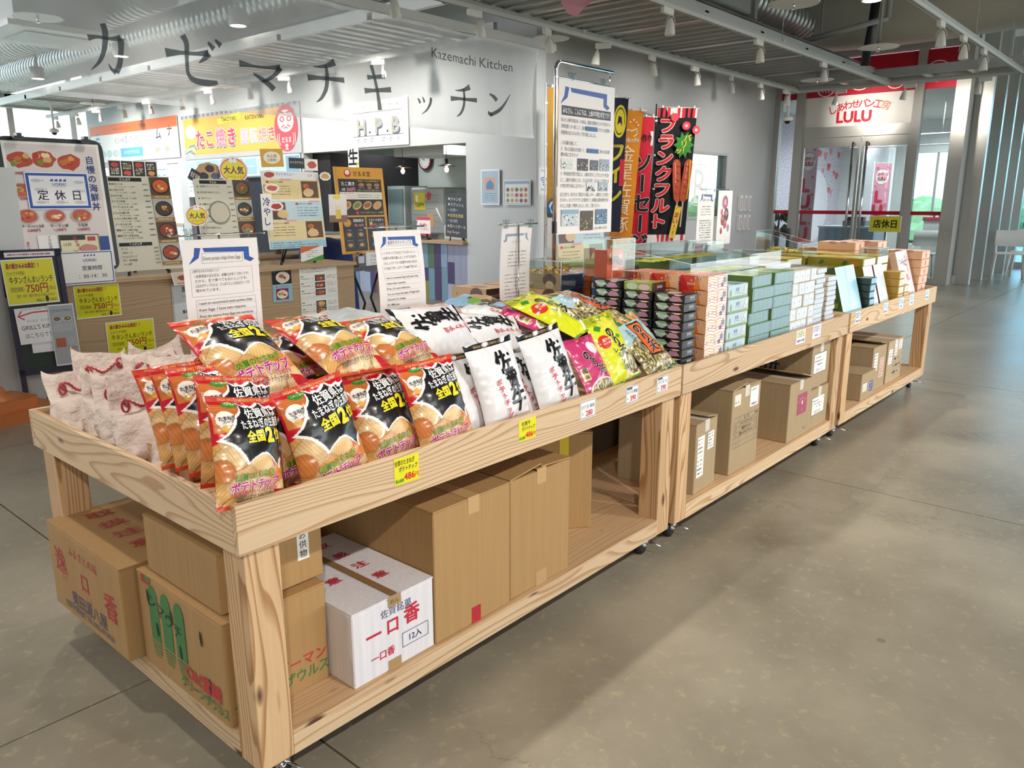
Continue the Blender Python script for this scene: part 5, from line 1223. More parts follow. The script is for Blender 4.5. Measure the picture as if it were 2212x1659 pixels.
# ------------------------------------------------------------------ white pouches with red cords
VOI = mat('white_nonwoven_fabric', 'd6c6bc', 0.8); VOI.node_tree.nodes['Principled BSDF'].inputs['Subsurface Weight'].default_value = 0.0; bump(VOI, 16, .9, .03, 4)
CORD = mat('red_twisted_cord', 'b5434c', 0.7)
def pouch_proto(seed):
    rs = np.random.RandomState(seed); n, m = 48, 34
    vs = []; ph = rs.uniform(0, 6.28, 8)
    for i in range(m):
        t = i / (m - 1)
        w = .072 * (1 + .02 * t) + .008 * math.sin(t * 3.1); d = .046 * max(0, 1 - (t / .62) ** 2) ** .6 + .004 + .003 * t
        if t < .06: w *= .75 + 4 * t; d *= .6 + 6 * t
        for k in range(n):
            a = 2 * math.pi * k / n; ca, sa = math.cos(a), math.sin(a)
            lump = 1 + (.16 * math.sin(3 * a + ph[0] + 9 * t) + .08 * math.sin(5 * a + ph[1] - 13 * t)) * (1 - t) ** .7
            x = w * math.copysign(abs(ca) ** .6, ca) * (1 + (lump - 1) * .5); y = d * sa * lump + .010 * math.sin(x * 40 + ph[2]) * t + .02 * t * t * math.sin(ph[3])
            z = .215 * t + .03 * t * t * abs(ca) ** 3 - .006 * (1 - t) * abs(ca) + (.012 * math.sin(x * 25 + ph[4]) * t)
            vs.append((x, y, z))
    fs = [(i * n + k, i * n + (k + 1) % n, (i + 1) * n + (k + 1) % n, (i + 1) * n + k) for i in range(m - 1) for k in range(n)] + [tuple(range(n))[::-1]]
    t = thing('gift_pouch', 'x', 'pouch')
    g = G(); g.smooth = True; g.add(vs, fs); g.build('pouch_body', VOI, t)
    g = G(); P = []
    for i in range(40):
        q = i / 39; P.append((-.045 + .09 * q, -.010 - .006 * math.sin(q * 9), .165 + .012 * math.sin(q * 6 + seed) + .0025 * math.sin(i * 1.6)))
    g.tube(P, .0032, 6)
    for sx in (-1, 1):
        L = [(sx * (.045 + .009 * math.cos(a)), -.014 - .004 * math.sin(a), .165 + .016 * math.sin(a) + (.01 if sx > 0 else -.008)) for a in np.linspace(0, 6.28, 16)[:-1]]
        g.tube(L, .003, 6, close=True)
    for (x, z) in ((-.047, .166), (-.042, .158), (.046, .168)): g.lathe([(.001, -.006), (.006, 0), (.001, .006)], 8, (x, -.014, z))
    g.build('red_cord', CORD, t)
    return t
PP = [pouch_proto(s_) for s_ in (1, 2, 3)]; used = [0, 0, 0]
for i, (x, y, z, rz, tx, ty, lb_) in enumerate(((.10, .99, 0, .5, -.35, .1, 'white pouch with red cord leaning in the far left corner of the tray'), (.19, 1.03, .03, .2, -.25, .0, 'white pouch with red cord second from the far left corner'),
    (.13, .86, .01, .35, -.30, .12, 'white pouch with red cord on the left board, behind the middle ones'), (.12, .74, .02, .25, -.2, .05, 'white pouch with red cord in the middle of the left board'), (.11, .60, .015, .15, -.25, .0, 'white pouch with red cord in front, nearest the red bags'),
    (.13, .47, 0, -.1, -.5, .1, 'white pouch slumped low beside the red bags'), (.27, .86, .05, .2, -.35, .0, 'white pouch with a knotted red cord in the middle of the group'), (.29, .70, .06, .1, -.4, -.1, 'white pouch with red cord right before the red bags'),
    (.33, 1.0, .04, .0, -.3, .0, 'white pouch with red cord at the back near the rear board'), (.44, .88, .06, -.2, -.3, .1, 'white pouch with red cord rightmost at the back'), (.50, .74, .05, .3, -.5, .1, 'white pouch behind the upper red bags'))):
    M = Matrix.Translation((x, y, TZ + .012 + z)) @ Matrix.Rotation(rz - .35, 4, 'Z') @ Matrix.Rotation(tx - .12, 4, 'X') @ Matrix.Rotation(ty, 4, 'Y') @ Matrix.Diagonal((1.0, 1.1, .92, 1))
    k = i % 3
    if not used[k]: PP[k].matrix_world = M; used[k] = 1; o = PP[k]; o['label'] = lb_
    else: o = dup(PP[k], lb_, M=M)
    tag(o, None, None, 'white pouches tied with red cords')
g = G(); g.T = Matrix.Translation((.115, .42, TZ)) @ Matrix.Rotation(.2, 4, 'Z'); g.chbox(0, 0, 0, .16, .16, .085, .003)
tag(g.build('wooden_riser', WX), 'small wooden block beneath the pouches in the tray', 'block')

# ------------------------------------------------------------------ pop stands with hanging sheets
CLIPM = glass('clear_clip_plastic', 'e8f0f0', .3, .2)
BLU = '2a55a4'
def arch(g, x0, x1, y, s, c=BLU):
    g.pl([(x0 + .16 * s, y), (x0 + .30 * s, y - .01 * s), (x0 + .24 * s, y - .22 * s), (x0, y - .36 * s), (x0 + .13 * s, y - .18 * s)], c)
    g.pl([(x0 + .34 * s, y - .01 * s), (x1 - .12 * s, y - .02 * s), (x1 - .12 * s, y - .13 * s), (x0 + .38 * s, y - .10 * s)], c)
    g.pl([(x1 - .24 * s, y - .02 * s), (x1 - .10 * s, y - .02 * s), (x1 - .10 * s, y - .24 * s), (x1 + .02 * s, y - .30 * s), (x1 - .08 * s, y - .36 * s), (x1 - .23 * s, y - .30 * s)], c)
def sheet(g, w, h, col='f6f0ec'): g.box(0, 0, -.0012, w, h, -.0002, col); g.z = 0
def hand(g, x, y, w, s_, h=.009, col='3c3a3c', al='l'): g.text(s_, x, y, h, col, 0, w=w, al=al, skew=.05)
def clip(g, x, y, z, s=1.0):
    for dx in (-.006, .006):
        g.tube([(x + dx * s, y - .003, z - .016 * s), (x + dx * .6 * s, y - .004, z), (x + dx * 1.7 * s, y - .007, z + .018 * s)], .0032 * s, 6)
        g.tube([(x + dx * s, y + .003, z - .016 * s), (x + dx * .6 * s, y + .004, z), (x + dx * 1.7 * s, y + .007, z + .018 * s)], .0032 * s, 6)
def popstand(label, x, y, ztop, halfw, fn, w, h, px, flip=False, zbase=TZ, bar=True, curl=0.0, pole_r=.0035):
    t = thing('sign_stand', label, 'sign stand', (x, y, 0))
    g = G(); g.tube([(0, .006, zbase), (0, .006, ztop)], pole_r, 8)
    g.tube([(-halfw, .006, ztop), (halfw, .006, ztop)], .003, 8)
    for s_ in (-1, 1): g.lathe([(.001, -.004), (.005, 0), (.001, .004)], 8, (s_ * halfw, .006, ztop))
    g.lathe([(.055, 0), (.055, .004), (.02, .006)], 20, (0, .006, zbase)); g.build('stand', CHROME, t)
    for s_ in (-1, 1):
        g = G(); clip(g, s_ * halfw * .62, .006, ztop); g.build('clip', CLIPM, t)
    g = G(); 
    def mp(p):
        q = (h - p.y) / h
        return Vector((p.x + .5 * curl * q * q, p.y, p.z + curl * math.sin(q * 3.0) * .6))
    g.map = mp
    g.T = frame((-w / 2 + px, 0 if not flip else .012, ztop - .012 - h), (1, 0, 0), (0, 0, 1))
    ns = 10
    g.col = 'f6f0ec'
    for zz, rv in ((-.0012, True), (-.0002, False)):
        for k in range(ns):
            f = (0, 1, 2, 3); P = [(0, h * k / ns, zz), (w, h * k / ns, zz), (w, h * (k + 1) / ns, zz), (0, h * (k + 1) / ns, zz)]
            g.add(P, [f[::-1] if rv else f])
    g.z = 0
    if flip: g.map = lambda p: mp(Vector((w - p.x, p.y, p.z)))
    fn(g, w, h); g.build('hanging_sheet', LAM, t)
    return t
EN1 = ['I want to recommend onion potato chips', 'from Saga. I have two reasons.', 'First, the onions from Saga are nutritious', 'and very sweet.', 'So they are delicious even when eaten raw.', 'Second, lots of onion sauce is used', 'in these chips. Please try it!']
def s1(g, w, h):
    arch(g, w * .07, w * .93, h * .93, .13); g.ring(w * .24, h * .79, w * .78, h * .88, .0007, '4a4a50'); hand(g, w * .5, h * .835, w * .5, 'Onion potato chips from Saga', .016, al='c')
    g.ring(w * .08, h * .50, w * .90, h * .745, .0006, '6a6a70'); g.text('上峰中生のおすすめポイント', w * .10, h * .725, .010, '44444a', al='l', w=w * .35)
    for i, s_ in enumerate(('1.佐賀県産の玉ねぎは、栄養分が多くて甘いです。', '　だから、生で食べてもおいしいです。', '2.玉ねぎチップスには、さっぱりとした玉ねぎスープが', '　使われています。')): hand(g, w * .13, h * (.68 - .042 * i), w * .72, s_, .010)
    g.ring(w * .12, h * .04, w * .92, h * .47, .0006, '6a6a70')
    for i, s_ in enumerate(EN1): hand(g, w * .15, h * (.44 - .058 * i), w * .72, s_, .012); g.rect(w * .52, h * (.415 - .058 * i), w * .8, .0004, '8a8a90')
popstand('handwritten sheet on onion potato chips hanging from a clip stand, leftmost', .43, .75, 1.235, .145, s1, .235, .32, .0)
EN2 = ['I want to recommend Saga beef potato chips.', 'I have two reasons.', 'First, it’s very delicious.', 'You can enjoy the taste of Saga beef.', 'Second, it’s cheap.', 'It’s 486 yen.', 'If you want to eat it on the restaurants,', 'you should pay a lot of money.', 'I think you will like this.', 'Please try it!']
def s2(g, w, h):
    arch(g, w * .10, w * .92, h * .945, .11); g.ring(w * .24, h * .855, w * .80, h * .915, .0007, '4a4a50'); hand(g, w * .52, h * .885, w * .5, '佐賀牛ポテトチップス', .015, al='c')
    g.ring(w * .10, h * .60, w * .90, h * .83, .0006, '6a6a70')
    for i, s_ in enumerate(('1.このチップスはとてもおいしく、', '佐賀牛の味を楽しむことができます。', '2.もしレストランで佐賀牛を食べるなら', 'とても高いですが、このチップスは486円で買います。')): hand(g, w * .13, h * (.79 - .048 * i), w * .72, s_, .0115)
    g.ring(w * .12, h * .05, w * .90, h * .58, .0006, '6a6a70')
    for i, s_ in enumerate(EN2): hand(g, w * .15, h * (.555 - .052 * i), w * .70, s_, .0115); g.rect(w * .51, h * (.532 - .052 * i), w * .76, .0004, '8a8a90')
popstand('handwritten sheet on beef potato chips hanging from a clip stand, second from the left', 1.095, .75, 1.24, .135, s2, .215, .36, .0, curl=.03)
def s3(g, w, h):
    arch(g, w * .07, w * .93, h * .93, .10, '9aa4bc')
    hand(g, w * .5, h * .83, w * .3, 'ブラックモンブラン', .012, '9a9590', 'c')
    for i in range(5): g.dashes(w * .15, h * (.72 - .04 * i), w * .6, .005, '8f8a84')
    for i in range(9): g.dashes(w * .15, h * (.46 - .042 * i), w * .7, .005, '8f8a84')
popstand('paper sheet seen from behind on a clip stand by the brown cookie boxes', 1.755, .75, 1.235, .125, s3, .19, .36, 0, flip=True, curl=-.02)
def s5(g, w, h):
    arch(g, w * .12, w * .90, h * .95, .13); hand(g, w * .5, h * .84, w * .5, '佐賀のようかん', .018, al='c')
    for i in range(4): g.dashes(w * .2, h * (.72 - .05 * i), w * .6, .006, '50505a')
    for i in range(8): g.dashes(w * .15, h * (.46 - .045 * i), w * .7, .007, '3c3c44'); g.rect(w * .5, h * (.44 - .045 * i), w * .75, .0006, '9a9aa0')
t = popstand('small handwritten sheet with a blue arch beside the berry poster', 3.96, 1.0, 1.395, .20, s5, .22, .33, -.115)
def berry(g, w, h):
    g.ell(w * .5, h * .78, w * .2, h * .13, 'b04a68', 16); g.text('苺', w * .5, h * .78, .04, 'f4e4e8')
    for (x, y, r, c_) in ((.38, .45, .13, '8a2430'), (.62, .55, .16, '2a2024'), (.55, .38, .12, 'b83a44'), (.3, .6, .08, 'c84a6a'), (.78, .30, .09, '8a9aa0'), (.3, .25, .08, '9a3a3a')): g.ell(w * x, h * y, w * r, h * r * .8, c_, 14); g.ell(w * x, h * (y + .03), w * r * .55, h * r * .3, 'd86a5a', 12)
g = G(FY(4.0, .998, 1.05)); sheet(g, .20, .34, 'f1efef'); berry(g, .20, .34); tag(g.build('poster', LAM), 'white poster with red berries hanging beside the handwritten sheet', 'poster')
# large chrome frame with the school notice
t = thing('notice_stand', 'tall chrome stand with a large printed school notice clipped to it', 'sign stand', (0, 0, 0))
X0, X1, Y0 = 1.985, 2.40, .75
g = G(); P = [(X0, Y0, TZ)] + [(X0, Y0, 1.86)] + [(X0 + .03 * (1 - math.cos(a)), Y0, 1.86 + .03 * math.sin(a)) for a in np.linspace(.3, 1.57, 5)] + [(X1, Y0, 1.89)]
g.tube(P, .0085, 12); g.tube([(X0, Y0, 1.83), (X1 - .02, Y0, 1.83)], .004, 8); g.tube([(X1 - .02, Y0, 1.83), (X1 - .02, Y0, 1.885)], .003, 6); g.lathe([(.09, 0), (.09, .006), (.03, .01)], 24, (X0, Y0, TZ)); g.build('stand', CHROME, t)
g = G(); g.lathe([(.011, 0), (.011, .05)], 12, (X0, Y0, 1.19)); g.lathe([(.004, -.02), (.007, 0)], 8, (X0, Y0, 1.18)); g.build('height_collar', BLACKM, t)
for x in (X0 + .11, X1 - .07):
    g = G(); clip(g, x, Y0, 1.83, 1.5); g.build('clip', CLIPM, t)
g = G(FY(X0 + .005, Y0 - .012, 1.185)); w, h = .415, .64; sheet(g, w, h)
def photo(g, x0, y0, x1, y1, c0, cs):
    g.r2(x0, y0, x1, y1, c0); g.dz = .000008
    for i in range(26): g.ell(R.uniform(x0 + .004, x1 - .004), R.uniform(y0 + .004, y1 - (y1 - y0) * .35), R.uniform(.002, .006), R.uniform(.002, .005), R.choice(cs), 6)
    g.dz = .00006
arch(g, w * .03, w * .90, h * .955, .20)
g.r2(w * .05, h * .775, w * .93, h * .835, '17171a'); g.text('みなさん、こんにちは。上峰中学校2年生です！', w * .49, h * .805, .028, 'f4f2f0', .01, w=w * .84)
for (y, s_, ww) in ((.745, '　私たち上峰中学校2年、119名は、英語の授業のエンドプロダクト', .88), (.705, '（表現活動）の一環として、道の駅かみみねで販売されている佐賀の', .88), (.665, '特産物のおススメポップを作成しました。', .62), (.600, 'この活動を通して…', .30), (.560, '①　学んだ英語の力を使って、道の駅かみみねに来られるお客', .88), (.525, '様の役に立ちたい！', .30),
                  (.400, '②　昨年度総合学習で作成した、上峰町の町おこしプロジェクトを生か', .88), (.360, 'して、上峰町や佐賀のことを、さらに深く知り、伝えることで自分たち', .88), (.322, 'の住む町の役に立ちたい！', .42), (.265, '　以上2点から、私たちは「選ばれたら嬉しいな～、上峰町のことを知り', .88), (.228, 'たいな～」というワクワクした気持ちで、お客様に佐賀の魅力が伝', .88), (.190, 'わることを願って制作しました。ぜひ、ご覧ください。', .72)):
    g.text(s_, w * .045, h * y, .0185, '2a2a2e', 0, w=w * ww, al='l')
g.r2(w * .47, h * .69, w * .68, h * .72, '3f7ab8'); g.text('道の駅かみみね', w * .575, h * .705, .0185, '1a1a2a', w=w * .2)
g.r2(w * .50, h * .545, w * .71, h * .575, '3f7ab8'); g.text('道の駅かみみね', w * .605, h * .56, .0185, '1a1a2a', w=w * .2)
for q in ((.05, .43, .25, .50, 'dfe6dc', ['2a3a2a', 'ffffff', 'c0c8c0']), (.33, .425, .52, .505, '3a3238', ['d8b8a0', '1a1a20']), (.56, .43, .71, .50, '585a64', ['2a2a30', '8a8a90']), (.74, .43, .92, .51, '9aa8b4', ['e8e8e8', '4a5a6a']), (.50, .285, .66, .35, 'e4e4e4', ['17171a', '17171a']), (.72, .29, .90, .355, 'a8b4bc', ['e8e8e8', '5a6a7a'])): photo(g, w * q[0], h * q[1], w * q[2], h * q[3], q[4], q[5])
for q in ((.06, .055, .36, .165, 'c8d2d6', ['ffffff', '22262a', 'ffffff', '6a6f6a']), (.40, .02, .63, .155, '4a3c28', ['b8964a', '1a1a14', 'd8c070']), (.68, .06, .90, .165, '5a7a98', ['c8d8e4', '2a3a4a'])): photo(g, w * q[0], h * q[1], w * q[2], h * q[3], q[4], q[5])
g.r2(w * .06, h * .135, w * .36, h * .165, '8fb0c8')
g.text('July 18th 2025', w * .78, h * .035, .017, '2a2a2e', w=w * .24)
g.build('notice_sheet', LAM, t)

# ------------------------------------------------------------------ food court counter
t = thing('counter', 'light oak food court counter standing behind the tables', 'counter', (0, 0, 0))
g = G(); g.box(1.0, 4.52, .06, 3.81, 5.15, .745); g.build('body', OAK, t, .002)
g = G(); g.box(.98, 4.50, .745, 3.83, 5.2, .775); g.build('counter_top', OAK, t, .003)
g = G(); g.box(1.02, 4.54, 0, 3.79, 5.12, .06, 'c9c9c6'); g.build('plinth', PAPER, t)
t = thing('counter', 'second oak counter further back by the blue covers', 'counter', (0, 0, 0))
g = G(); g.box(2.9, 5.9, 0, 4.9, 6.4, .74); g.build('body', OAK, t, .002); g = G(); g.box(2.88, 5.88, .74, 4.92, 6.42, .765); g.build('counter_top', OAK, t, .002)
g = G(); g.box(.2, 4.35, 0, 1.06, 4.50, 1.53, 'd6d7d6'); tag(g.build('partition_panel', PAPER), 'plain pale grey partition panel at the left edge', 'partition')
# orange plastic flag base
g = G(); g.T = Matrix.Translation((.70, 4.10, 0)) @ Matrix.Rotation(.3, 4, 'Z')
g.prism([(-.3, -.2), (.22, -.2), (.3, -.12), (.3, .2), (-.3, .2)], 0, .07, 'c8733a'); g.prism([(-.24, -.15), (.16, -.15), (.2, -.1), (.2, .15), (-.24, .15)], .07, .13, 'cf7a3e'); g.lathe([(.10, .13), (.06, .17), (.05, .2)], 18)
tag(g.build('flag_base', PLAS), 'orange plastic base weight on the floor at the left edge', 'base')
# dark green flowers pot hint behind partition is outside the frame

def stuck(label, x0, z0, x1, z1, fn, name='poster', y=4.517, cat='poster', base='f6f4ee', rot=0, m=LAM):
    g = G(FY(x0, y, z0) @ Matrix.Rotation(rot, 4, 'Z')); sheet(g, x1 - x0, z1 - z0, base); fn(g, x1 - x0, z1 - z0); return tag(g.build(name, m), label, cat)
def yel(g, w, h):
    g.r2(w * .02, h * .03, w * .98, h * .97, 'e6df1e')
    g.text('道の駅かみみね限定！！', w * .08, h * .85, h * .13, '9a1f34', .03, w=w * .62, al='l'); g.text('カゼマチ特製！', w * .08, h * .69, h * .10, '26261a', 0, w=w * .34, al='l')
    g.text('牛タンざんまいランチ', w * .10, h * .54, h * .17, '1f1f18', .01, w=w * .84, al='l'); g.text('（限定価格）', w * .22, h * .34, h * .12, '26261a', 0, w=w * .26); g.text('750円', w * .60, h * .35, h * .24, 'a03020', .015, w=w * .42); g.text('（税込）', w * .90, h * .33, h * .10, 'a03020', 0, w=w * .14)
    g.text('厚切り・中切り・薄切りの食べ比べをお楽しみください！', w * .56, h * .19, h * .08, '26261a', 0, w=w * .74); g.text("GRILL'S", w * .62, h * .08, h * .09, '26261a', 0, w=w * .16); g.ell(w * .76, h * .10, w * .035, h * .07, '2a2430', 12); g.text('KING', w * .88, h * .08, h * .09, '26261a', 0, w=w * .12)
stuck('yellow lunch poster reading 750, upper one on the counter front', 1.375, .51, 1.685, .745, yel)
stuck('yellow lunch poster reading 750, lower one on the counter front', 1.56, .215, 1.91, .465, yel)
def bowl(g, x, y, r, c_, rim='2a2a2e', ry=.7):
    g.ell(x, y, r, r * ry, rim, 18); g.ell(x, y + r * .04, r * .86, r * ry * .84, c_, 16, j=.04)
    for i in range(9): a = R.uniform(0, 6.28); q = R.uniform(0, .6) * r; g.ell(x + q * math.cos(a), y + q * math.sin(a) * ry, r * R.uniform(.12, .24), r * R.uniform(.08, .18), R.choice(FOODY), 8, j=.15)
def udon(g, w, h):
    g.r2(0, h * .5, w, h, '1a1618'); bowl(g, w * .55, h * .70, w * .36, 'e8dccb', 'f0ece4'); g.ell(w * .48, h * .74, w * .14, h * .05, 'b8642c', 10, j=.1); g.text('担々うどん', w * .6, h * .93, h * .07, 'f0ece8', .02, w=w * .6); g.ell(w * .12, h * .90, w * .09, w * .09, '2a55a4', 14); g.text('800円', w * .5, h * .54, h * .05, 'f4f0e8', .02)
    g.r2(0, 0, w, h * .49, '8cc4dc'); g.r2(w * .16, h * .06, w * .80, h * .38, '8a2a34'); bowl(g, w * .48, h * .21, w * .28, 'efe9e0', 'f4f0ea'); g.ell(w * .46, h * .25, w * .07, h * .04, 'e8b030', 10); g.text('得！', w * .2, h * .44, h * .05, 'd8401c', .03); g.text('ぶっかけうどん', w * .6, h * .44, h * .05, 'd84a3a', .01, w=w * .55)
stuck('pair of noodle dish posters stuck on the counter front', 2.945, .48, 3.135, .775, udon)
def tand(g, w, h):
    for k, y1 in enumerate((1.0, .48)):
        g.ring(0, h * (y1 - .47 if k else .50), w, h * (y1 if k else 1.0), .002, 'c8c8c4')
    g.text('タンドリー料理はいかがですか？', w * .42, h * .945, h * .05, '3a7ab0', .02, w=w * .72); g.dashes(w * .05, h * .89, w * .6, .006, '4a4a4a')
    for i, y in enumerate((.79, .68, .57, .39, .29, .18)):
        g.r2(w * .03, h * (y + .03), w * .10, h * (y + .045), '5aa05a'); g.dashes(w * .03, h * y, w * .24, .008, '2a2a2a'); g.dashes(w * .31, h * y, w * .06, .006, '2a2a2a')
        g.r2(w * .40, h * (y - .045), w * .66, h * (y + .05), '3a4450'); g.ell(w * .53, h * y, w * .11, h * .036, ('b8402c', 'a83a2c', 'b85040', 'e0a850', 'c8783a', 'a85a2c')[i], 14, j=.1)
        for q in range(5): g.ell(w * (.46 + .035 * q), h * (y + .008 * math.sin(q * 2)), w * .022, h * .016, R.choice(FOODY), 7)
        for q in range(3): g.dashes(w * .70, h * (y + .03 - .022 * q), w * .26, .005, '4a4a4a')
        g.rect(w * .5, h * (y - .055), w * .96, .0012, 'b0b0ac')
stuck('tall white menu sheet with six grilled dishes on the counter front', 3.215, .20, 3.615, .775, tand)
def shin(g, w, h):
    g.ring(w * .03, h * .03, w * .97, h * .97, .002, '4a5a7a'); g.text('進', w * .45, h * .86, h * .16, '1a1a1e', .02); g.text('スタンプ', w * .5, h * .68, h * .07, '9a6a3a', 0, w=w * .8); g.text('事務所', w * .5, h * .28, h * .10, '1a1a1e', .02, w=w * .8); g.pl([(w * .4, h * .12), (w * .75, h * .18), (w * .75, h * .06)], 'c02a34')
stuck('grey notice sheet half hidden behind the leftmost handwritten sheet', 2.07, .40, 2.30, .70, shin, base='dfe2e4')
def ad(g, w, h):
    g.r2(w * .03, h * .04, w * .97, h * .96, 'd9c9b8'); g.ell(w * .5, h * .55, w * .36, h * .26, 'b0603a', 16, j=.05)
    for i in range(9): g.rect(w * (.22 + .07 * i), h * (.55 + .03 * math.sin(i)), w * .02, h * .4, '7a3018', .3)
    g.dashes(w * .1, h * .14, w * .8, h * .09, 'c8303a', fill=1)
g = G(Matrix.Translation((2.06, 4.44, .70)) @ frame((0, 0, 0), (1, .05, 0), (0, .35, 1))); sheet(g, .30, .10); ad(g, .30, .10); tag(g.build('poster', LAM), 'glossy steak card hanging over the counter edge', 'poster')
stuck('white rubric card of opening hours 00-14:30 leaning on the counter', 1.27, .765, 1.62, .99, lambda g, w, h: (g.ring(w * .02, h * .03, w * .98, h * .97, .006, '2a4f9a'), g.text('UORIKI', w * .55, h * .72, h * .12, '2a4f9a', .02, w=w * .3), [g.pl([(w * (.44 + .06 * i), h * .84), (w * (.48 + .06 * i), h * .84), (w * (.48 + .06 * i), h * .92)], '2a4f9a') for i in range(4)], g.text('営業時間', w * .58, h * .48, h * .15, '2a2a34', .01, w=w * .42), g.text('：00-14：30', w * .58, h * .24, h * .16, '2a2a34', 0, w=w * .7)), y=4.40)

# ------------------------------------------------------------------ boards standing on the counter
def easel_legs(g, w, d=.18, zb=0, h=.5):
    for s_ in (-1, 1): g.tube([(s_ * w * .14, .04 + h * .11, h * .7), (s_ * w * .30, .03, zb)], .009, 8)
    g.tube([(0, .04 + h * .12, h * .8), (0, d + .08, zb)], .009, 8)
    for p in ((-w * .30, .03), (w * .30, .03), (0, d + .08)): g.lathe([(.014, 0), (.014, .02), (.009, .03)], 10, (p[0], p[1], zb))
def board(name, label, cat, x0, x1, y, zb, h, lean_, ztable, fn, frame_c=None, base='f2efe6', leg=True, fm=None, slant=0.0):
    w = x1 - x0
    t = thing(name, label, cat, ((x0 + x1) / 2, y, ztable)); z0 = zb - ztable
    T = Matrix.Translation((0, 0, z0)) @ Matrix.Rotation(-math.radians(lean_), 4, 'X')
    if frame_c:
        e = .028; g = G(T); 
        pts = []
        for cx, cz, a0 in ((w / 2, h, 0), (-w / 2, h, 1.57), (-w / 2, 0, 3.14), (w / 2, 0, 4.71)):
            for k in range(5):
                a = a0 + k * 1.57 / 4; pts.append((cx - math.copysign(.03, cx) + .06 * math.cos(a), (cz - (.03 if cz > 0 else -.03)) + .06 * math.sin(a)))
        n_ = len(pts); g.col = frame_c
        g.add([(p[0], 0, p[1]) for p in pts] + [(p[0], .03, p[1]) for p in pts], [tuple(range(n_)), tuple(range(n_, 2 * n_))[::-1]] + [(i, n_ + i, n_ + (i + 1) % n_, (i + 1) % n_) for i in range(n_)]); g.build('frame', fm or PLAS, t)
    g = G(T @ FY(-w / 2, -.002, 0)); g.box(0, 0, -.012 if not frame_c else -.001, w, h, 0, base); fn(g, w, h); g.build('printed_panel', LAM, t)
    if leg:
        g = G(); easel_legs(g, w, .2, 0, z0 + h * .4); g.build('easel', BLACKM, t)
    return t
def uoriki(g, w, h):
    g.r2(w * .03, h * .03, w * .97, h * .98, 'e0d6d2')
    for x, y in ((.16, .86), (.40, .87), (.66, .85)): g.ell(w * x, h * y, w * .12, h * .065, 'b84a34', 14, j=.12); [g.ell(w * (x + R.uniform(-.08, .08)), h * (y + R.uniform(-.04, .04)), w * .035, h * .022, R.choice(FOODY), 8, j=.2) for _ in range(7)]
    for i, ch in enumerate('自慢の海鮮丼'): g.text(ch, w * .88, h * (.87 - .075 * i), h * .07, '26407e', .02)
    for x, y in ((.12, .62), (.14, .42), (.42, .42), (.70, .42)): bowl(g, w * x, h * y, w * .12, 'c05a48', 'b8b4ae')
    for x, s_, p in ((.18, 'サーモンいくら丼', '2,000円'), (.45, 'サーモン丼', '1,500円'), (.70, 'うな丼', '2,000円')): g.text(s_, w * x, h * .345, h * .028, '1a1a1e', .02, w=w * .22); g.text(p, w * x, h * .312, h * .030, 'a02238', .02, w=w * .16)
    g.text('1,500円', w * .13, h * .755, h * .03, 'a02238', .02, w=w * .14); g.text('2,000円', w * .16, h * .56, h * .03, 'a02238', .02, w=w * .14)
    g.r2(w * .20, h * .10, w * .40, h * .27, 'f0eeea'); 
    for i, ch in enumerate('イカの活造り'): g.text(ch, w * .32, h * (.255 - .026 * i), h * .028, '22222a', .01)
    for i, ch in enumerate('本日入荷なし'): g.text(ch, w * .10, h * (.215 - .022 * i), h * .022, 'b02a3c', .02)
    g.r2(w * .42, h * .09, w * .85, h * .27, '3a5a44'); g.r2(w * .43, h * .097, w * .84, h * .262, 'e6dcb8'); g.r2(w * .43, h * .225, w * .70, h * .262, '2a241c'); g.ell(w * .72, h * .15, w * .10, h * .04, 'c88a80', 14, j=.1); g.r2(w * .72, h * .215, w * .81, h * .25, 'b8404a')
    g.text('10丼', w * .50, h * .19, h * .035, '2a241c'); g.text('900円', w * .53, h * .12, h * .045, '2a241c', .01, w=w * .18); g.text('彩丼祭り', w * .60, h * .20, h * .03, 'b02a34', .02, rot=-1.3)
    g.r2(w * .86, h * .10, w * .96, h * .25, '244a94'); g.text('UORIKI', w * .5, h * .055, h * .045, '2a3f7a', .02, w=w * .24); g.dashes(w * .75, h * .06, w * .18, .006, '5a5a6a')
    # closed-day card taped over it
    g.r2(w * .17, h * .475, w * .83, h * .765, 'f4f3f3'); g.r2(w * .18, h * .482, w * .82, h * .758, '2a52a8'); g.r2(w * .21, h * .502, w * .79, h * .738, 'eeeded')
    for i in range(4): g.pl([(w * (.42 + .045 * i), h * .695), (w * (.455 + .045 * i), h * .695), (w * (.455 + .045 * i), h * .715), (w * (.43 + .045 * i), h * .71)], '2a52a8')
    g.text('UORIKI', w * .51, h * .672, h * .032, '2a52a8', .02, w=w * .2); g.dashes(w * .45, h * .652, w * .12, .004, '2a52a8')
    for x, y in ((.28, .70), (.72, .69), (.3, .63), (.3, .53), (.5, .53), (.7, .53), (.7, .62)): g.ell(w * x, h * y, w * .055, h * .013, 'c6c8d0', 10); g.pl([(w * (x + .05), h * y), (w * (x + .075), h * (y + .012)), (w * (x + .075), h * (y - .012))], 'c6c8d0')
    for i, ch in enumerate('定休日'): g.text(ch, w * (.33 + .175 * i), h * .585, h * .085, '1a1a2a', .012)
t = board('menu_board', 'black framed seafood bowl board with a blue rimmed closed-day card', 'menu board', 1.12, 1.74, 4.66, .86, .86, 5, .775, uoriki, '15161c')
def clipb(x):
    g = G(); g.box(x - .03, -.01, .95, x + .03, .03, .97); g.box(x - .015, -.02, .965, x + .015, .035, .99); g.build('clip', BLACKM, t)
clipb(-.22); clipb(.2)
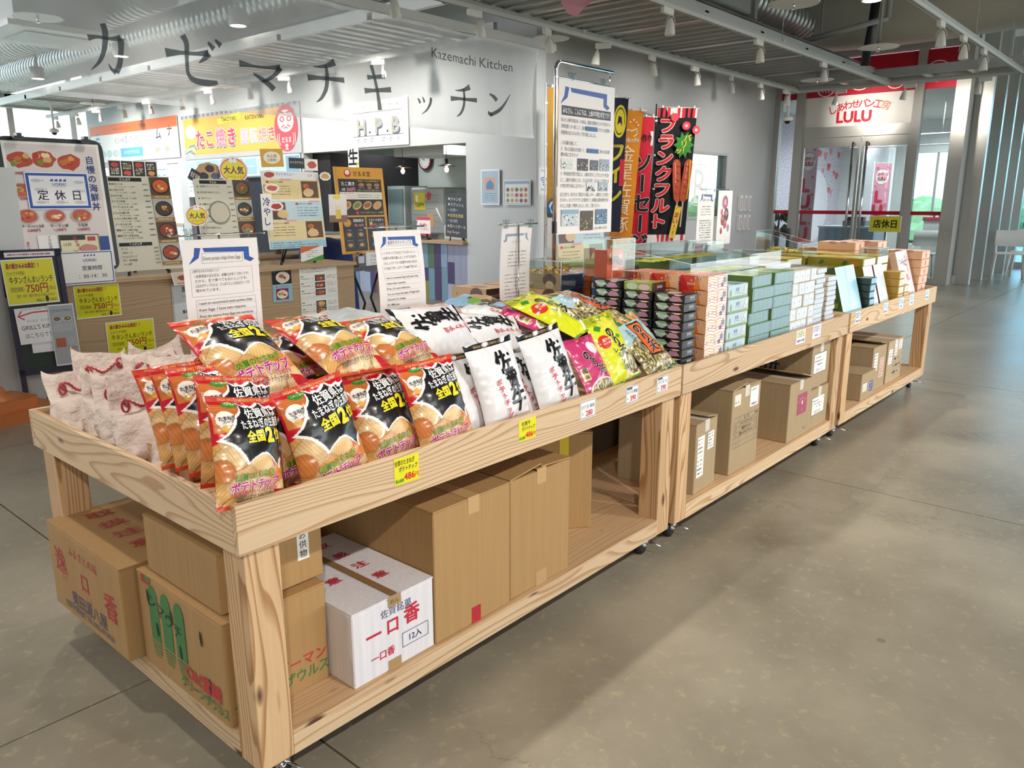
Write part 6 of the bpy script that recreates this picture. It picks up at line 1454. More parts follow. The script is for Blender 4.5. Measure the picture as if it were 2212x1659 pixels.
def menu_a(title, items, dishes, second):
    def f(g, w, h):
        g.r2(w * .10, h * .945, w * .58, h * .985, '17171a'); g.text(title, w * .34, h * .965, h * .030, 'f4f2ea', .02, w=w * .3)
        n_ = len(items)
        for i, (a, b_) in enumerate(items):
            y = .915 - i * (.60 / n_); g.ell(w * .06, h * y, w * .012, w * .012, '222222', 8); g.text(a, w * .10, h * y, h * .024, '22221e', .012, w=w * .34, al='l'); g.text(b_, w * .66, h * y, h * .022, '22221e', .01, w=w * .14, al='r')
            g.text('ミニうどん付　＋130円' if title == 'どんぶり' else '', w * .18, h * (y - .28 / n_), h * .020, '22221e', 0, w=w * .38, al='l')
        g.r2(w * .10, h * .265, w * .58, h * .30, '17171a'); g.text('トッピング', w * .34, h * .283, h * .028, 'f4f2ea', .02, w=w * .24)
        for i, (a, b_) in enumerate(second): y = .235 - i * .04; g.text(a, w * .12, h * y, h * .022, '22221e', .01, w=w * .26, al='l'); g.text(b_, w * .66, h * y, h * .022, '22221e', .01, w=w * .12, al='r')
        for i, c_ in enumerate(dishes):
            y = 1 - .24 * i; g.r2(w * .69, h * (y - .235), w * .995, h * (y - .005), '5a4636' if i % 2 == 0 else 'b8b4ac'); bowl(g, w * .845, h * (y - .105), w * .135, c_, '20242a', .85); g.r2(w * .69, h * (y - .235), w * .995, h * (y - .20), 'a07c34'); g.dashes(w * .73, h * (y - .218), w * .22, .008, 'f4eccc', fill=1)
    return f
DN = [('熟成特カツ丼', '1090円'), ('担々肉みそ丼', '880円'), ('スタミナ丼', '1090円'), ('ガッツリ牛丼', '980円'), ('プリプリホルモン丼', '1090円'), ('とろふわ親子丼', '950円'), ('とろとろ卵の卵とじ丼', '980円'), ('チーズたまご丼', '850円'), ('最強ステーキ丼 150g', '1580円'), ('最強ステーキ丼 250g', '2080円')]
TP = [('チーズ', '120円'), ('マヨネーズ', '100円'), ('にんにくチップ', '50円'), ('のり　佐賀県産', '130円'), ('ヨード卵', '130円')]
board('menu_board', 'beige rice bowl menu board with four dish photos', 'menu board', 1.74, 2.25, 4.66, .81, .70, 8, .775, menu_a('どんぶり', DN, ['d8642c', '4a3c2a', '8a4028', 'a8503c'], TP), base='d8d4c0')
UD = [('佐賀軒プレミアうどん', '1080円'), ('四川担々肉みそうどん', '800円'), ('肉々うどん', '800円'), ('名物ホローケうどん', '700円'), ('ヨード卵・光 月見うどん', '580円'), ('佐賀海苔のりうどん', '750円'), ('たっぷりワカメうどん', '700円'), ('とろろ月見うどん', '850円'), ('カレーうどん', '850円')]
board('menu_board', 'beige noodle menu board with a round bowl photo over the list', 'menu board', 2.44, 2.93, 4.66, .80, .70, 7, .775, lambda g, w, h: (menu_a('うどん', UD, ['6a6a34', '3a4a3a', 'b06a34', 'b85a3c'], [('四川担々肉みそ', '200円'), ('肉', '350円')])(g, w, h), g.ell(w * .38, h * .62, w * .19, w * .19, '8a8a80', 20), g.ell(w * .38, h * .62, w * .165, w * .165, 'cfc6b0', 18, j=.04)), base='d8d4c0')
def muna_set(g, w, h):
    g.r2(0, h * .92, w, h, 'f4f2f4'); g.text('お得なセットメニュー', w * .33, h * .965, h * .04, '3a5ab0', .02, w=w * .5); g.text('ムナ', w * .84, h * .955, h * .04, 'c85a2a', .02)
    for k, (y0, c_, s_, d_) in enumerate(((.64, 'f0d9a0', 'Aセット 990円', 'd8702c'), (.36, 'c8dfe8', 'Bセット 1300円', 'c84a2c'), (.09 + .02, 'f0dca8', 'Cセット 1400円', 'c8783a'))):
        g.r2(w * .01, h * y0, w * .99, h * (y0 + .26), c_); x0 = .68 if k != 1 else .28
        g.r2(w * (x0 - .02 - (.22 if k == 1 else 0)), h * (y0 + .02), w * (x0 + .28 - (.22 if k == 1 else 0)), h * (y0 + .24), '6a4a34'); bowl(g, w * (x0 + .02 - (.08 if k == 1 else -.05)), h * (y0 + .17), w * .07, d_); g.ell(w * (x0 + .1 - (.1 if k == 1 else 0)), h * (y0 + .09), w * .10, h * .06, 'e8c890', 12, j=.12)
        xx = .06 if k != 1 else .52
        g.r2(w * xx, h * (y0 + .21), w * (xx + .05), h * (y0 + .235), 'c8303a'); g.text(s_, w * (xx + .07), h * (y0 + .222), h * .030, '2a2a2a', .012, w=w * .36, al='l'); g.r2(w * (xx + .24), h * (y0 + .245), w * (xx + .44), h * (y0 + .265), 'e8a8b8')
        for q in range(4): g.dashes(w * (xx + .02), h * (y0 + .17 - .035 * q), w * .38, .007, '3a3a3a')
    g.r2(w * .01, 0, w * .99, h * .10, 'a8cfe0'); g.dashes(w * .05, h * .075, w * .5, .008, '2a4a8a'); g.dashes(w * .05, h * .045, w * .8, .007, '2a2a3a'); g.dashes(w * .05, h * .02, w * .8, .007, '2a2a3a')
board('menu_board', 'colourful curry set menu board on a black tripod', 'menu board', 3.04, 3.62, 4.66, .915, .66, 6, .775, muna_set, base='f6f4ee')
stuck('small card with orange and green corners below the curry set board', 3.30, .80, 3.54, .93, lambda g, w, h: (g.pl([(0, h * .55), (0, h), (w * .9, h)], 'e0713a'), g.pl([(w * .1, 0), (w, 0), (w, h * .4)], '4a9a3c'), [g.dashes(w * .25, h * (.7 - .13 * i), w * .5, .008, '4a8a5a') for i in range(4)]), y=4.60, base='f4f4f0')
def daruma_board(g, w, h):
    g.r2(0, 0, w, h, 'e5a22c'); g.ell(w * .26, h * .93, w * .07, h * .045, 'c8303a', 18); g.ell(w * .26, h * .94, w * .045, h * .028, 'f4ece0', 14); g.text('だるま堂', w * .55, h * .925, h * .065, '201a14', .02, w=w * .42)
    g.r2(w * .06, h * .445, w * .94, h * .865, '1d1b1c'); g.text('たこ焼き', w * .25, h * .81, h * .05, 'f4f2ee', .02, w=w * .3); g.text('6個', w * .15, h * .745, h * .035, 'f4f2ee', .01); g.text('500円', w * .30, h * .745, h * .05, 'd8405a', .02, (.02, 'f6e8ea'), w * .2)
    g.text('まずはベースとなる味を決めよう', w * .68, h * .845, h * .022, 'f0e060', .01, w=w * .44)
    for i, s_ in enumerate(('①ソース', '②岩塩', '③醤油')): g.ell(w * (.52 + .16 * i), h * .80, w * .06, h * .02, 'b87a3c', 12, j=.06); g.text(s_, w * (.52 + .16 * i), h * .765, h * .02, 'f4f2ee', 0, w=w * .12)
    g.text('つぎにトッピングをご注文ください', w * .66, h * .735, h * .022, 'f0e060', .01, w=w * .5); g.r2(w * .07, h * .63, w * .93, h * .715, 'f0ead8')
    for i in range(3): g.ring(w * (.10 + .09 * i), h * .645, w * (.175 + .09 * i), h * .675, .001, 'd84a5a')
    g.dashes(w * .10, h * .70, w * .24, .009, 'c83a4a'); g.dashes(w * .42, h * .68, w * .48, .008, '3a3a3a'); g.dashes(w * .42, h * .655, w * .48, .008, '3a3a3a')
    for i, c_ in enumerate(('c8702c', '6f8a3a', 'a85a2c', 'd8a05a')): g.ell(w * (.18 + .21 * i), h * .56, w * .10, h * .045, 'd8b070', 14, .4); g.ell(w * (.18 + .21 * i), h * .565, w * .075, h * .03, c_, 12, .4, j=.12)
    g.text('フライドポテトセット ＋300円', w * .68, h * .475, h * .026, 'f0e060', .01, w=w * .48); g.ell(w * .38, h * .475, w * .035, h * .02, 'd8303a', 12)
    g.r2(w * .06, h * .03, w * .52, h * .425, '1d1b1c'); g.r2(w * .55, h * .03, w * .94, h * .425, '1d1b1c')
    g.ell(w * .15, h * .36, w * .08, h * .048, 'c8842c', 16); g.ell(w * .15, h * .365, w * .06, h * .036, 'd89a3c', 14); g.text('回転焼き', w * .38, h * .385, h * .04, 'f4f2ee', .015, w=w * .24); g.text('1個 150円', w * .38, h * .33, h * .035, 'f08a98', .02, w=w * .24)
    g.text('フライドポテト', w * .75, h * .385, h * .038, 'f4f2ee', .015, w=w * .32); g.r2(w * .60, h * .28, w * .67, h * .335, 'c8232c'); g.r2(w * .605, h * .33, w * .665, h * .365, 'e8c04a'); g.text('単品 300円', w * .79, h * .33, h * .035, 'f08a98', .02, w=w * .24)
    for i in range(4): x, y = (.17, .40)[i % 2], (.23, .11)[i // 2]; g.r2(w * (x - .08), h * (y - .045), w * (x + .08), h * (y + .03), '3a3a40'); g.ell(w * x, h * (y - .008), w * .045, h * .022, 'd89a44', 10, j=.1); g.text(('くろあん', 'しろあん', 'カスタード', 'チョコレート')[i], w * x, h * (y + .045), h * .018, 'f4f2ee', 0, w=w * .14)
    for i in range(2): g.ell(w * .70, h * (.2 - .1 * i), w * .08, h * .03, ('c87a3c', '4a8ac0')[i], 12)
t = board('menu_board', 'orange and black octopus ball menu board with wooden easel', 'menu board', 3.98, 4.58, 4.9, .815, .83, 6, .70, daruma_board, base='e5a22c', leg=False)
g = G(); 
for s_ in (-1, 1): g.box(s_ * .12 - .02, .02, 0, s_ * .12 + .02, .05, .35); g.box(s_ * .12 - .02, -.05, .10, s_ * .12 + .02, .05, .13)
g.box(-.2, -.05, .09, .2, -.02, .115); g.build('easel', OAK, t)
t = thing('folding_stand', 'black folding tripod table carrying the octopus ball board', 'stand', (4.28, 4.9, 0))
g = G(); g.box(-.36, -.16, .66, .36, .2, .70, '1c1c20'); g.build('tray', PLAS, t)
for p in ((.30, -.14), (-.30, -.14), (.30, .18), (-.3, .18)):
    g = G(); g.tube([(p[0], p[1], .66), (p[0] * .55, p[1], .34), (p[0], p[1], 0)], .012, 8); g.build('leg', BLACKM, t)
stuck('small white opening-hours card under the octopus ball board', 4.10, .71, 4.38, .84, lambda g, w, h: (g.ring(w * .03, h * .05, w * .97, h * .95, .001, '8a90a0'), g.text('だるま堂', w * .45, h * .68, h * .24, '4a4a58', 0, w=w * .5), g.dashes(w * .2, h * .40, w * .5, .010, '4a4a58'), g.dashes(w * .2, h * .18, w * .5, .010, 'c86a7a')), y=4.70, base='eceef0')
# blue covers
BLUE = mat('navy_blue_cloth', '16306e', .8); bump(BLUE, 6, .6, .04)
g = G(); g.smooth = True
vs = []; n = 40
for i, (r, z) in enumerate(((.34, 0), (.33, .3), (.31, .6), (.29, .8), (.22, .9), (.05, .95))):
    for k in range(n): a = 2 * math.pi * k / n; rr = r * (1 + .05 * math.sin(7 * a) * (1 - i / 5)); vs.append((4.25 + rr * math.cos(a), 5.55 + rr * math.sin(a) * .8, z))
g.add(vs, [(i * n + k, i * n + (k + 1) % n, (i + 1) * n + (k + 1) % n, (i + 1) * n + k) for i in range(5) for k in range(n)] + [tuple(5 * n + k for k in range(n))])
tag(g.build('covered_cart', BLUE), 'cart under a navy blue cover behind the boards', 'cart')
g = G(); g.box(3.85, 4.78, 0, 3.93, 5.05, .74, '1a2f66'); tag(g.build('side_panel', PAPER), 'narrow navy blue panel standing at the end of the counter', 'panel')
# A-frame sign
t = thing('a_frame_sign', 'dark violet A-frame sign with lunch sheets taped on it', 'sign', (1.07, 4.30, 0), math.radians(-8))
AW, AH = .34, 1.02
for k, (s_, nm) in enumerate(((-1, 'front_frame'), (1, 'rear_frame'))):
    g = G(Matrix.Translation((0, 0, AH)) @ Matrix.Rotation(s_ * .13, 4, 'X')); c_ = '2a2340'
    for x in (-AW / 2, AW / 2 - .03): g.box(x, -.012, -AH - .01, x + .03, .012, 0, c_)
    g.box(-AW / 2, -.012, -.05, AW / 2, .012, 0, c_); g.box(-AW / 2, -.012, -.80, AW / 2, .012, -.76, c_); g.build(nm, PAPER, t)
    g = G(Matrix.Translation((0, 0, AH)) @ Matrix.Rotation(s_ * .13, 4, 'X')); g.box(-AW / 2 + .03, -.004, -.76, AW / 2 - .03, .004, -.05, '24362f' if s_ < 0 else '4a3c34'); g.build('board_panel', PAPER, t)
FR = Matrix.Translation((0, 0, AH)) @ Matrix.Rotation(-.13, 4, 'X')
def onA(x0, z0, x1, z1, fn, base, dy=-.018, rot=0):
    g = G(FR @ FY(x0, dy, z0) @ Matrix.Rotation(rot, 4, 'Z')); sheet(g, x1 - x0, z1 - z0, base); fn(g, x1 - x0, z1 - z0); g.build('taped_sheet', LAM, t)
onA(-.15, -.045, .13, -.015, lambda g, w, h: g.dashes(w * .06, h * .5, w * .86, .012, 'a03a4a', fill=1), 'eceaec')
onA(-.17, -.35, .12, -.06, yel, 'f6f4ee', rot=.02)
onA(-.14, -.60, .10, -.37, lambda g, w, h: (g.line([(w * .95, h * .86), (w * .4, h * .86), (w * .08, h * .78)], .009, 'd8405a'), g.line([(w * .16, h * .92), (w * .06, h * .78), (w * .2, h * .68)], .009, 'd8405a'), g.text("GRILL'S KING", w * .5, h * .45, h * .17, '2a2a30', 0, w=w * .82), g.text('はこちらです！', w * .5, h * .22, h * .15, '2a2a30', 0, w=w * .7), g.text('グリルズ　キング', w * .5, h * .62, h * .07, '2a2a30', 0, w=w * .6), g.text('ハンバーグ・せんせい・牛タン', w * .5, h * .95, h * .06, '2a2a30', 0, w=w * .7)), 'f2f2f4', dy=-.022, rot=.03)
onA(.04, -.76, .19, -.36, lambda g, w, h: (g.r2(w * .03, h * .02, w * .97, h * .98, 'a8acb2'), g.text('LUNCH MENU', w * .5, h * .90, h * .055, '3a5a74', 0, w=w * .8), [bowl(g, w * x, h * .76, w * .17, '5a6a4a', 'e8e8e8') for x in (.3, .7)], [g.dashes(w * .1, h * (.66 - .03 * i), w * .8, .005, 'e8e8ec') for i in range(4)], g.r2(w * .12, h * .30, w * .50, h * .45, 'b0603a'), [g.dashes(w * .56, h * (.44 - .03 * i), w * .36, .005, 'e8e8ec') for i in range(5)], [g.ell(w * (.62 + .12 * i), h * .27, w * .04, h * .025, 'c87a44', 8) for i in range(3)]), 'f0f2f4', dy=-.026)
onA(-.08, -.66, .08, -.56, lambda g, w, h: g.dashes(w * .1, h * .7, w * .8, .010, 'a8503c'), 'eceef4', dy=-.016)

# small stickers and pop cards round the menu boards
def popcard(label, x, z, w, h, fn, y=4.62, base='f6f4ee', rot=0, shape='rect'):
    g = G(FY(x, y, z) @ Matrix.Rotation(rot, 4, 'Z'))
    if shape == 'rect': sheet(g, w, h, base)
    else:
        P = [(w / 2 + w / 2 * math.cos(a) * (1 + .04 * math.sin(9 * a)), h / 2 + h / 2 * math.sin(a) * (1 + .04 * math.sin(9 * a))) for a in np.linspace(0, 6.28, 41)[:-1]]; g.prism(P, -.0012, 0, base)
    fn(g, w, h); return tag(g.build('pop_card', LAM), label, 'sign')
def popu(g, w, h): g.ell(w * .5, h * .5, w * .46, h * .44, 'e8447a', 20); g.ell(w * .5, h * .5, w * .43, h * .40, 'f0e23a', 20); g.text('大人気', w * .5, h * .5, h * .30, '6a2a5a', .03, w=w * .68); g.text('フードコートで', w * .5, h * .25, h * .12, '2a2a2a', .01, w=w * .5); [g.ell(w * x, h * .84, w * .07, h * .09, 'fafafa', 12) or g.ell(w * x, h * .84, w * .03, h * .04, '1a1a1a', 8) for x in (.42, .56)]
popcard('yellow speech bubble card saying very popular, above the noodle board', 2.68, 1.46, .26, .22, popu, y=4.76, shape='oval')
popcard('yellow speech bubble card saying very popular, between the two beige boards', 2.29, 1.13, .19, .16, popu, shape='oval')
def dk(g, w, h):
    for i in range(4): g.r2(w * (.02 + .245 * i), h * .05, w * (.245 + .245 * i), h * .95, '1c1816'); g.ell(w * (.13 + .245 * i), h * (.72 if i % 2 == 0 else .25), w * .08, h * .15, R.choice(['d8502c', '6f9a3a', 'e09a4a', 'c83a2c']), 10, j=.15); [g.dashes(w * (.05 + .245 * i), h * ((.2 if i % 2 == 0 else .5) + .1 * q), w * .16, .010, 'd8b84a' if q == 1 else 'e8e4dc') for q in range(4)]
popcard('dark strip of dish photos standing behind the rice bowl board', 1.83, 1.50, .37, .12, dk, y=4.82)
popcard('brown photo card with three rice bowls above the noodle board', 2.49, 1.475, .22, .15, lambda g, w, h: [g.ell(w * x, h * y, w * .18, h * .2, c_, 10, j=.1) for x, y, c_ in ((.3, .3, '2a2426'), (.55, .68, '3a2a20'), (.75, .3, '4a5a7a'))], y=4.78, base='c8a070', shape='oval')
popcard('small tilted black photo card left of the noodle board top', 2.40, 1.50, .10, .09, lambda g, w, h: g.text('甘味', w * .5, h * .5, h * .5, 'e8e0d8', .01), y=4.75, base='2a2420', rot=-.5)
popcard('vertical white card reading chilled, between noodle and curry boards', 2.955, 1.08, .105, .30, lambda g, w, h: [g.text(ch, w * .5, h * (.78 - .27 * i), h * .25, '3a3a78', .02) for i, ch in enumerate('冷やし')], base='f4f1ec')
popcard('golden card with a smiling speech bubble above the curry set board', 3.06, 1.60, .22, .15, lambda g, w, h: (g.ell(w * .5, h * .52, w * .38, h * .34, 'f4eed8', 16), g.text('大人気', w * .5, h * .60, h * .22, '8a6a1c', .02, w=w * .5), g.text('お買得!!', w * .5, h * .38, h * .18, '8a6a1c', .02, w=w * .4)), y=4.74, base='dca62c', rot=.05)
popcard('black takeaway card above the curry set board', 3.33, 1.60, .16, .09, lambda g, w, h: g.text('テイクアウト', w * .5, h * .55, h * .3, 'f0f0f0', .01, w=w * .85), y=4.74, base='1a1a1e')
popcard('white card with grilled meat photo above the curry set board', 3.49, 1.585, .14, .10, lambda g, w, h: g.ell(w * .55, h * .5, w * .34, h * .3, 'c8503c', 12, j=.12), y=4.74)
for i, (x, z) in enumerate(((2.98, 1.50), (3.0, 1.39), (3.03, 1.24))):
    popcard('oval food sticker at the left edge of the curry board, %s' % ('uppermost', 'middle', 'lowest')[i], x, z, .14, .075, lambda g, w, h: g.ell(w * .5, h * .5, w * .36, h * .32, ('b8402c', 'c85a2c', 'b83a2c')[i], 12, j=.12), shape='oval')
popcard('oval food sticker at the right edge of the curry board', 3.60, 1.50, .12, .075, lambda g, w, h: g.ell(w * .5, h * .5, w * .36, h * .32, 'd8a04a', 12, j=.12), y=4.68, shape='oval')
popcard('photo card of a yellow lassi glass between curry and octopus boards', 3.70, 1.13, .20, .25, lambda g, w, h: (g.r2(0, 0, w, h * .25, '8a6a50'), g.r2(w * .35, h * .12, w * .65, h * .62, 'f0e2b8'), g.r2(w * .36, h * .12, w * .64, h * .45, 'e8c84a'), g.ell(w * .45, h * .90, w * .22, h * .08, 'f0d820', 12)), y=4.70, base='ece6e2')
t = thing('potted_flowers', 'small pot of leafy flowers on the far counter between the boards', 'plant', (4.05, 6.1, .765))
g = G(); g.lathe([(.05, 0), (.075, .12), (.078, .13)], 16, col='6a4a34'); g.build('pot', PAPER, t)
g = G()
for i in range(60):
    a, r, z = R.uniform(0, 6.28), R.uniform(.02, .14), R.uniform(.12, .42); c = Vector((r * math.cos(a), r * math.sin(a), z)); d_ = Vector((R.uniform(-1, 1), R.uniform(-1, 1), R.uniform(-.3, 1))).normalized() * .05; s_ = d_.cross(Vector((0, 0, 1))).normalized() * .018
    g.add([c, c + d_ * .5 + s_, c + d_, c + d_ * .5 - s_], [(0, 1, 2, 3)], [R.choice(['3f6a34', '5a8a44', '2f5428', 'd8dcc0', 'c88a3c'])])
g.build('foliage', PAPER, t)['kind'] = 'stuff'
KPOS = [('カ', 1.5, 1.77, 2.13, 2.44), ('ゼ', 1.99, 2.42, 2.12, 2.45), ('マ', 2.55, 2.95, 2.14, 2.36), ('チ', 3.13, 3.52, 2.09, 2.43), ('キ', 3.71, 4.03, 2.08, 2.45), ('ッ', 4.27, 4.52, 2.08, 2.3), ('チ', 4.73, 5.12, 2.1, 2.4), ('ン', 5.24, 5.57, 2.13, 2.41)]
KK = (5.040, 2.630, .085, 1.110)
# ------------------------------------------------------------------ hanging voile banner
t = thing('hanging_banner', 'sheer white banner with large grey katakana hanging from the ceiling rack', 'banner', (0, 0, 0))
BY, BX0, BX1, BZ0, BZ1 = 4.15, 0.55, 6.05, 1.965, 2.86
def bwave(x, z): return .018 * math.sin(x * 5.2 + .6) + .010 * math.sin(x * 11 + 2) * (1 - (z - BZ0) / (BZ1 - BZ0)) + .006 * math.sin(x * 23 + z * 3)
def banner_mesh(name, x0, x1, z0, z1, dy, m, nx=160, nz=14, edge=None):
    vs = []; 
    for j in range(nz + 1):
        for i in range(nx + 1):
            x = x0 + (x1 - x0) * i / nx; z = z0 + (z1 - z0) * j / nz
            if edge: x = x0 + (edge(z) - x0) * i / nx
            vs.append((x, BY + dy + bwave(x, z), z))
    g = G(); g.smooth = True; g.add(vs, [(j * (nx + 1) + i, j * (nx + 1) + i + 1, (j + 1) * (nx + 1) + i + 1, (j + 1) * (nx + 1) + i) for j in range(nz) for i in range(nx)]); return g.build(name, m, t)
banner_mesh('voile', BX0, BX1, BZ0, BZ1, 0, SHEER, edge=lambda z: BX1 - .10 - .0 + .12 * ((z - BZ0) / (BZ1 - BZ0)) - .07 * math.sin(3.1 * (z - BZ0) / (BZ1 - BZ0)))
banner_mesh('hem', BX0, BX1 - .1, BZ0, BZ0 + .03, -.004, SHEER, nz=1); banner_mesh('hem', BX0, BX1, BZ1 - .03, BZ1, -.004, SHEER, nz=1)
def stroke(g, P, Wd, n=10):
    """brush stroke through P with the widths Wd, smoothed"""
    pts, ws = [], []; m = len(P)
    for i in range(m - 1):
        p0, p1, p2, p3 = P[max(i - 1, 0)], P[i], P[i + 1], P[min(i + 2, m - 1)]
        for k in range(n):
            q = k / n
            f = lambda a, b_, c_, d_: .5 * ((2 * b_) + (-a + c_) * q + (2 * a - 5 * b_ + 4 * c_ - d_) * q * q + (-a + 3 * b_ - 3 * c_ + d_) * q ** 3)
            pts.append((f(p0[0], p1[0], p2[0], p3[0]), f(p0[1], p1[1], p2[1], p3[1]))); ws.append(Wd[i] + (Wd[i + 1] - Wd[i]) * q)
    pts.append(P[-1]); ws.append(Wd[-1]); g.line(pts, ws, '4a5254')
KANA = {
 'カ': [([(.08, .66), (.30, .70), (.60, .70), (.84, .74)], [.10, .05, .05, .11]), ([(.84, .74), (.82, .50), (.76, .22), (.66, .04)], [.11, .08, .08, .09]), ([(.66, .04), (.56, .10), (.50, .20)], [.09, .05, .01]), ([(.46, .98), (.50, .80), (.44, .50), (.30, .24), (.08, .04)], [.09, .10, .08, .06, .01])],
 'ゼ': [([(.04, .56), (.30, .60), (.60, .64), (.80, .68)], [.12, .05, .05, .10]), ([(.80, .68), (.72, .56), (.62, .46)], [.10, .06, .01]), ([(.36, .96), (.42, .80), (.40, .50), (.40, .22), (.50, .10), (.74, .07), (.92, .10)], [.10, .08, .06, .06, .08, .09, .05]), ([(.80, .90), (.90, .78)], [.03, .09]), ([(.94, .98), (1.04, .87)], [.03, .09])],
 'マ': [([(.06, .76), (.34, .74), (.66, .76), (.90, .80)], [.12, .05, .05, .11]), ([(.90, .80), (.80, .56), (.66, .38), (.52, .28)], [.11, .07, .06, .03]), ([(.34, .50), (.50, .38), (.66, .22), (.76, .06)], [.03, .08, .10, .10])],
 'チ': [([(.74, .96), (.56, .86), (.34, .80), (.16, .78)], [.12, .07, .04, .01]), ([(.02, .52), (.30, .55), (.64, .57), (.98, .58)], [.10, .06, .06, .09]), ([(.52, .86), (.54, .60), (.50, .34), (.36, .12), (.20, .0)], [.05, .08, .08, .06, .01])],
 'キ': [([(.16, .70), (.40, .73), (.78, .78)], [.09, .06, .09]), ([(.04, .40), (.40, .44), (.96, .50)], [.10, .06, .10]), ([(.34, .98), (.44, .74), (.54, .40), (.60, .02)], [.09, .07, .07, .10])],
 'ッ': [([(.10, .62), (.18, .54), (.22, .44)], [.03, .08, .09]), ([(.36, .70), (.44, .60), (.47, .50)], [.03, .08, .09]), ([(.82, .72), (.78, .48), (.60, .22), (.28, .02)], [.09, .09, .06, .01])],
 'ン': [([(.12, .78), (.26, .70), (.38, .58)], [.03, .08, .10]), ([(.08, .20), (.12, .12), (.20, .08)], [.02, .08, .09]), ([(.16, .08), (.50, .28), (.78, .54), (1.0, .86)], [.08, .09, .06, .01])]}
def on_banner(p): 
    x = BX0 + p.x; z = BZ0 + p.y
    return Vector((x, BY - .003 - p.z + bwave(x, z), z))
def bx(u): return u - BX0
for ch, x0, x1, z0, z1 in KPOS:
    g = G(); g.map = on_banner; g.dz = .0001
    for P, Wd in KANA[ch]:
        w_, h_ = x1 - x0, z1 - z0
        # follow the drawn box in world metres
        s_ = (abs(w_) + h_) / 2
        stroke(g, [(bx(x0 + a * w_), (z0 - BZ0) + b_ * h_) for a, b_ in P], [q * s_ * 1.35 for q in Wd])
    g.build('katakana_letter', SHEERINK, t)
g = G(); g.map = on_banner
g.text('Kazemachi Kitchen', bx(KK[0]), KK[1] - BZ0, .125, '4a5254', .003, w=KK[3], sx=1.2); g.build('latin_lettering', SHEERINK, t)
g = G(); g.box(.3, BY - .03, 2.87, 6.3, BY + .03, 2.94, 'c4c5c3'); o = g.build('banner_beam', PAINT); tag(o, 'pale grey beam the sheer banner hangs from', 'beam')

# ------------------------------------------------------------------ stall signs and fittings on the stall wall (facing -x)
def xposter(name, label, ya, yb, z0, z1, fn, x=6.60, base='f4f4f4', cat='sign', m=PAPER, rot=0):
    g = G(FX(x, ya, z0) @ Matrix.Rotation(rot, 4, 'Z')); w, h = ya - yb, z1 - z0; g.box(0, 0, -.012, w, h, 0, base); fn(g, w, h); return tag(g.build(name, m), label, cat)
def f_muna(g, w, h):
    g.r2(0, h * .74, w, h, 'ea7230'); g.text('INDIAN RESTAURANT', w * .40, h * .86, h * .11, 'a8521c', 0, w=w * .30); g.text('MUNA', w * .64, h * .875, h * .14, '5a4a3a', .02, w=w * .12)
    g.text('インド料理レストラン', w * .45, h * .55, h * .20, '5a5a70', 0, w=w * .54, sx=.8); g.text('ム', w * .80, h * .62, h * .34, '4a4a6a', .02, w=w * .12); g.text('ナ', w * .92, h * .66, h * .32, '4a4a6a', .02, w=w * .11)
    for k in range(8): g.ell(w * .09, h * (.35 + .06 * k), w * (.035 - .003 * abs(k - 3)), h * .03, '7a8a9a' if k % 2 else 'e6eef4', 10)
    g.r2(w * .36, h * .10, w * .62, h * .34, '5ab4d2'); g.text('テイクアウトOK', w * .49, h * .22, h * .12, 'f8f8f8', .02, w=w * .21)
    for x in (.14, .22, .30, .68, .78, .88, .95): g.ell(w * x, h * .22, w * .035, h * .10, 'bcd6e4', 12); g.ell(w * x, h * .22, w * .024, h * .06, R.choice(['e8b8a0', 'e8d0a8', 'c8dccc']), 10, j=.1)
xposter('shop_sign', 'white and orange sign of the Indian restaurant stall', 17.0, 13.15, 2.10, 2.84, f_muna)
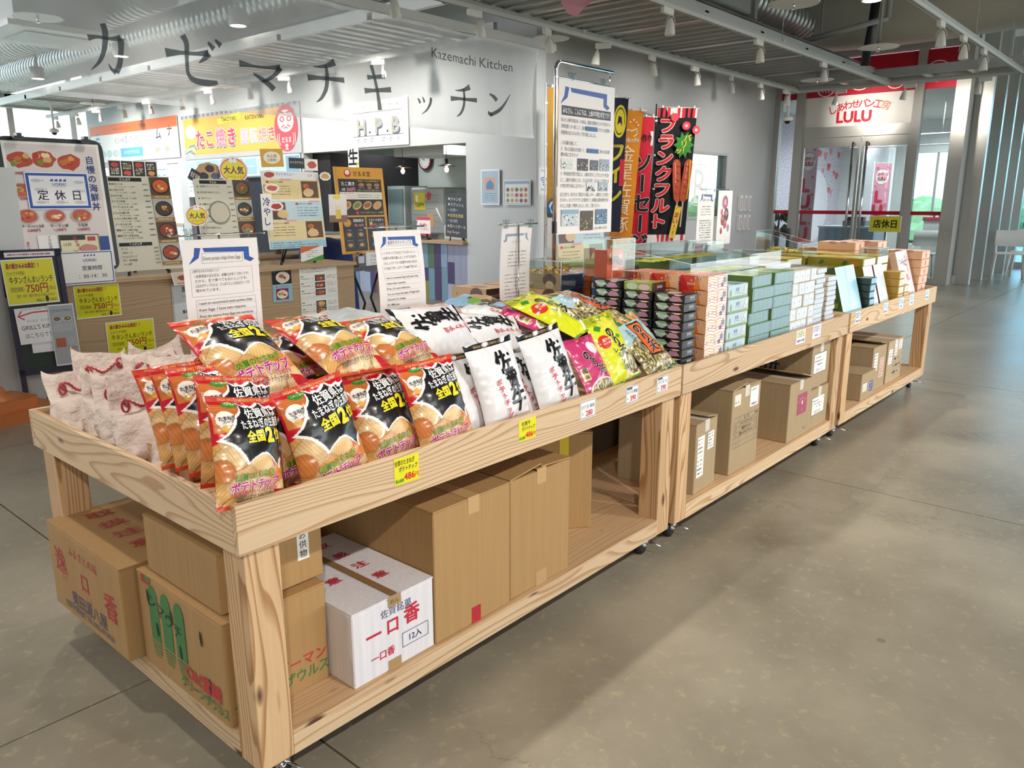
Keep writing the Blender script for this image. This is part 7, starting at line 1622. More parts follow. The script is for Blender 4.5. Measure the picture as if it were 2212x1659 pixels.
def f_tako(g, w, h):
    g.r2(0, 0, w, h, 'b8bcc0'); 
    for k in range(24): g.r2(w * k / 24, h * .93, w * (k + .6) / 24, h, '8a8f96')
    g.r2(w * .02, h * .10, w * .86, h * .92, 'eeb54a')
    g.poly([(w * .35, h * .72), (w * .55, h * .80), (w * .54, h * .92), (w * .34, h * .84)], 'f2e23a'); g.text('TAKOYAKI', w * .445, h * .82, h * .13, '2a2420', .02, w=w * .17); g.text('KAITENYAKI', w * .66, h * .80, h * .13, '2a2420', .02, w=w * .20)
    for ch, x, c_ in (('た', .17, 'd8304a'), ('こ', .26, 'e0505f'), ('焼', .36, 'e88098'), ('き', .46, 'd8304a')): g.text(ch, w * x + .02, h * .44 - .03, h * .42, '3a6a9a', .04); g.text(ch, w * x, h * .44, h * .42, c_, .035, (.03, 'fbf4f6'))
    for ch, x, c_ in (('回', .57, 'f0a8b0'), ('転', .645, 'f0b8b0'), ('焼', .72, 'e89080'), ('き', .79, 'e0603a')): g.text(ch, w * x + .015, h * .42 - .02, h * .32, '7ab0d0', .03); g.text(ch, w * x, h * .42, h * .32, c_, .03, (.03, 'fbf6f2'))
    for k in range(4): g.line([(w * (.0 + .02 * k), h * (.05 + .08 * k)), (w * (.05 + .02 * k), h * (.14 + .06 * k)), (w * (.10 + .01 * k), h * (.06 + .05 * k))], .03, '4a90c8' if k % 2 else 'e8f2f8')
    g.ell(w * .09, h * .62, w * .05, h * .16, 'e6eef6', 14, j=.08)
    # round red tumbler doll emblem of the stall
    g.ell(w * .90, h * .50, w * .085, h * .46, 'd8384c', 28); g.ell(w * .90, h * .64, w * .06, h * .22, 'f8ece8', 22)
    for s_ in (-1, 1): g.ell(w * (.90 + s_ * .026), h * .68, w * .018, h * .055, 'd8384c', 12); g.ell(w * (.90 + s_ * .026), h * .68, w * .010, h * .032, 'f8ece8', 10); g.line([(w * (.90 + s_ * .008), h * .80), (w * (.90 + s_ * .045), h * .82)], .03, 'd8384c'); g.line([(w * (.90 + s_ * .01), h * .56), (w * (.90 + s_ * .035), h * .52)], .02, 'd8384c')
    g.line([(w * .885, h * .49), (w * .90, h * .52), (w * .915, h * .49)], .02, 'd8384c')
    g.text('だるま', w * .90, h * .27, h * .13, 'f8ece8', .02, w=w * .07); g.text('堂', w * .90, h * .13, h * .13, 'f8ece8', .02)
    for s_ in (-1, 1):
        for k in (0, 1): g.line([(w * (.90 + s_ * (.05 + .014 * k)), h * .40), (w * (.90 + s_ * (.055 + .012 * k)), h * .28), (w * (.90 + s_ * (.045 + .012 * k)), h * .16)], .015, 'f8ece8')
xposter('shop_sign', 'yellow octopus ball stall sign with a red doll emblem', 12.98, 9.30, 2.04, 2.80, f_tako)
xposter('valance', 'row of pale blue picture panels under the octopus ball sign', 12.98, 9.35, 1.72, 2.03, lambda g, w, h: [(g.r2(w * (k + .04) / 9, h * .08, w * (k + .96) / 9, h * .92, R.choice(['9cc8dc', 'b8d8e4', '7aa8c0'])), g.dashes(w * (k + .2) / 9, h * .5, w * .06, .04, 'e8f2f6')) for k in range(9)], cat='panel', base='dce8ee')
g = G(); g.box(6.70, 9.55, .35, 6.74, 12.95, 1.70, '2b2f3a'); tag(g.build('stall_curtain', CLOTH), 'dark charcoal curtain across the octopus ball stall', 'curtain')
g = G(); g.box(6.64, 13.35, 0, 7.0, 16.95, .85, 'e4eaee'); g.box(6.62, 13.3, .85, 7.05, 17.0, .89, 'c8b090'); tag(g.build('stall_counter', PAPER), 'white counter of the Indian restaurant stall', 'counter')
g = G(); g.box(6.64, 9.55, 0, 6.69, 12.95, .35, 'c4cdd6'); tag(g.build('stall_counter', PAPER), 'pale lower panel under the charcoal curtain', 'counter')
for i, (y, z, w_, h_) in enumerate(((12.9, 1.38, .45, .45), (14.2, 1.30, .55, .70), (9.6, 1.0, .35, .25), (11.6, .8, .5, .4))):
    xposter('poster', ('pale poster on the pillar between the stalls', 'pale blue poster hanging in the Indian stall', 'small white card by the serving hatch corner', 'blue white notice on the charcoal curtain')[i], y, y - w_, z, z + h_, lambda g, w, h: [g.dashes(w * .1, h * (.85 - .15 * q), w * .8, h * .06, '5a8ab0') for q in range(5)], x=6.58, base='e2eef4', cat='poster')
def f_hpb(g, w, h):
    for s_ in (0, 1):
        y = .84 if s_ == 0 else .16; sg = 1 if s_ == 0 else -1
        g.rect(w * .5, h * (y - sg * .08), w * .85, .008, '3a3d48')
        for k in (-1, 1): 
            for q in range(3):
                cx, cy, r = w * (.5 + k * (.10 + .12 * q)), h * (y + sg * .02), h * (.06 - .012 * q)
                g.line([(cx + r * math.cos(a) * (1 - a / 9), cy + r * math.sin(a) * (1 - a / 9)) for a in np.linspace(0, 5.5, 14)], .008, '3a3d48')
    for ch, x in (('H', .22), ('P', .52), ('B', .80)):
        for k in range(4): g.text(ch, w * x + .008 * k, h * .46 - .008 * k, h * .48, '4a5878', .03)
        g.text(ch, w * x, h * .46, h * .48, 'b8b6a4', .03); 
    for x in (.37, .67): g.ell(w * x, h * .32, .018, .018, '2a2d38', 10)
xposter('shop_sign', 'white sign with ornate letters above the serving hatch', 8.10, 6.84, 2.055, 2.66, f_hpb)
# posters beside the hatch
xposter('poster', 'small pale poster with a house symbol on the pillar by the hatch', 5.52, 5.21, 1.27, 1.695, lambda g, w, h: (g.r2(w * .05, h * .04, w * .95, h * .96, 'a8c4dc'), g.r2(w * .2, h * .40, w * .8, h * .78, 'd8a890'), g.poly([(w * .3, h * .44), (w * .7, h * .44), (w * .7, h * .6), (w * .5, h * .72), (w * .3, h * .6)], '4a8ac0'), [g.dashes(w * .2, h * (.32 - .06 * q), w * .6, .010, '5a6a8a') for q in range(4)]), cat='poster', m=LAM)
xposter('poster', 'poster with a grid of round dish photos on the pillar', 5.14, 4.72, 1.27, 1.56, lambda g, w, h: (g.r2(w * .02, h * .03, w * .98, h * .97, '8fa8c8'), g.r2(w * .05, h * .06, w * .95, h * .85, 'dfe6ec'), [g.ell(w * (.16 + .17 * i), h * (.18 + .22 * j), w * .065, h * .085, R.choice(['b8503c', 'c89a5c', '7a5a4a', 'c8b8a0', '8a9a5a']), 10) for i in range(5) for j in range(3)]), cat='poster', m=LAM)
# colourful plank front under the hatch
t = thing('hatch_counter', 'serving hatch counter faced with colourful painted planks', 'counter', (0, 0, 0))
g = G(); g.box(6.55, 5.8, .765, 6.95, 9.3, .80); g.build('counter_top', OAK, t, .002)
g = G(); g.box(6.66, 5.8, 0, 6.9, 9.3, .765, '8a8f96'); g.build('body', PAPER, t)
PC = ['b8bcd8', '9ab4d4', '7a5448', '5a7a5a', 'b0b4d0', '5c4450', 'a8adc8', 'a09840', '7fa8c0', '4a2f6a', '8a7a9a', '6a8ab0']
PLK = wood('weathered_painted_plank', 'ffffff', 'd8d8dc', 2, 3.0, False); n, b = NT(PLK)
at_ = node(n, 'ShaderNodeAttribute'); at_.attribute_name = 'Col'; mx = node(n, 'ShaderNodeMix', data_type='RGBA', blend_type='MULTIPLY'); mx.inputs[0].default_value = 1.0
lk = [l for l in n.links if l.to_socket == b.inputs['Base Color']][0].from_socket; n.links.new(lk, mx.inputs[6]); n.links.new(at_.outputs['Color'], mx.inputs[7]); n.links.new(mx.outputs[2], b.inputs['Base Color'])
y = 5.8; i = 0
while y < 9.29:
    w_ = .125; zs = [0.0] + sorted(R.uniform(.12, .66) for _ in range(R.choice([0, 1, 2, 2]))) + [.765]
    for a, b_ in zip(zs[:-1], zs[1:]):
        if b_ - a < .03: continue
        g = G(); g.box(6.64 - R.uniform(0, .004), y + .002, a + .001, 6.66, min(y + w_, 9.3) - .002, b_ - .001, R.choice(PC)); g.build('plank', PLK, t)
    y += w_; i += 1
# kitchen things
g = G(); 
def clockp(): pass
t = thing('wall_clock', 'round wall clock with a dark red rim on the kitchen wall', 'clock', (8.56, 8.62, 1.97))
g = G(); g.lathe([(.155, -.02), (.155, .02), (.13, .03), (.128, .012)], 32, axis=(-1, 0, 0), col='6a1f28'); g.build('rim', PLAS, t)
g = G(FX(-.022, 0, 0)); g.ell(0, 0, .13, .13, 'eef0f0', 32)
for k in range(12): a = k * math.pi / 6; g.rect(.105 * math.sin(a), .105 * math.cos(a), .008, .02, '2a2a30', -a)
g.line([(0, 0), (-.045, .05)], .010, '1a1a20'); g.line([(0, 0), (-.085, .03)], .007, '1a1a20'); g.build('dial', PAPER, t)
for k, y in enumerate((7.88, 6.94)):
    t = thing('pendant_lamp', ('left', 'right')[k] + ' kitchen pendant lamp with flat dark shade and bare bulb', 'lamp', (7.4, y, 1.80), group='kitchen pendant lamps')
    g = G(); g.tube([(0, 0, .06), (0, 0, .75)], .004, 6); g.build('cable', BLACKM, t)
    g = G(); g.lathe([(.02, .03), (.022, .10), (.012, .11)], 12); g.build('lamp_holder', BLACKM, t)
    g = G(); g.lathe([(.13, .0), (.13, .004), (.03, .03), (.02, .03)], 28, col='3a2422'); g.build('lamp_shade', PAINT, t)
    g = G(); g.lathe([(.008, 0), (.028, -.035), (.03, -.055), (.018, -.08), (.002, -.088)], 14); g.build('bulb', EMB, t)
t = thing('beer_server', 'grey beer cooler with a yellow advertisement in the kitchen', 'machine', (8.1, 7.95, .8))
g = G(); g.chbox(-.2, -.45, 0, .3, .35, .72, .03, '9aa09e'); g.build('body', PAINT, t)
g = G(FX(-.203, .35, 0)); 
for k in range(6): g.rect(.36, .1 + .1 * k, .6, .008, '7c8280')
g.r2(.10, .38, .36, .64, 'c8c030'); g.text('TAPPY', .23, .45, .10, '3a4a2a', .02, w=.22); g.r2(.14, .50, .19, .60, 'f4f0d8'); g.poly([(.38, .60), (.44, .66), (.50, .62), (.48, .54), (.42, .52)], 'c8304a'); g.r2(.40, .1, .55, .32, 'c8a070'); g.build('advert', PAPER, t)
g = G(); g.lathe([(.09, 0), (.09, .06), (.06, .08)], 20, (-.1, -.55, .55), axis=(-1, 0, 0), col='a8acaa'); g.tube([(-.05, -.5, .65), (-.1, -.52, .4), (-.05, -.5, .1)], .04, 10); g.build('tap_unit', CHROME, t)
g = G(); g.box(7.9, 8.42, .8, 8.4, 8.84, 1.55, 'c4d0d4'); g.box(7.88, 8.46, .95, 7.9, 8.80, 1.5, '8fa8b0'); tag(g.build('display_fridge', PLAS), 'glass door fridge behind the octopus ball board', 'fridge')
g = G(); g.box(8.55, 6.95, 1.22, 8.6, 7.12, 1.42, 'eceeec'); g.box(8.545, 6.99, 1.33, 8.55, 7.08, 1.39, '1a1c20'); tag(g.build('wall_remote', PLAS), 'small white thermostat panel on the kitchen wall', 'thermostat')
t = thing('chalkboard', 'small chalkboard menu on a brown stand at the hatch', 'chalkboard', (6.72, 6.09, .80), 0)
g = G(FX(0, .20, .06) @ Matrix.Rotation(-.06, 4, 'Z')); g.box(0, 0, -.012, .45, .55, 0, '28323c')
for i, s_ in enumerate(('★ジャンボ', '★スワッシュ', '～お肉～', '★金星佐賀豚', '～太刈町', '★月ハイボール', 'Saga Burger')): g.text(s_, .03, .49 - .07 * i, .05, ('e8e8e8', 'e8e8e8', 'c8c8d8', 'd8c878', 'c8c8d8', 'e8e8e8', 'd8b8c8')[i], 0, al='l', w=.40)
g.build('board_panel', PAPER, t)
g = G(); g.tube([(.02, .14, 0), (.02, .10, .12)], .009, 6); g.tube([(.02, -.14, 0), (.02, -.10, .12)], .009, 6); g.tube([(.14, 0, 0), (.02, 0, .2)], .009, 6); g.build('easel', mat('brown_wood', '6a3424', .6), t)
t = thing('counter_card', 'white and red card on a black stand on the hatch counter', 'sign', (6.72, 6.72, .80))
g = G(FX(0, .13, .05)); g.box(0, 0, -.003, .27, .25, 0, 'f2eef0'); g.r2(0, .21, .27, .25, 'c8283a'); g.r2(0, 0, .27, .03, 'c8283a'); g.text('PayPay', .135, .15, .07, 'c8283a', .015, w=.14, skew=.2); g.text('ペイペイが使えます', .135, .09, .03, 'c8283a', .01, w=.2); g.build('card', LAM, t)
g = G(); g.box(-.03, -.1, 0, .05, .1, .02); g.box(-.02, -.08, .02, 0, -.06, .08); g.box(-.02, .06, .02, 0, .08, .08); g.build('stand', BLACKM, t)
g = G(); g.box(7.0, 6.1, .8, 7.4, 6.6, 1.0, 'd4d6d4'); g.tube([(7.0, 6.35, 1.0), (7.0, 6.45, 1.25)], .012, 6, 'f0f0f0'); g.tube([(7.0, 6.6, 1.0), (7.0, 6.75, 1.22)], .012, 6); tag(g.build('kitchen_equipment', PLAS), 'white utensil tray behind the red card', 'tray')
g = G(FX(6.56, 8.10, 1.50)); g.prism([(0, 0), (.24, 0), (.24, .55), (0, .55)], -.004, 0, 'eceae4'); g.text('生', .12, .42, .24, '17171c', .03); g.text('ビ', .12, .17, .20, '17171c', .03); g.r2(.19, .05, .225, .35, 'd8c84a'); g.line([(0, .55), (.12, .68), (.24, .55)], .004, '8a8a8a'); tag(g.build('hanging_cloth', CLOTH), 'small white cloth sign with black brush characters hanging at the hatch', 'sign')
# pipes and unit in the hatch
g = G(); g.box(7.6, 7.2, 1.98, 8.4, 8.3, 2.12, 'dfe4e4'); tag(g.build('air_unit', PLAS), 'white ventilation unit under the kitchen ceiling', 'air conditioner')

# ------------------------------------------------------------------ promotional flags before the grey wall
def flag(label, x0, x1, z0, z1, y, base, fn, lean_=0.0, pole='ececec', bh=.0):
    w, h = (x1 - x0) * .66, z1 - z0
    t = thing('nobori_flag', label, 'flag', (x0, y - .2, 0), -.75)
    g = G(); P = G
    pc = PLAS
    g.tube([(-.02, .01, 0), (-.02, .01, z1 + .05)], .009, 8, pole); g.tube([(-.03, .01, z1 + .02), (w + .04, .01, z1 + .02 - .02)], .006, 8, 'e8e8e8'); g.build('pole', pc, t)
    g = G(); g.lathe([(.16, 0), (.15, .05), (.03, .08)], 16, (-.02, .05, 0), col='d8d8d8'); g.build('pole_base', pc, t)
    g = G(); g.dz = .0012; g.col = base
    def mp(p):
        return Vector((p.x + lean_ * (h - p.y) / h, -.004 - p.z + .014 * math.sin(p.y * 5 + w * 9) * (1 - p.y / h) + .008 * math.sin(p.x * 18 + p.y * 2), z0 + p.y))
    g.map = mp; g.smooth = True
    nx, ny = 8, 30
    g.add([(w * i / nx, h * j / ny, 0) for j in range(ny + 1) for i in range(nx + 1)], [(j * (nx + 1) + i, j * (nx + 1) + i + 1, (j + 1) * (nx + 1) + i + 1, (j + 1) * (nx + 1) + i) for j in range(ny) for i in range(nx)])
    g.smooth = False; g.z = .002; fn(g, w, h); g.build('flag_cloth', CLOTH, t)
    g = G()
    for k in range(3): q = .1 + .4 * k; g.box(w * q, -.004, z1 - .01, w * q + .02, .012, z1 + .03, 'f0f0f0')
    for k in range(4): g.box(-.03, -.006, z0 + h * (.15 + .25 * k), .0, .014, z0 + h * (.15 + .25 * k) + .025, 'f0f0f0')
    g.build('loop', PLAS, t)
    return t
def vtext(g, s_, x, y, h, col, step=1.0, bold=.02, out=None, sx=1.0, skew=0):
    for i, ch in enumerate(s_):
        g.text(ch, x, y - i * h * step, h, col, bold, out, None, 'c', -math.pi / 2 if ch == 'ー' else 0, sx, skew)
def stripes(g, w, y0, y1, n_=7):
    for i in range(n_): g.r2(w * i / n_, y0, w * (i + .55) / n_, y1, 'd8303c')
def f_frank(g, w, h):
    g.r2(0, h * .93, w, h, 'f2ece8'); stripes(g, w, h * .93, h, 8); g.r2(0, 0, w, h * .06, 'f2ece8'); stripes(g, w, 0, h * .06, 8)
    vtext(g, 'フランクフルト', w * .27, h * .87, h * .118, 'dd2f30', 1.0, .05, (.035, 'f4f0ee'), 1.25)
    for (x, y) in ((.42, .93), (.72, .87), (.98, .84)): g.ell(w * x, h * y, w * .10, w * .10, 'e04a5c', 16); g.ell(w * x, h * y, w * .04, w * .04, 'f4c8cc', 10)
    P = []
    for k in range(20): a = k * math.pi / 10; r = (.26, .17)[k % 2]; P.append((w * .70 + w * r * math.cos(a), h * .73 + w * r * 1.25 * math.sin(a)))
    g.poly(P, '3f8f3c'); g.text('パ', w * .78, h * .78, h * .06, 'f0e23a', .02); g.text('リ', w * .70, h * .735, h * .06, 'f0e23a', .02); g.text('ッ!', w * .62, h * .69, h * .055, 'f0e23a', .02)
    for cx, tl in ((.62, .06), (.84, -.02)):
        g.line([(w * (cx - tl), h * .60), (w * cx, h * .45), (w * (cx + tl), h * .33)], [w * .20, w * .21, w * .18], 'c4573a'); g.ell(w * (cx - tl), h * .60, w * .085, h * .025, 'c4573a', 14); g.ell(w * (cx + tl), h * .33, w * .075, h * .022, 'c4573a', 14)
        g.line([(w * (cx - tl - .03), h * .60), (w * (cx - .03), h * .45)], w * .03, 'e09070'); g.line([(w * (cx + tl), h * .31), (w * (cx + tl * 1.6), h * .12)], w * .035, 'c8c0b4')
        for q in range(5): g.line([(w * (cx - .05), h * (.58 - .05 * q)), (w * (cx + .06), h * (.565 - .05 * q))], .005, '6a2a1c')
    g.line([(w * .88, h * .62), (w * .91, h * .45), (w * .90, h * .33)], w * .03, 'e8b030')
    g.poly([(w * .52, h * .04), (w * .68, h * .035), (w * .80, h * .27), (w * .64, h * .285)], 'ecc84a')
    for i, ch in enumerate('うまい!!'): g.text(ch, w * (.71 - .024 * i), h * (.255 - .045 * i), h * .048, 'c8283a', .02, rot=-.25)
flag('black frankfurter flag with striped top and two sausages', 8.80, 9.62, .76, 2.52, 4.55, '17171d', f_frank, -.10, '18181c')
flag('narrow red sausage flag partly hidden by the orange one', 8.20, 8.56, .60, 2.36, 4.5, 'cc2036', lambda g, w, h: (g.r2(0, h * .80, w, h * .90, 'f0ecec'), g.text('手作り', w * .5, h * .85, h * .06, '17171c', .02, w=w * .8), vtext(g, 'ソーセージ', w * .5, h * .68, h * .145, '17171c', 1.0, .035, (.02, 'f0e8e8'))), -.05)
def f_kin(g, w, h):
    g.line([(w * .25, h * .84), (w * .35, h * .87), (w * .55, h * .86), (w * .78, h * .875), (w * .80, h * .84), (w * .66, h * .82)], .012, 'f6ead6')
    for x, y in ((.45, .92), (.60, .935), (.72, .92), (.82, .90)): g.ell(w * x, h * y, .012, .012, 'f6ead6', 5)
    g.text('Kinboshi', w * .5, h * .80, h * .045, 'f6ead6', .01, w=w * .8)
    vtext(g, '金星佐賀豚', w * .42, h * .70, h * .125, 'f4e4c4', 1.0, .0)
flag('orange pork flag with white vertical characters', 7.77, 8.20, .68, 2.40, 4.45, 'dd8a1e', f_kin, -.12)
flag('dark navy flag with a yellow horse emblem', 7.29, 7.77, .95, 2.50, 4.4, '1d2038', lambda g, w, h: (g.ell(w * .72, h * .83, w * .25, h * .12, 'd8c832', 24), g.ell(w * .72, h * .83, w * .20, h * .10, '1d2038', 22), g.ell(w * .72, h * .83, w * .18, h * .09, 'd8c832', 22), g.poly([(w * .62, h * .80), (w * .66, h * .87), (w * .78, h * .86), (w * .82, h * .79), (w * .76, h * .82), (w * .70, h * .82)], '1d2038'), vtext(g, 'ワイン', w * .62, h * .60, h * .16, 'c8b828', 1.0, .03), g.r2(w * .82, h * .35, w, h * .55, 'c8283a')), -.06)
def f_chan(g, w, h):
    vtext(g, 'ちゃんぽん', w * .70, h * .86, h * .13, 'c8303c', 1.0, .05, (.05, '17171a')); g.r2(0, 0, w, h * .20, 'f0ece8')
    for k in range(4): g.ell(w * .3, h * .26, w * (.32 - .06 * k), h * (.07 - .013 * k), '2f6a9a' if k % 2 == 0 else 'e8eef4', 20)
    g.text('中華そば', w * .6, h * .08, h * .08, 'c8283a', .04, (.03, '17171a'), w=w * .8)
flag('tall brown noodle flag at the wall corner left of the chrome notice stand', 6.20, 6.80, .80, 2.50, 4.35, 'c8963c', f_chan)
g = G(FY(6.66, 4.655, 1.38)); sheet(g, .22, .34, 'f0f2f4'); g.ring(.01, .01, .21, .33, .003, '5a7aa0'); g.text('FREE', .11, .29, .045, '5a7aa0', 0, w=.12)
for k in range(3): g.line([(.11 + (.03 + .025 * k) * math.cos(a), .13 + (.03 + .025 * k) * math.sin(a)) for a in np.linspace(.7, 2.4, 9)], .012, '2f6ab0')
g.ell(.11, .13, .012, .012, '2f6ab0'); g.text('Wi-Fi', .11, .07, .045, '2f6ab0', .01, w=.12); tag(g.build('poster', LAM), 'small free wifi notice on the grey wall corner', 'poster')
board('menu_board', 'second curry set menu board standing behind the brown cookie boxes', 'menu board', 4.42, 5.10, 2.6, .70, .74, 5, 0, muna_set, base='f6f4ee', leg=False)
g = G(); g.tube([(4.5, 2.63, .72), (4.45, 2.60, 0)], .011, 8); g.tube([(5.0, 2.63, .72), (5.05, 2.60, 0)], .011, 8); g.tube([(4.75, 2.66, .9), (4.75, 2.95, 0)], .011, 8); tag(g.build('easel', BLACKM), 'black floor tripod under the second curry set board', 'easel')
for i in range(3):
    for j in range(2):
        g = G(); g.box(12.0 + i * .17, 4.60, 1.15 - j * .32, 12.08 + i * .17, 4.655, 1.40 - j * .32, 'e8e6e6'); g.box(12.02 + i * .17, 4.595, 1.17 - j * .32, 12.06 + i * .17, 4.60, 1.36 - j * .32, 'b8a8b0'); tag(g.build('wall_pocket', PLAS), 'small white wall pocket in the %s row, %s' % (('upper', 'lower')[j], ('left', 'middle', 'right')[i]), 'wall pocket', 'white wall pockets')
for i, x in enumerate((11.55, 11.95, 12.4)):
    g = G(); g.lathe([(.15, 0), (.15, .02), (.03, .03), (.03, .75), (.04, .76), (.04, .86), (.02, .87)], 16, (x, 3.9, 0), col='3a3a3e'); tag(g.build('barrier_post', PAINT), '%s dark barrier post before the bakery wall' % ('left', 'middle', 'right')[i], 'barrier post', 'barrier posts')

# ------------------------------------------------------------------ bakery interior and entrance
def heart(g, x, y, s_, c_):
    g.poly([(x + s_ * .9 * math.sin(a) ** 3, y + s_ * (.8 * math.cos(a) - .3 * math.cos(2 * a) - .12 * math.cos(3 * a))) for a in np.linspace(0, 6.28, 25)[:-1]], c_)
def f_lulu(g, w, h):
    g.ell(w * .5, h * .84, w * .42, h * .10, 'e8a0b0', 20, j=.03); g.ell(w * .5, h * .84, w * .40, h * .092, 'f6f2f2', 20, j=.03); g.text('しあわせパン工房', w * .5, h * .87, h * .045, 'd83a50', .02, w=w * .66); g.text('LULU', w * .5, h * .82, h * .06, 'd83a50', .04, w=w * .5)
    for i, ch in enumerate('LULU'): g.text(ch, w * .38, h * (.60 - .17 * i), h * .19, 'd83a50', .05)
    for x, y in ((.8, .68), (.85, .5), (.8, .35), (.85, .2), (.2, .95), (.8, .96), (.15, .72)): heart(g, w * x, h * y, w * .08, 'd86070')
flag('pink bakery flag inside the left door leaf', 14.9, 15.35, .55, 2.30, 4.2, 'ecc8d4', f_lulu)
tf = flag('pink bakery flag behind the right door leaf', 15.5, 15.95, .5, 2.0, 3.42, 'eca8bc', f_lulu)
for o_ in list(bpy.data.objects):
    if o_.get('label', '') == 'pink bakery flag inside the left door leaf': o_.location = (14.3, 4.52, 0); o_.rotation_euler = (0, 0, -math.pi / 2)
    if o_.get('label', '') == 'pink bakery flag behind the right door leaf': o_.location = (15.5, 3.56, 0); o_.rotation_euler = (0, 0, -math.pi / 2)
g = G(); g.lathe([(.32, 0), (.32, 3.05)], 40, (16.9, 3.95, 0), col='dfe3e8'); struct(g.build('trim_6', PAINT), 'round pale column inside the bakery')
g = G(FY(16.2, 5.395, .6)); 
for k in range(26): heart(g, R.uniform(.1, 2.6), R.uniform(.9, 2.3), R.uniform(.07, .12), R.choice(['d86070', 'e08a96', 'd84a5a']))
g.ell(1.2, .6, .9, .8, 'e8e0ea', 24); tag(g.build('wall_stickers', PAPER), 'red heart stickers on the bakery wall', 'sticker')
g = G(); g.box(14.6, 3.2, 0, 15.2, 4.2, .82, '8fa4b8'); g.box(14.58, 3.18, .82, 15.22, 4.22, .85, 'c8d0d8'); tag(g.build('shop_counter', PAINT), 'blue grey counter inside the bakery', 'counter')
g = G(); g.box(14.7, 3.4, .85, 15.0, 3.8, .95, '5a5a60'); g.box(14.75, 3.45, .95, 14.9, 3.75, 1.02, '38383e'); tag(g.build('cash_register', PLAS), 'dark cash register on the bakery counter', 'cash register')
g = G(); g.box(15.5, 1.75, 0, 16.1, 2.6, .95, 'e8e8ec'); g.box(15.48, 1.73, .95, 16.12, 2.62, 1.02, 'c8505f'); tag(g.build('display_shelf', PAINT), 'white bakery shelf with a red edge by the rear window', 'shelf')
for k in range(7):
    g = G(); g.lathe([(.02, 0), (.025, .03), (.01, .05), (.018, .07), (.003, .10)], 8, (15.55, 1.85 + k * .1, 1.02), col='7a6a5a'); tag(g.build('shelf_ornament', PLAS), 'tiny dark ornament on the bakery shelf, %s from the right' % ORD[k], 'ornament', 'ornaments on the bakery shelf')
def chair(label, loc, rz, col='e6e4e0'):
    t = thing('cafe_chair', label, 'chair', loc, rz, 'white plastic chairs')
    g = G(); g.chbox(-.22, -.21, .43, .22, .21, .455, .008, col); g.build('seat', PLAS, t)
    g = G(); n_ = 10; vs = []
    for j in range(2):
        for i in range(n_ + 1):
            a = (i / n_ - .5) * 1.1; vs += [(.23 * math.sin(a) / math.sin(.55), -.20 - .05 * math.cos(a) - .03 * j, (.55, .82)[j]), (.23 * math.sin(a) / math.sin(.55), -.215 - .05 * math.cos(a) - .03 * j, (.55, .82)[j])]
    m_ = (n_ + 1) * 2; fs = []
    for i in range(n_):
        a = 2 * i; fs += [(a, a + 2, m_ + a + 2, m_ + a), (a + 1, m_ + a + 1, m_ + a + 3, a + 3), (m_ + a, m_ + a + 2, m_ + a + 3, m_ + a + 1), (a, a + 1, a + 3, a + 2)]
    g.col = col; g.smooth = True; g.add(vs, fs); g.build('backrest', PLAS, t)
    for sx in (-1, 1):
        for sy in (-1, 1):
            g = G(); P = [(sx * .24, sy * .24, 0), (sx * .20, sy * .18, .44)]
            if sy < 0: P += [(sx * .21, -.22, .56)]
            g.tube(P, .015, 8, col); g.build('leg', PLAS, t)
    return t
ch0 = chair('white plastic chair at the far right edge, nearer one', (15.0, 1.08, 0), math.pi / 2 + .2)
dup(ch0, 'white plastic chair just behind the other at the far right edge', loc=(15.75, .95, 0), rz=math.pi / 2)
dup(ch0, 'pale chair seen through the right glass pane of the bakery', loc=(14.0, 2.2, 0), rz=math.pi / 2)
g = G(); g.lathe([(.25, 0), (.25, .015), (.025, .03), (.025, .70)], 20, (16.3, .6, 0), col='3a3a40'); g.lathe([(.35, .70), (.35, .725)], 28, (16.3, .6, 0), col='e4e2de'); tag(g.build('cafe_table', PLAS), 'round white cafe table beyond the chairs', 'table')
t = thing('closed_sign', 'yellow closed-day sign on a stand before the glass doors', 'sign', (12.0, 2.26, 0))
g = G(FX(0, .24, .86)); g.box(0, 0, -.012, .45, .235, 0, 'e8e8e4'); g.r2(.012, .012, .438, .223, 'e6e028'); g.text('店休日', .225, .118, .13, '26261c', .03, w=.33); g.build('board', PAPER, t)
g = G(); g.tube([(.02, 0, 0), (.02, 0, .9)], .012, 8); g.lathe([(.15, 0), (.15, .02), (.02, .03)], 20, (.02, 0, 0)); g.build('stand', CHROME, t)
t = thing('potted_plant', 'leafy green dracaena in a pot behind the left glass pane', 'plant', (13.85, 4.68, 0))
g = G(); g.lathe([(.12, 0), (.16, .3), (.17, .32), (.15, .32)], 20, col='e0dcd4'); g.build('pot', PLAS, t)
g = G(); g.tube([(0, 0, .3), (.02, .02, .7), (0, 0, 1.0)], .02, 8, '6a5a44'); g.tube([(0, .03, .3), (-.04, .06, .75)], .018, 8); g.build('stem', PAPER, t)
g = G()
for (cz, n_) in ((1.0, 34), (.75, 24)):
    for i in range(n_):
        a = R.uniform(0, 6.28); l = R.uniform(.22, .34); e_ = R.uniform(-.2, 1.0); d_ = Vector((math.cos(a), math.sin(a), 0)); s_ = Vector((-math.sin(a), math.cos(a), 0)) * .024
        p0 = Vector((0 if cz > .9 else -.04, 0, cz)); p1 = p0 + d_ * l * .5 + Vector((0, 0, .12 * e_ + .04)); p2 = p0 + d_ * l + Vector((0, 0, .12 * e_ - .10))
        g.add([p0, p1 - s_, p2, p1 + s_], [(0, 1, 2), (0, 2, 3)], [R.choice(['2f4a2c', '3f6038', '28402a'])] * 2)
g.build('leaves', PAPER, t)['kind'] = 'stuff'
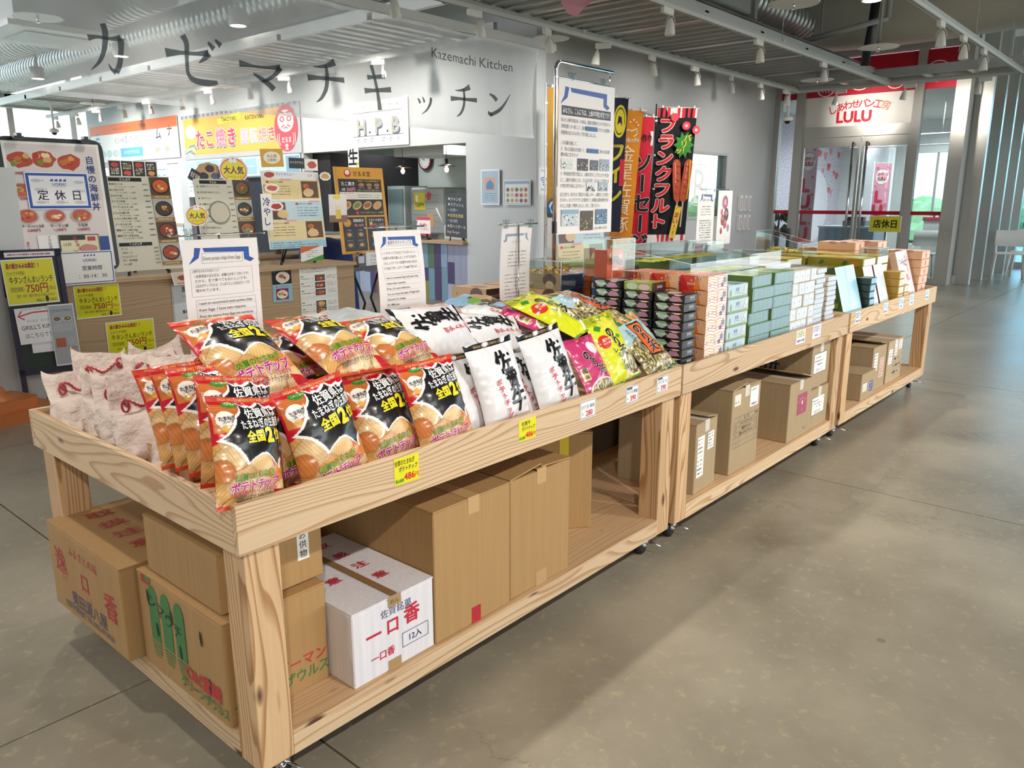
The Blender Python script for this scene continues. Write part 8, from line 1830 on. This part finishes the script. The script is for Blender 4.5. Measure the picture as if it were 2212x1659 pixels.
# small track with lamps inside the bakery
g = G(); g.tube([(14.8, 4.3, 2.45), (14.8, 1.9, 2.45)], .015, 6, 'e8e8e8'); g.tube([(16.2, 4.3, 2.35), (16.2, 1.9, 2.35)], .015, 6)
for x in (14.8, 16.2):
    for y in (4.1, 3.2, 2.3): g.tube([(x, y, 2.45 if x < 15 else 2.35), (x, y, 3.05)], .006, 5)
tag(g.build('lighting_rail', PAINT), 'thin white lighting rails hanging in the bakery', 'rail')

# ------------------------------------------------------------------ ceiling rack, tracks and lamps
RACK = mat('galvanised_rack', 'b9bab8', .4, .5)
t = thing('ceiling_rack', 'slatted metal ceiling rack running above the tables to the bakery', 'ceiling rack', (0, 0, 0))
def rb(nm, b_, p=None, m=RACK):
    g = G(); g.box(*b_); return g.build(nm, m, p or t)
ZR = 3.08
rb('channel', (3.4, 2.66, ZR, 12.35, 2.72, ZR + .12)); rb('channel', (3.4, 3.95, ZR, 12.35, 4.01, ZR + .12))
for k in range(7): rb('cross_beam', (4.2 + k * 1.3, 2.66, ZR - .01, 4.28 + k * 1.3, 4.0, ZR + .07))
x = 3.5
while x < 12.3:
    rb('slat', (x, 2.72, ZR + .03, x + .10, 3.95, ZR + .045)); rb('slat', (x + .085, 2.72, ZR + .0, x + .10, 3.95, ZR + .03)); x += .21
g = G(); g.box(3.4, 2.72, ZR + .17, 12.3, 3.95, ZR + .175, '8c8d8a'); g.build('mesh_sheet', PAINT, t)
t2 = thing('ceiling_rack', 'slatted metal ceiling rack running along the food stalls to the left', 'ceiling rack', (0, 0, 0))
rb('channel', (4.7, 4.2, ZR, 4.76, 17.0, ZR + .12), t2); rb('channel', (6.0, 4.75, ZR, 6.06, 17.0, ZR + .12), t2)
for k in range(8): rb('cross_beam', (4.7, 5.2 + k * 1.6, ZR - .01, 6.05, 5.28 + k * 1.6, ZR + .07), t2)
y = 4.9
while y < 16.9: rb('slat', (4.76, y, ZR + .03, 6.0, y + .10, ZR + .045), t2); y += .21
t3 = thing('ceiling_rack', 'ladder shaped cross rack in front of the bakery sign', 'ceiling rack', (0, 0, 0))
rb('channel', (12.05, -1.2, ZR, 12.11, 4.0, ZR + .12), t3); rb('channel', (12.75, -1.2, ZR, 12.81, 4.0, ZR + .12), t3)
for k in range(8): rb('rung', (12.11, -1.0 + k * .6, ZR + .02, 12.75, -.92 + k * .6, ZR + .05), t3)
def rail(label, b_):
    g = G(); x0, y0, x1, y1 = b_; g.box(x0, y0, 2.985, x1, y1, 3.02, 'd0d1cf')
    lx = x1 - x0 > y1 - y0
    if lx: g.box(x0, (y0 + y1) / 2 - .008, 2.983, x1, (y0 + y1) / 2 + .008, 2.9852, '6a6a6a'); g.box(x0, y0 - .004, 3.02, x1, y1 + .004, 3.05, 'b8bab8')
    else: g.box((x0 + x1) / 2 - .008, y0, 2.983, (x0 + x1) / 2 + .008, y1, 2.9852, '6a6a6a'); g.box(x0 - .004, y0, 3.02, x1 + .004, y1, 3.05, 'b8bab8')
    tag(g.build('lighting_track', PAINT), label, 'lighting track')
rail('white lighting track along the near side of the rack', (2.0, 3.83, 12.25, 3.87)); rail('white lighting track in the middle above the tables', (.5, 2.48, 12.25, 2.52)); rail('white lighting track over the aisle at the upper right', (-1.5, .79, 12.25, .83))
rail('white lighting track before the bakery sign', (12.23, -1.2, 12.27, 4.0)); rail('white lighting track along the food stalls', (5.83, 5.2, 5.87, 17.2))
for i, (x, y) in enumerate([(5.2, 2.5), (8.3, 2.5), (11, 2.5), (6.4, 3.85), (9.3, 3.85), (7.2, .81), (9.4, .81), (11.3, .81)]):
    g = G(); g.tube([(x, y, 3.04), (x, y, ZC)], .004, 5, 'c8c8c8'); g.box(x - .03, y - .03, 3.03, x + .03, y + .03, 3.06); tag(g.build('suspension_rod', PAINT), 'thin suspension rod of the ceiling track, %s' % ORD[i], 'rod', 'suspension rods')
def track_lamp(label, loc, rz, tilt, lit, proto_=None):
    if proto_: return dup(proto_, label, M=Matrix.Translation(loc) @ Matrix.Rotation(rz, 4, 'Z'))
    t = thing('track_lamp', label, 'spot lamp', loc, rz, 'white track lamps ' + ('switched on' if lit else 'switched off'))
    g = G(); g.chbox(-.085, -.02, -.055, .085, .02, 0, .004, 'e6e6e2'); g.build('adapter', PLAS, t)
    T = Matrix.Translation((.06, 0, -.055)) @ Matrix.Rotation(tilt, 4, 'Y')
    g = G(T); g.tube([(-.0, .048 * math.cos(a), -.085 + .085 * math.sin(a)) for a in np.linspace(0, 3.14, 14)], .004, 6, 'dededa'); g.build('yoke', PLAS, t)
    g = G(T); g.lathe([(.010, -.02), (.022, -.035), (.030, -.06), (.040, -.10), (.046, -.15), (.046, -.165), (.042, -.165)], 20, col='e8e6e0', rib=.05); g.build('lamp_shade', PLAS, t)
    g = G(T); g.lathe([(.040, -.160), (.039, -.158)], 20, col='f4f4f4'); g.build('lens', EMW if lit else PLAS, t)
    return t
on = track_lamp('lit white spot lamp on the middle track, nearest to the camera', (5.81, 2.5, 2.985), 0, 0.0, True)
for i, x in enumerate((7.71, 9.6)): track_lamp('lit white spot lamp on the middle track, %s from the camera' % ORD[i + 1], (x, 2.5, 2.985), 0, 0, True, on)
for i, x in enumerate((7.99, 8.91, 9.89)): track_lamp('lit white spot lamp on the aisle track at the upper right, %s one' % ORD[i], (x, .81, 2.985), 0, 0, True, on)
off = track_lamp('unlit white spot lamp on the rack side track, nearest to the camera', (3.75, 3.85, 2.985), 0, -.15, False)
for i, x in enumerate((4.76, 5.8, 6.78, 7.79, 8.83, 9.86, 10.8, 11.74)): track_lamp('unlit white spot lamp on the rack side track, %s from the camera' % ORD[i + 1], (x, 3.85, 2.985), (0, .3, 2.0, .2, 0, .3, .1, 0)[i], 0, False, off)
for i, y in enumerate((16.78, 15.76, 14.73, 13.67, 12.66, 11.59, 10.56, 9.52, 8.51, 7.5, 6.5)): track_lamp('unlit white spot lamp on the stall track, %s from the far left' % ORD[i], (5.85, y, 2.985), -1.3 + .2 * (i % 3), 0, False, off)
for i, y in enumerate((3.19, 2.2, 1.23, -.1)): track_lamp('unlit white spot lamp before the bakery sign, %s from the left' % ORD[i], (12.25, y, 2.985), 1.57, 0, False, off)
def dome(label, x, y, z):
    t = thing('dome_camera', label, 'security camera', (x, y, z))
    g = G(); g.lathe([(.02, .07), (.02, .53)], 10, col='e0e0dc'); g.lathe([(.03, .07), (.075, .05), (.085, .02), (.08, 0), (.05, -.01)], 24); g.build('housing', PLAS, t)
    g = G(); g.lathe([(.048, -.005), (.044, -.03), (.025, -.05), (.002, -.055)], 20, col='141418'); g.build('dome', PLAS, t)
dome('white dome security camera hanging before the bakery', 12.0, 3.9, 2.56); dome('white dome security camera hanging at the far left', 5.2, 15.1, 2.56)
for i, (x, y, z, r, zt_) in enumerate(((7.35, 2.0, 3.2, .24, ZC), (10.27, 2.08, 3.2, .24, ZC), (6.5, 4.35, 3.05, .2, ZC), (2.71, 8.25, 3.2, .24, ZC), (5.7, 9.8, 2.95, .2, ZC), (5.3, 13.5, 2.95, .2, ZC), (11.0, 3.1, 2.98, .22, ZC))):
    t = thing('sprinkler_disc', ('large white round plate with sprinkler above the middle track', 'white round plate with sprinkler hanging from a pipe at the right', 'white round plate with sprinkler by the end of the banner', 'white round plate with sprinkler at the upper left corner', 'white round plate with sprinkler under the stall rack', 'white round plate with sprinkler at the far left rack', 'white round plate with sprinkler under the rack end')[i], 'sprinkler', (x, y, z))
    g = G(); g.lathe([(r, 0), (r + .004, .006), (r * .8, .02), (.02, .03)], 40, col='dcdad4'); g.build('plate', PLAS, t)
    g = G(); g.tube([(0, 0, .02), (0, 0, zt_ - z)], .02 if i == 1 else .012, 10, 'a4a4a2'); g.build('pipe', PAINT, t)
    g = G(); g.lathe([(.012, 0), (.018, -.02), (.006, -.035), (.022, -.045), (.022, -.05)], 12); g.build('sprinkler_head', CHROME, t)
# downlights
for i, (x, y, z) in enumerate(((4.58, 7.47, 3.3), (4.56, 10.54, 3.3), (4.56, 13.73, 3.3), (8.17, 1.53, 3.3), (7.3, 9.45, 2.45))):
    t = thing('pendant_downlight', 'glowing cylindrical ceiling lamp, ' + ('nearest one seen through the banner', 'second one seen through the banner', 'third one at the left of the banner', 'one above the aisle at the top edge', 'one inside the stalls')[i], 'lamp', (x, y, z))
    g = G(); g.lathe([(.10, 0), (.105, .01), (.105, .18 if z > 3 else .045), (.02, .20 if z > 3 else .048), (.02, ZC - z if z > 3 else .05)], 28, col='c8cac8'); g.build('housing', PAINT, t); g = G(); g.lathe([(.09, .002), (.088, .0)], 24); g.build('lens', EMW, t)
# ducts
DUCT = mat('galvanised_duct', 'c2c4c4', .3, .7)
def spiral(label, P0, P1, r):
    P0, P1 = Vector(P0), Vector(P1); L = (P1 - P0).length; n_ = int(L / .14); prof = []
    for i in range(n_): z = L * i / n_; prof += [(r, z), (r, z + .125), (r + .008, z + .130), (r + .008, z + .138)]
    g = G(); g.lathe(prof, 36, P0, axis=(P1 - P0).normalized()); tag(g.build('spiral_duct', DUCT), label, 'duct')
spiral('silver spiral duct running toward the bakery above the rack', (8.2, 3.75, 3.95), (12.3, 3.75, 3.95), .27)
spiral('silver spiral duct along the stalls, seen through the banner', (5.35, 5.5, 3.75), (5.35, 18, 3.75), .27)
spiral('second silver spiral duct nearer the windows at the left', (3.9, 8.0, 3.72), (3.9, 18, 3.72), .30)
g = G(); g.chbox(6.9, 3.35, 3.6, 9.3, 4.2, 4.5, .02, 'a8a9a6'); g.box(9.28, 3.3, 3.55, 9.36, 4.25, 4.55, '9c9d9a'); tag(g.build('box_duct', PAINT), 'grey rectangular duct section above the rack', 'duct')
BIGD = mat('grey_insulated_duct', 'cfcac0', .8); bump(BIGD, 4, .3, .05)
g = G(); g.smooth = True
prof = [(-.75, 0), (-.65, -.32), (-.3, -.5), (.3, -.5), (.65, -.32), (.75, 0), (.65, .32), (.3, .5), (-.3, .5), (-.65, .32)]
ys_ = np.linspace(-5, 4.5, 12); vs = []
for j, yy in enumerate(ys_):
    for (a, b_) in prof: vs.append((12.42 + a, yy, 4.12 + b_ + .02 * math.sin(j * 2)))
n_ = len(prof); g.add(vs, [(j * n_ + k, (j + 1) * n_ + k, (j + 1) * n_ + (k + 1) % n_, j * n_ + (k + 1) % n_) for j in range(11) for k in range(n_)] + [tuple(range(n_)), tuple(11 * n_ + k for k in range(n_))[::-1]])
tag(g.build('main_duct', BIGD), 'huge dark grey insulated duct crossing above the bakery front', 'duct')
g = G(); g.tube([(9.0, 3.9, 3.9), (8.3, 4.4, 3.7), (7.2, 4.5, 3.6)], .12, 14, 'b4b6b4'); tag(g.build('flexible_duct', PAINT), 'grey flexible duct bending above the banner', 'duct')
g = G(); g.tube([(10.6, 2.1, 3.6), (10.6, 2.8, 3.5), (10.6, 3.6, 3.4)], .035, 10, 'a8a8a6'); g.tube([(10.6, 2.1, 3.6), (10.6, 2.1, 4.4)], .035, 10); tag(g.build('pipe', PAINT), 'grey bent pipe beside the bakery sign', 'pipe')
g = G(); g.tube([(10.9, 2.35, 4.2), (10.95, 2.4, 3.6), (10.95, 2.45, 3.1)], .06, 10, '1c1c20'); tag(g.build('cable_bundle', PLAS), 'black cable bundle hanging from the big duct', 'cable')
t = thing('air_conditioner', 'square white ceiling air conditioner at the right edge', 'air conditioner', (11.6, -.35, 3.25))
g = G(); g.box(-.48, -.48, .04, .48, .48, .12, 'e4e4e0'); g.prism([(-.5, -.5), (.5, -.5), (.5, .5), (-.5, .5)], 0, .04); g.box(-.28, -.28, -.006, .28, .28, 0, 'f2f2f0'); g.build('panel', PLAS, t); g = G(); g.box(-.4, -.4, .12, .4, .4, .5, 'b4b6b4'); g.build('body', PAINT, t)
t = thing('air_conditioner', 'square white ceiling air conditioner at the upper left', 'air conditioner', (3.2, 9.4, 3.2))
g = G(); g.box(-.6, -.6, .0, .6, .6, .06, 'e4e4e0'); g.box(-.35, -.35, -.01, .35, .35, 0, '9a9c9a'); g.build('panel', PLAS, t); g = G(); g.box(-.5, -.5, .06, .5, .5, .5, 'b4b6b4'); g.build('body', PAINT, t)
g = G(); g.T = frame((4.98, 3.05, 2.86), (.8, -.6, 0), (0, 0, 1))
def hp(p): return Vector((p.x, p.y, p.z + .02 * math.sin(p.y * 12)))
g.map = hp; g.prism([(0, .5), (0, .1), (.06, .02), (.14, 0), (.2, .06), (.27, .12), (.27, .5)], -.004, .004, 'd89aa8'); tag(g.build('hanging_cloth', CLOTH), 'corner of a pink cloth hanging from the ceiling at the top edge', 'cloth')
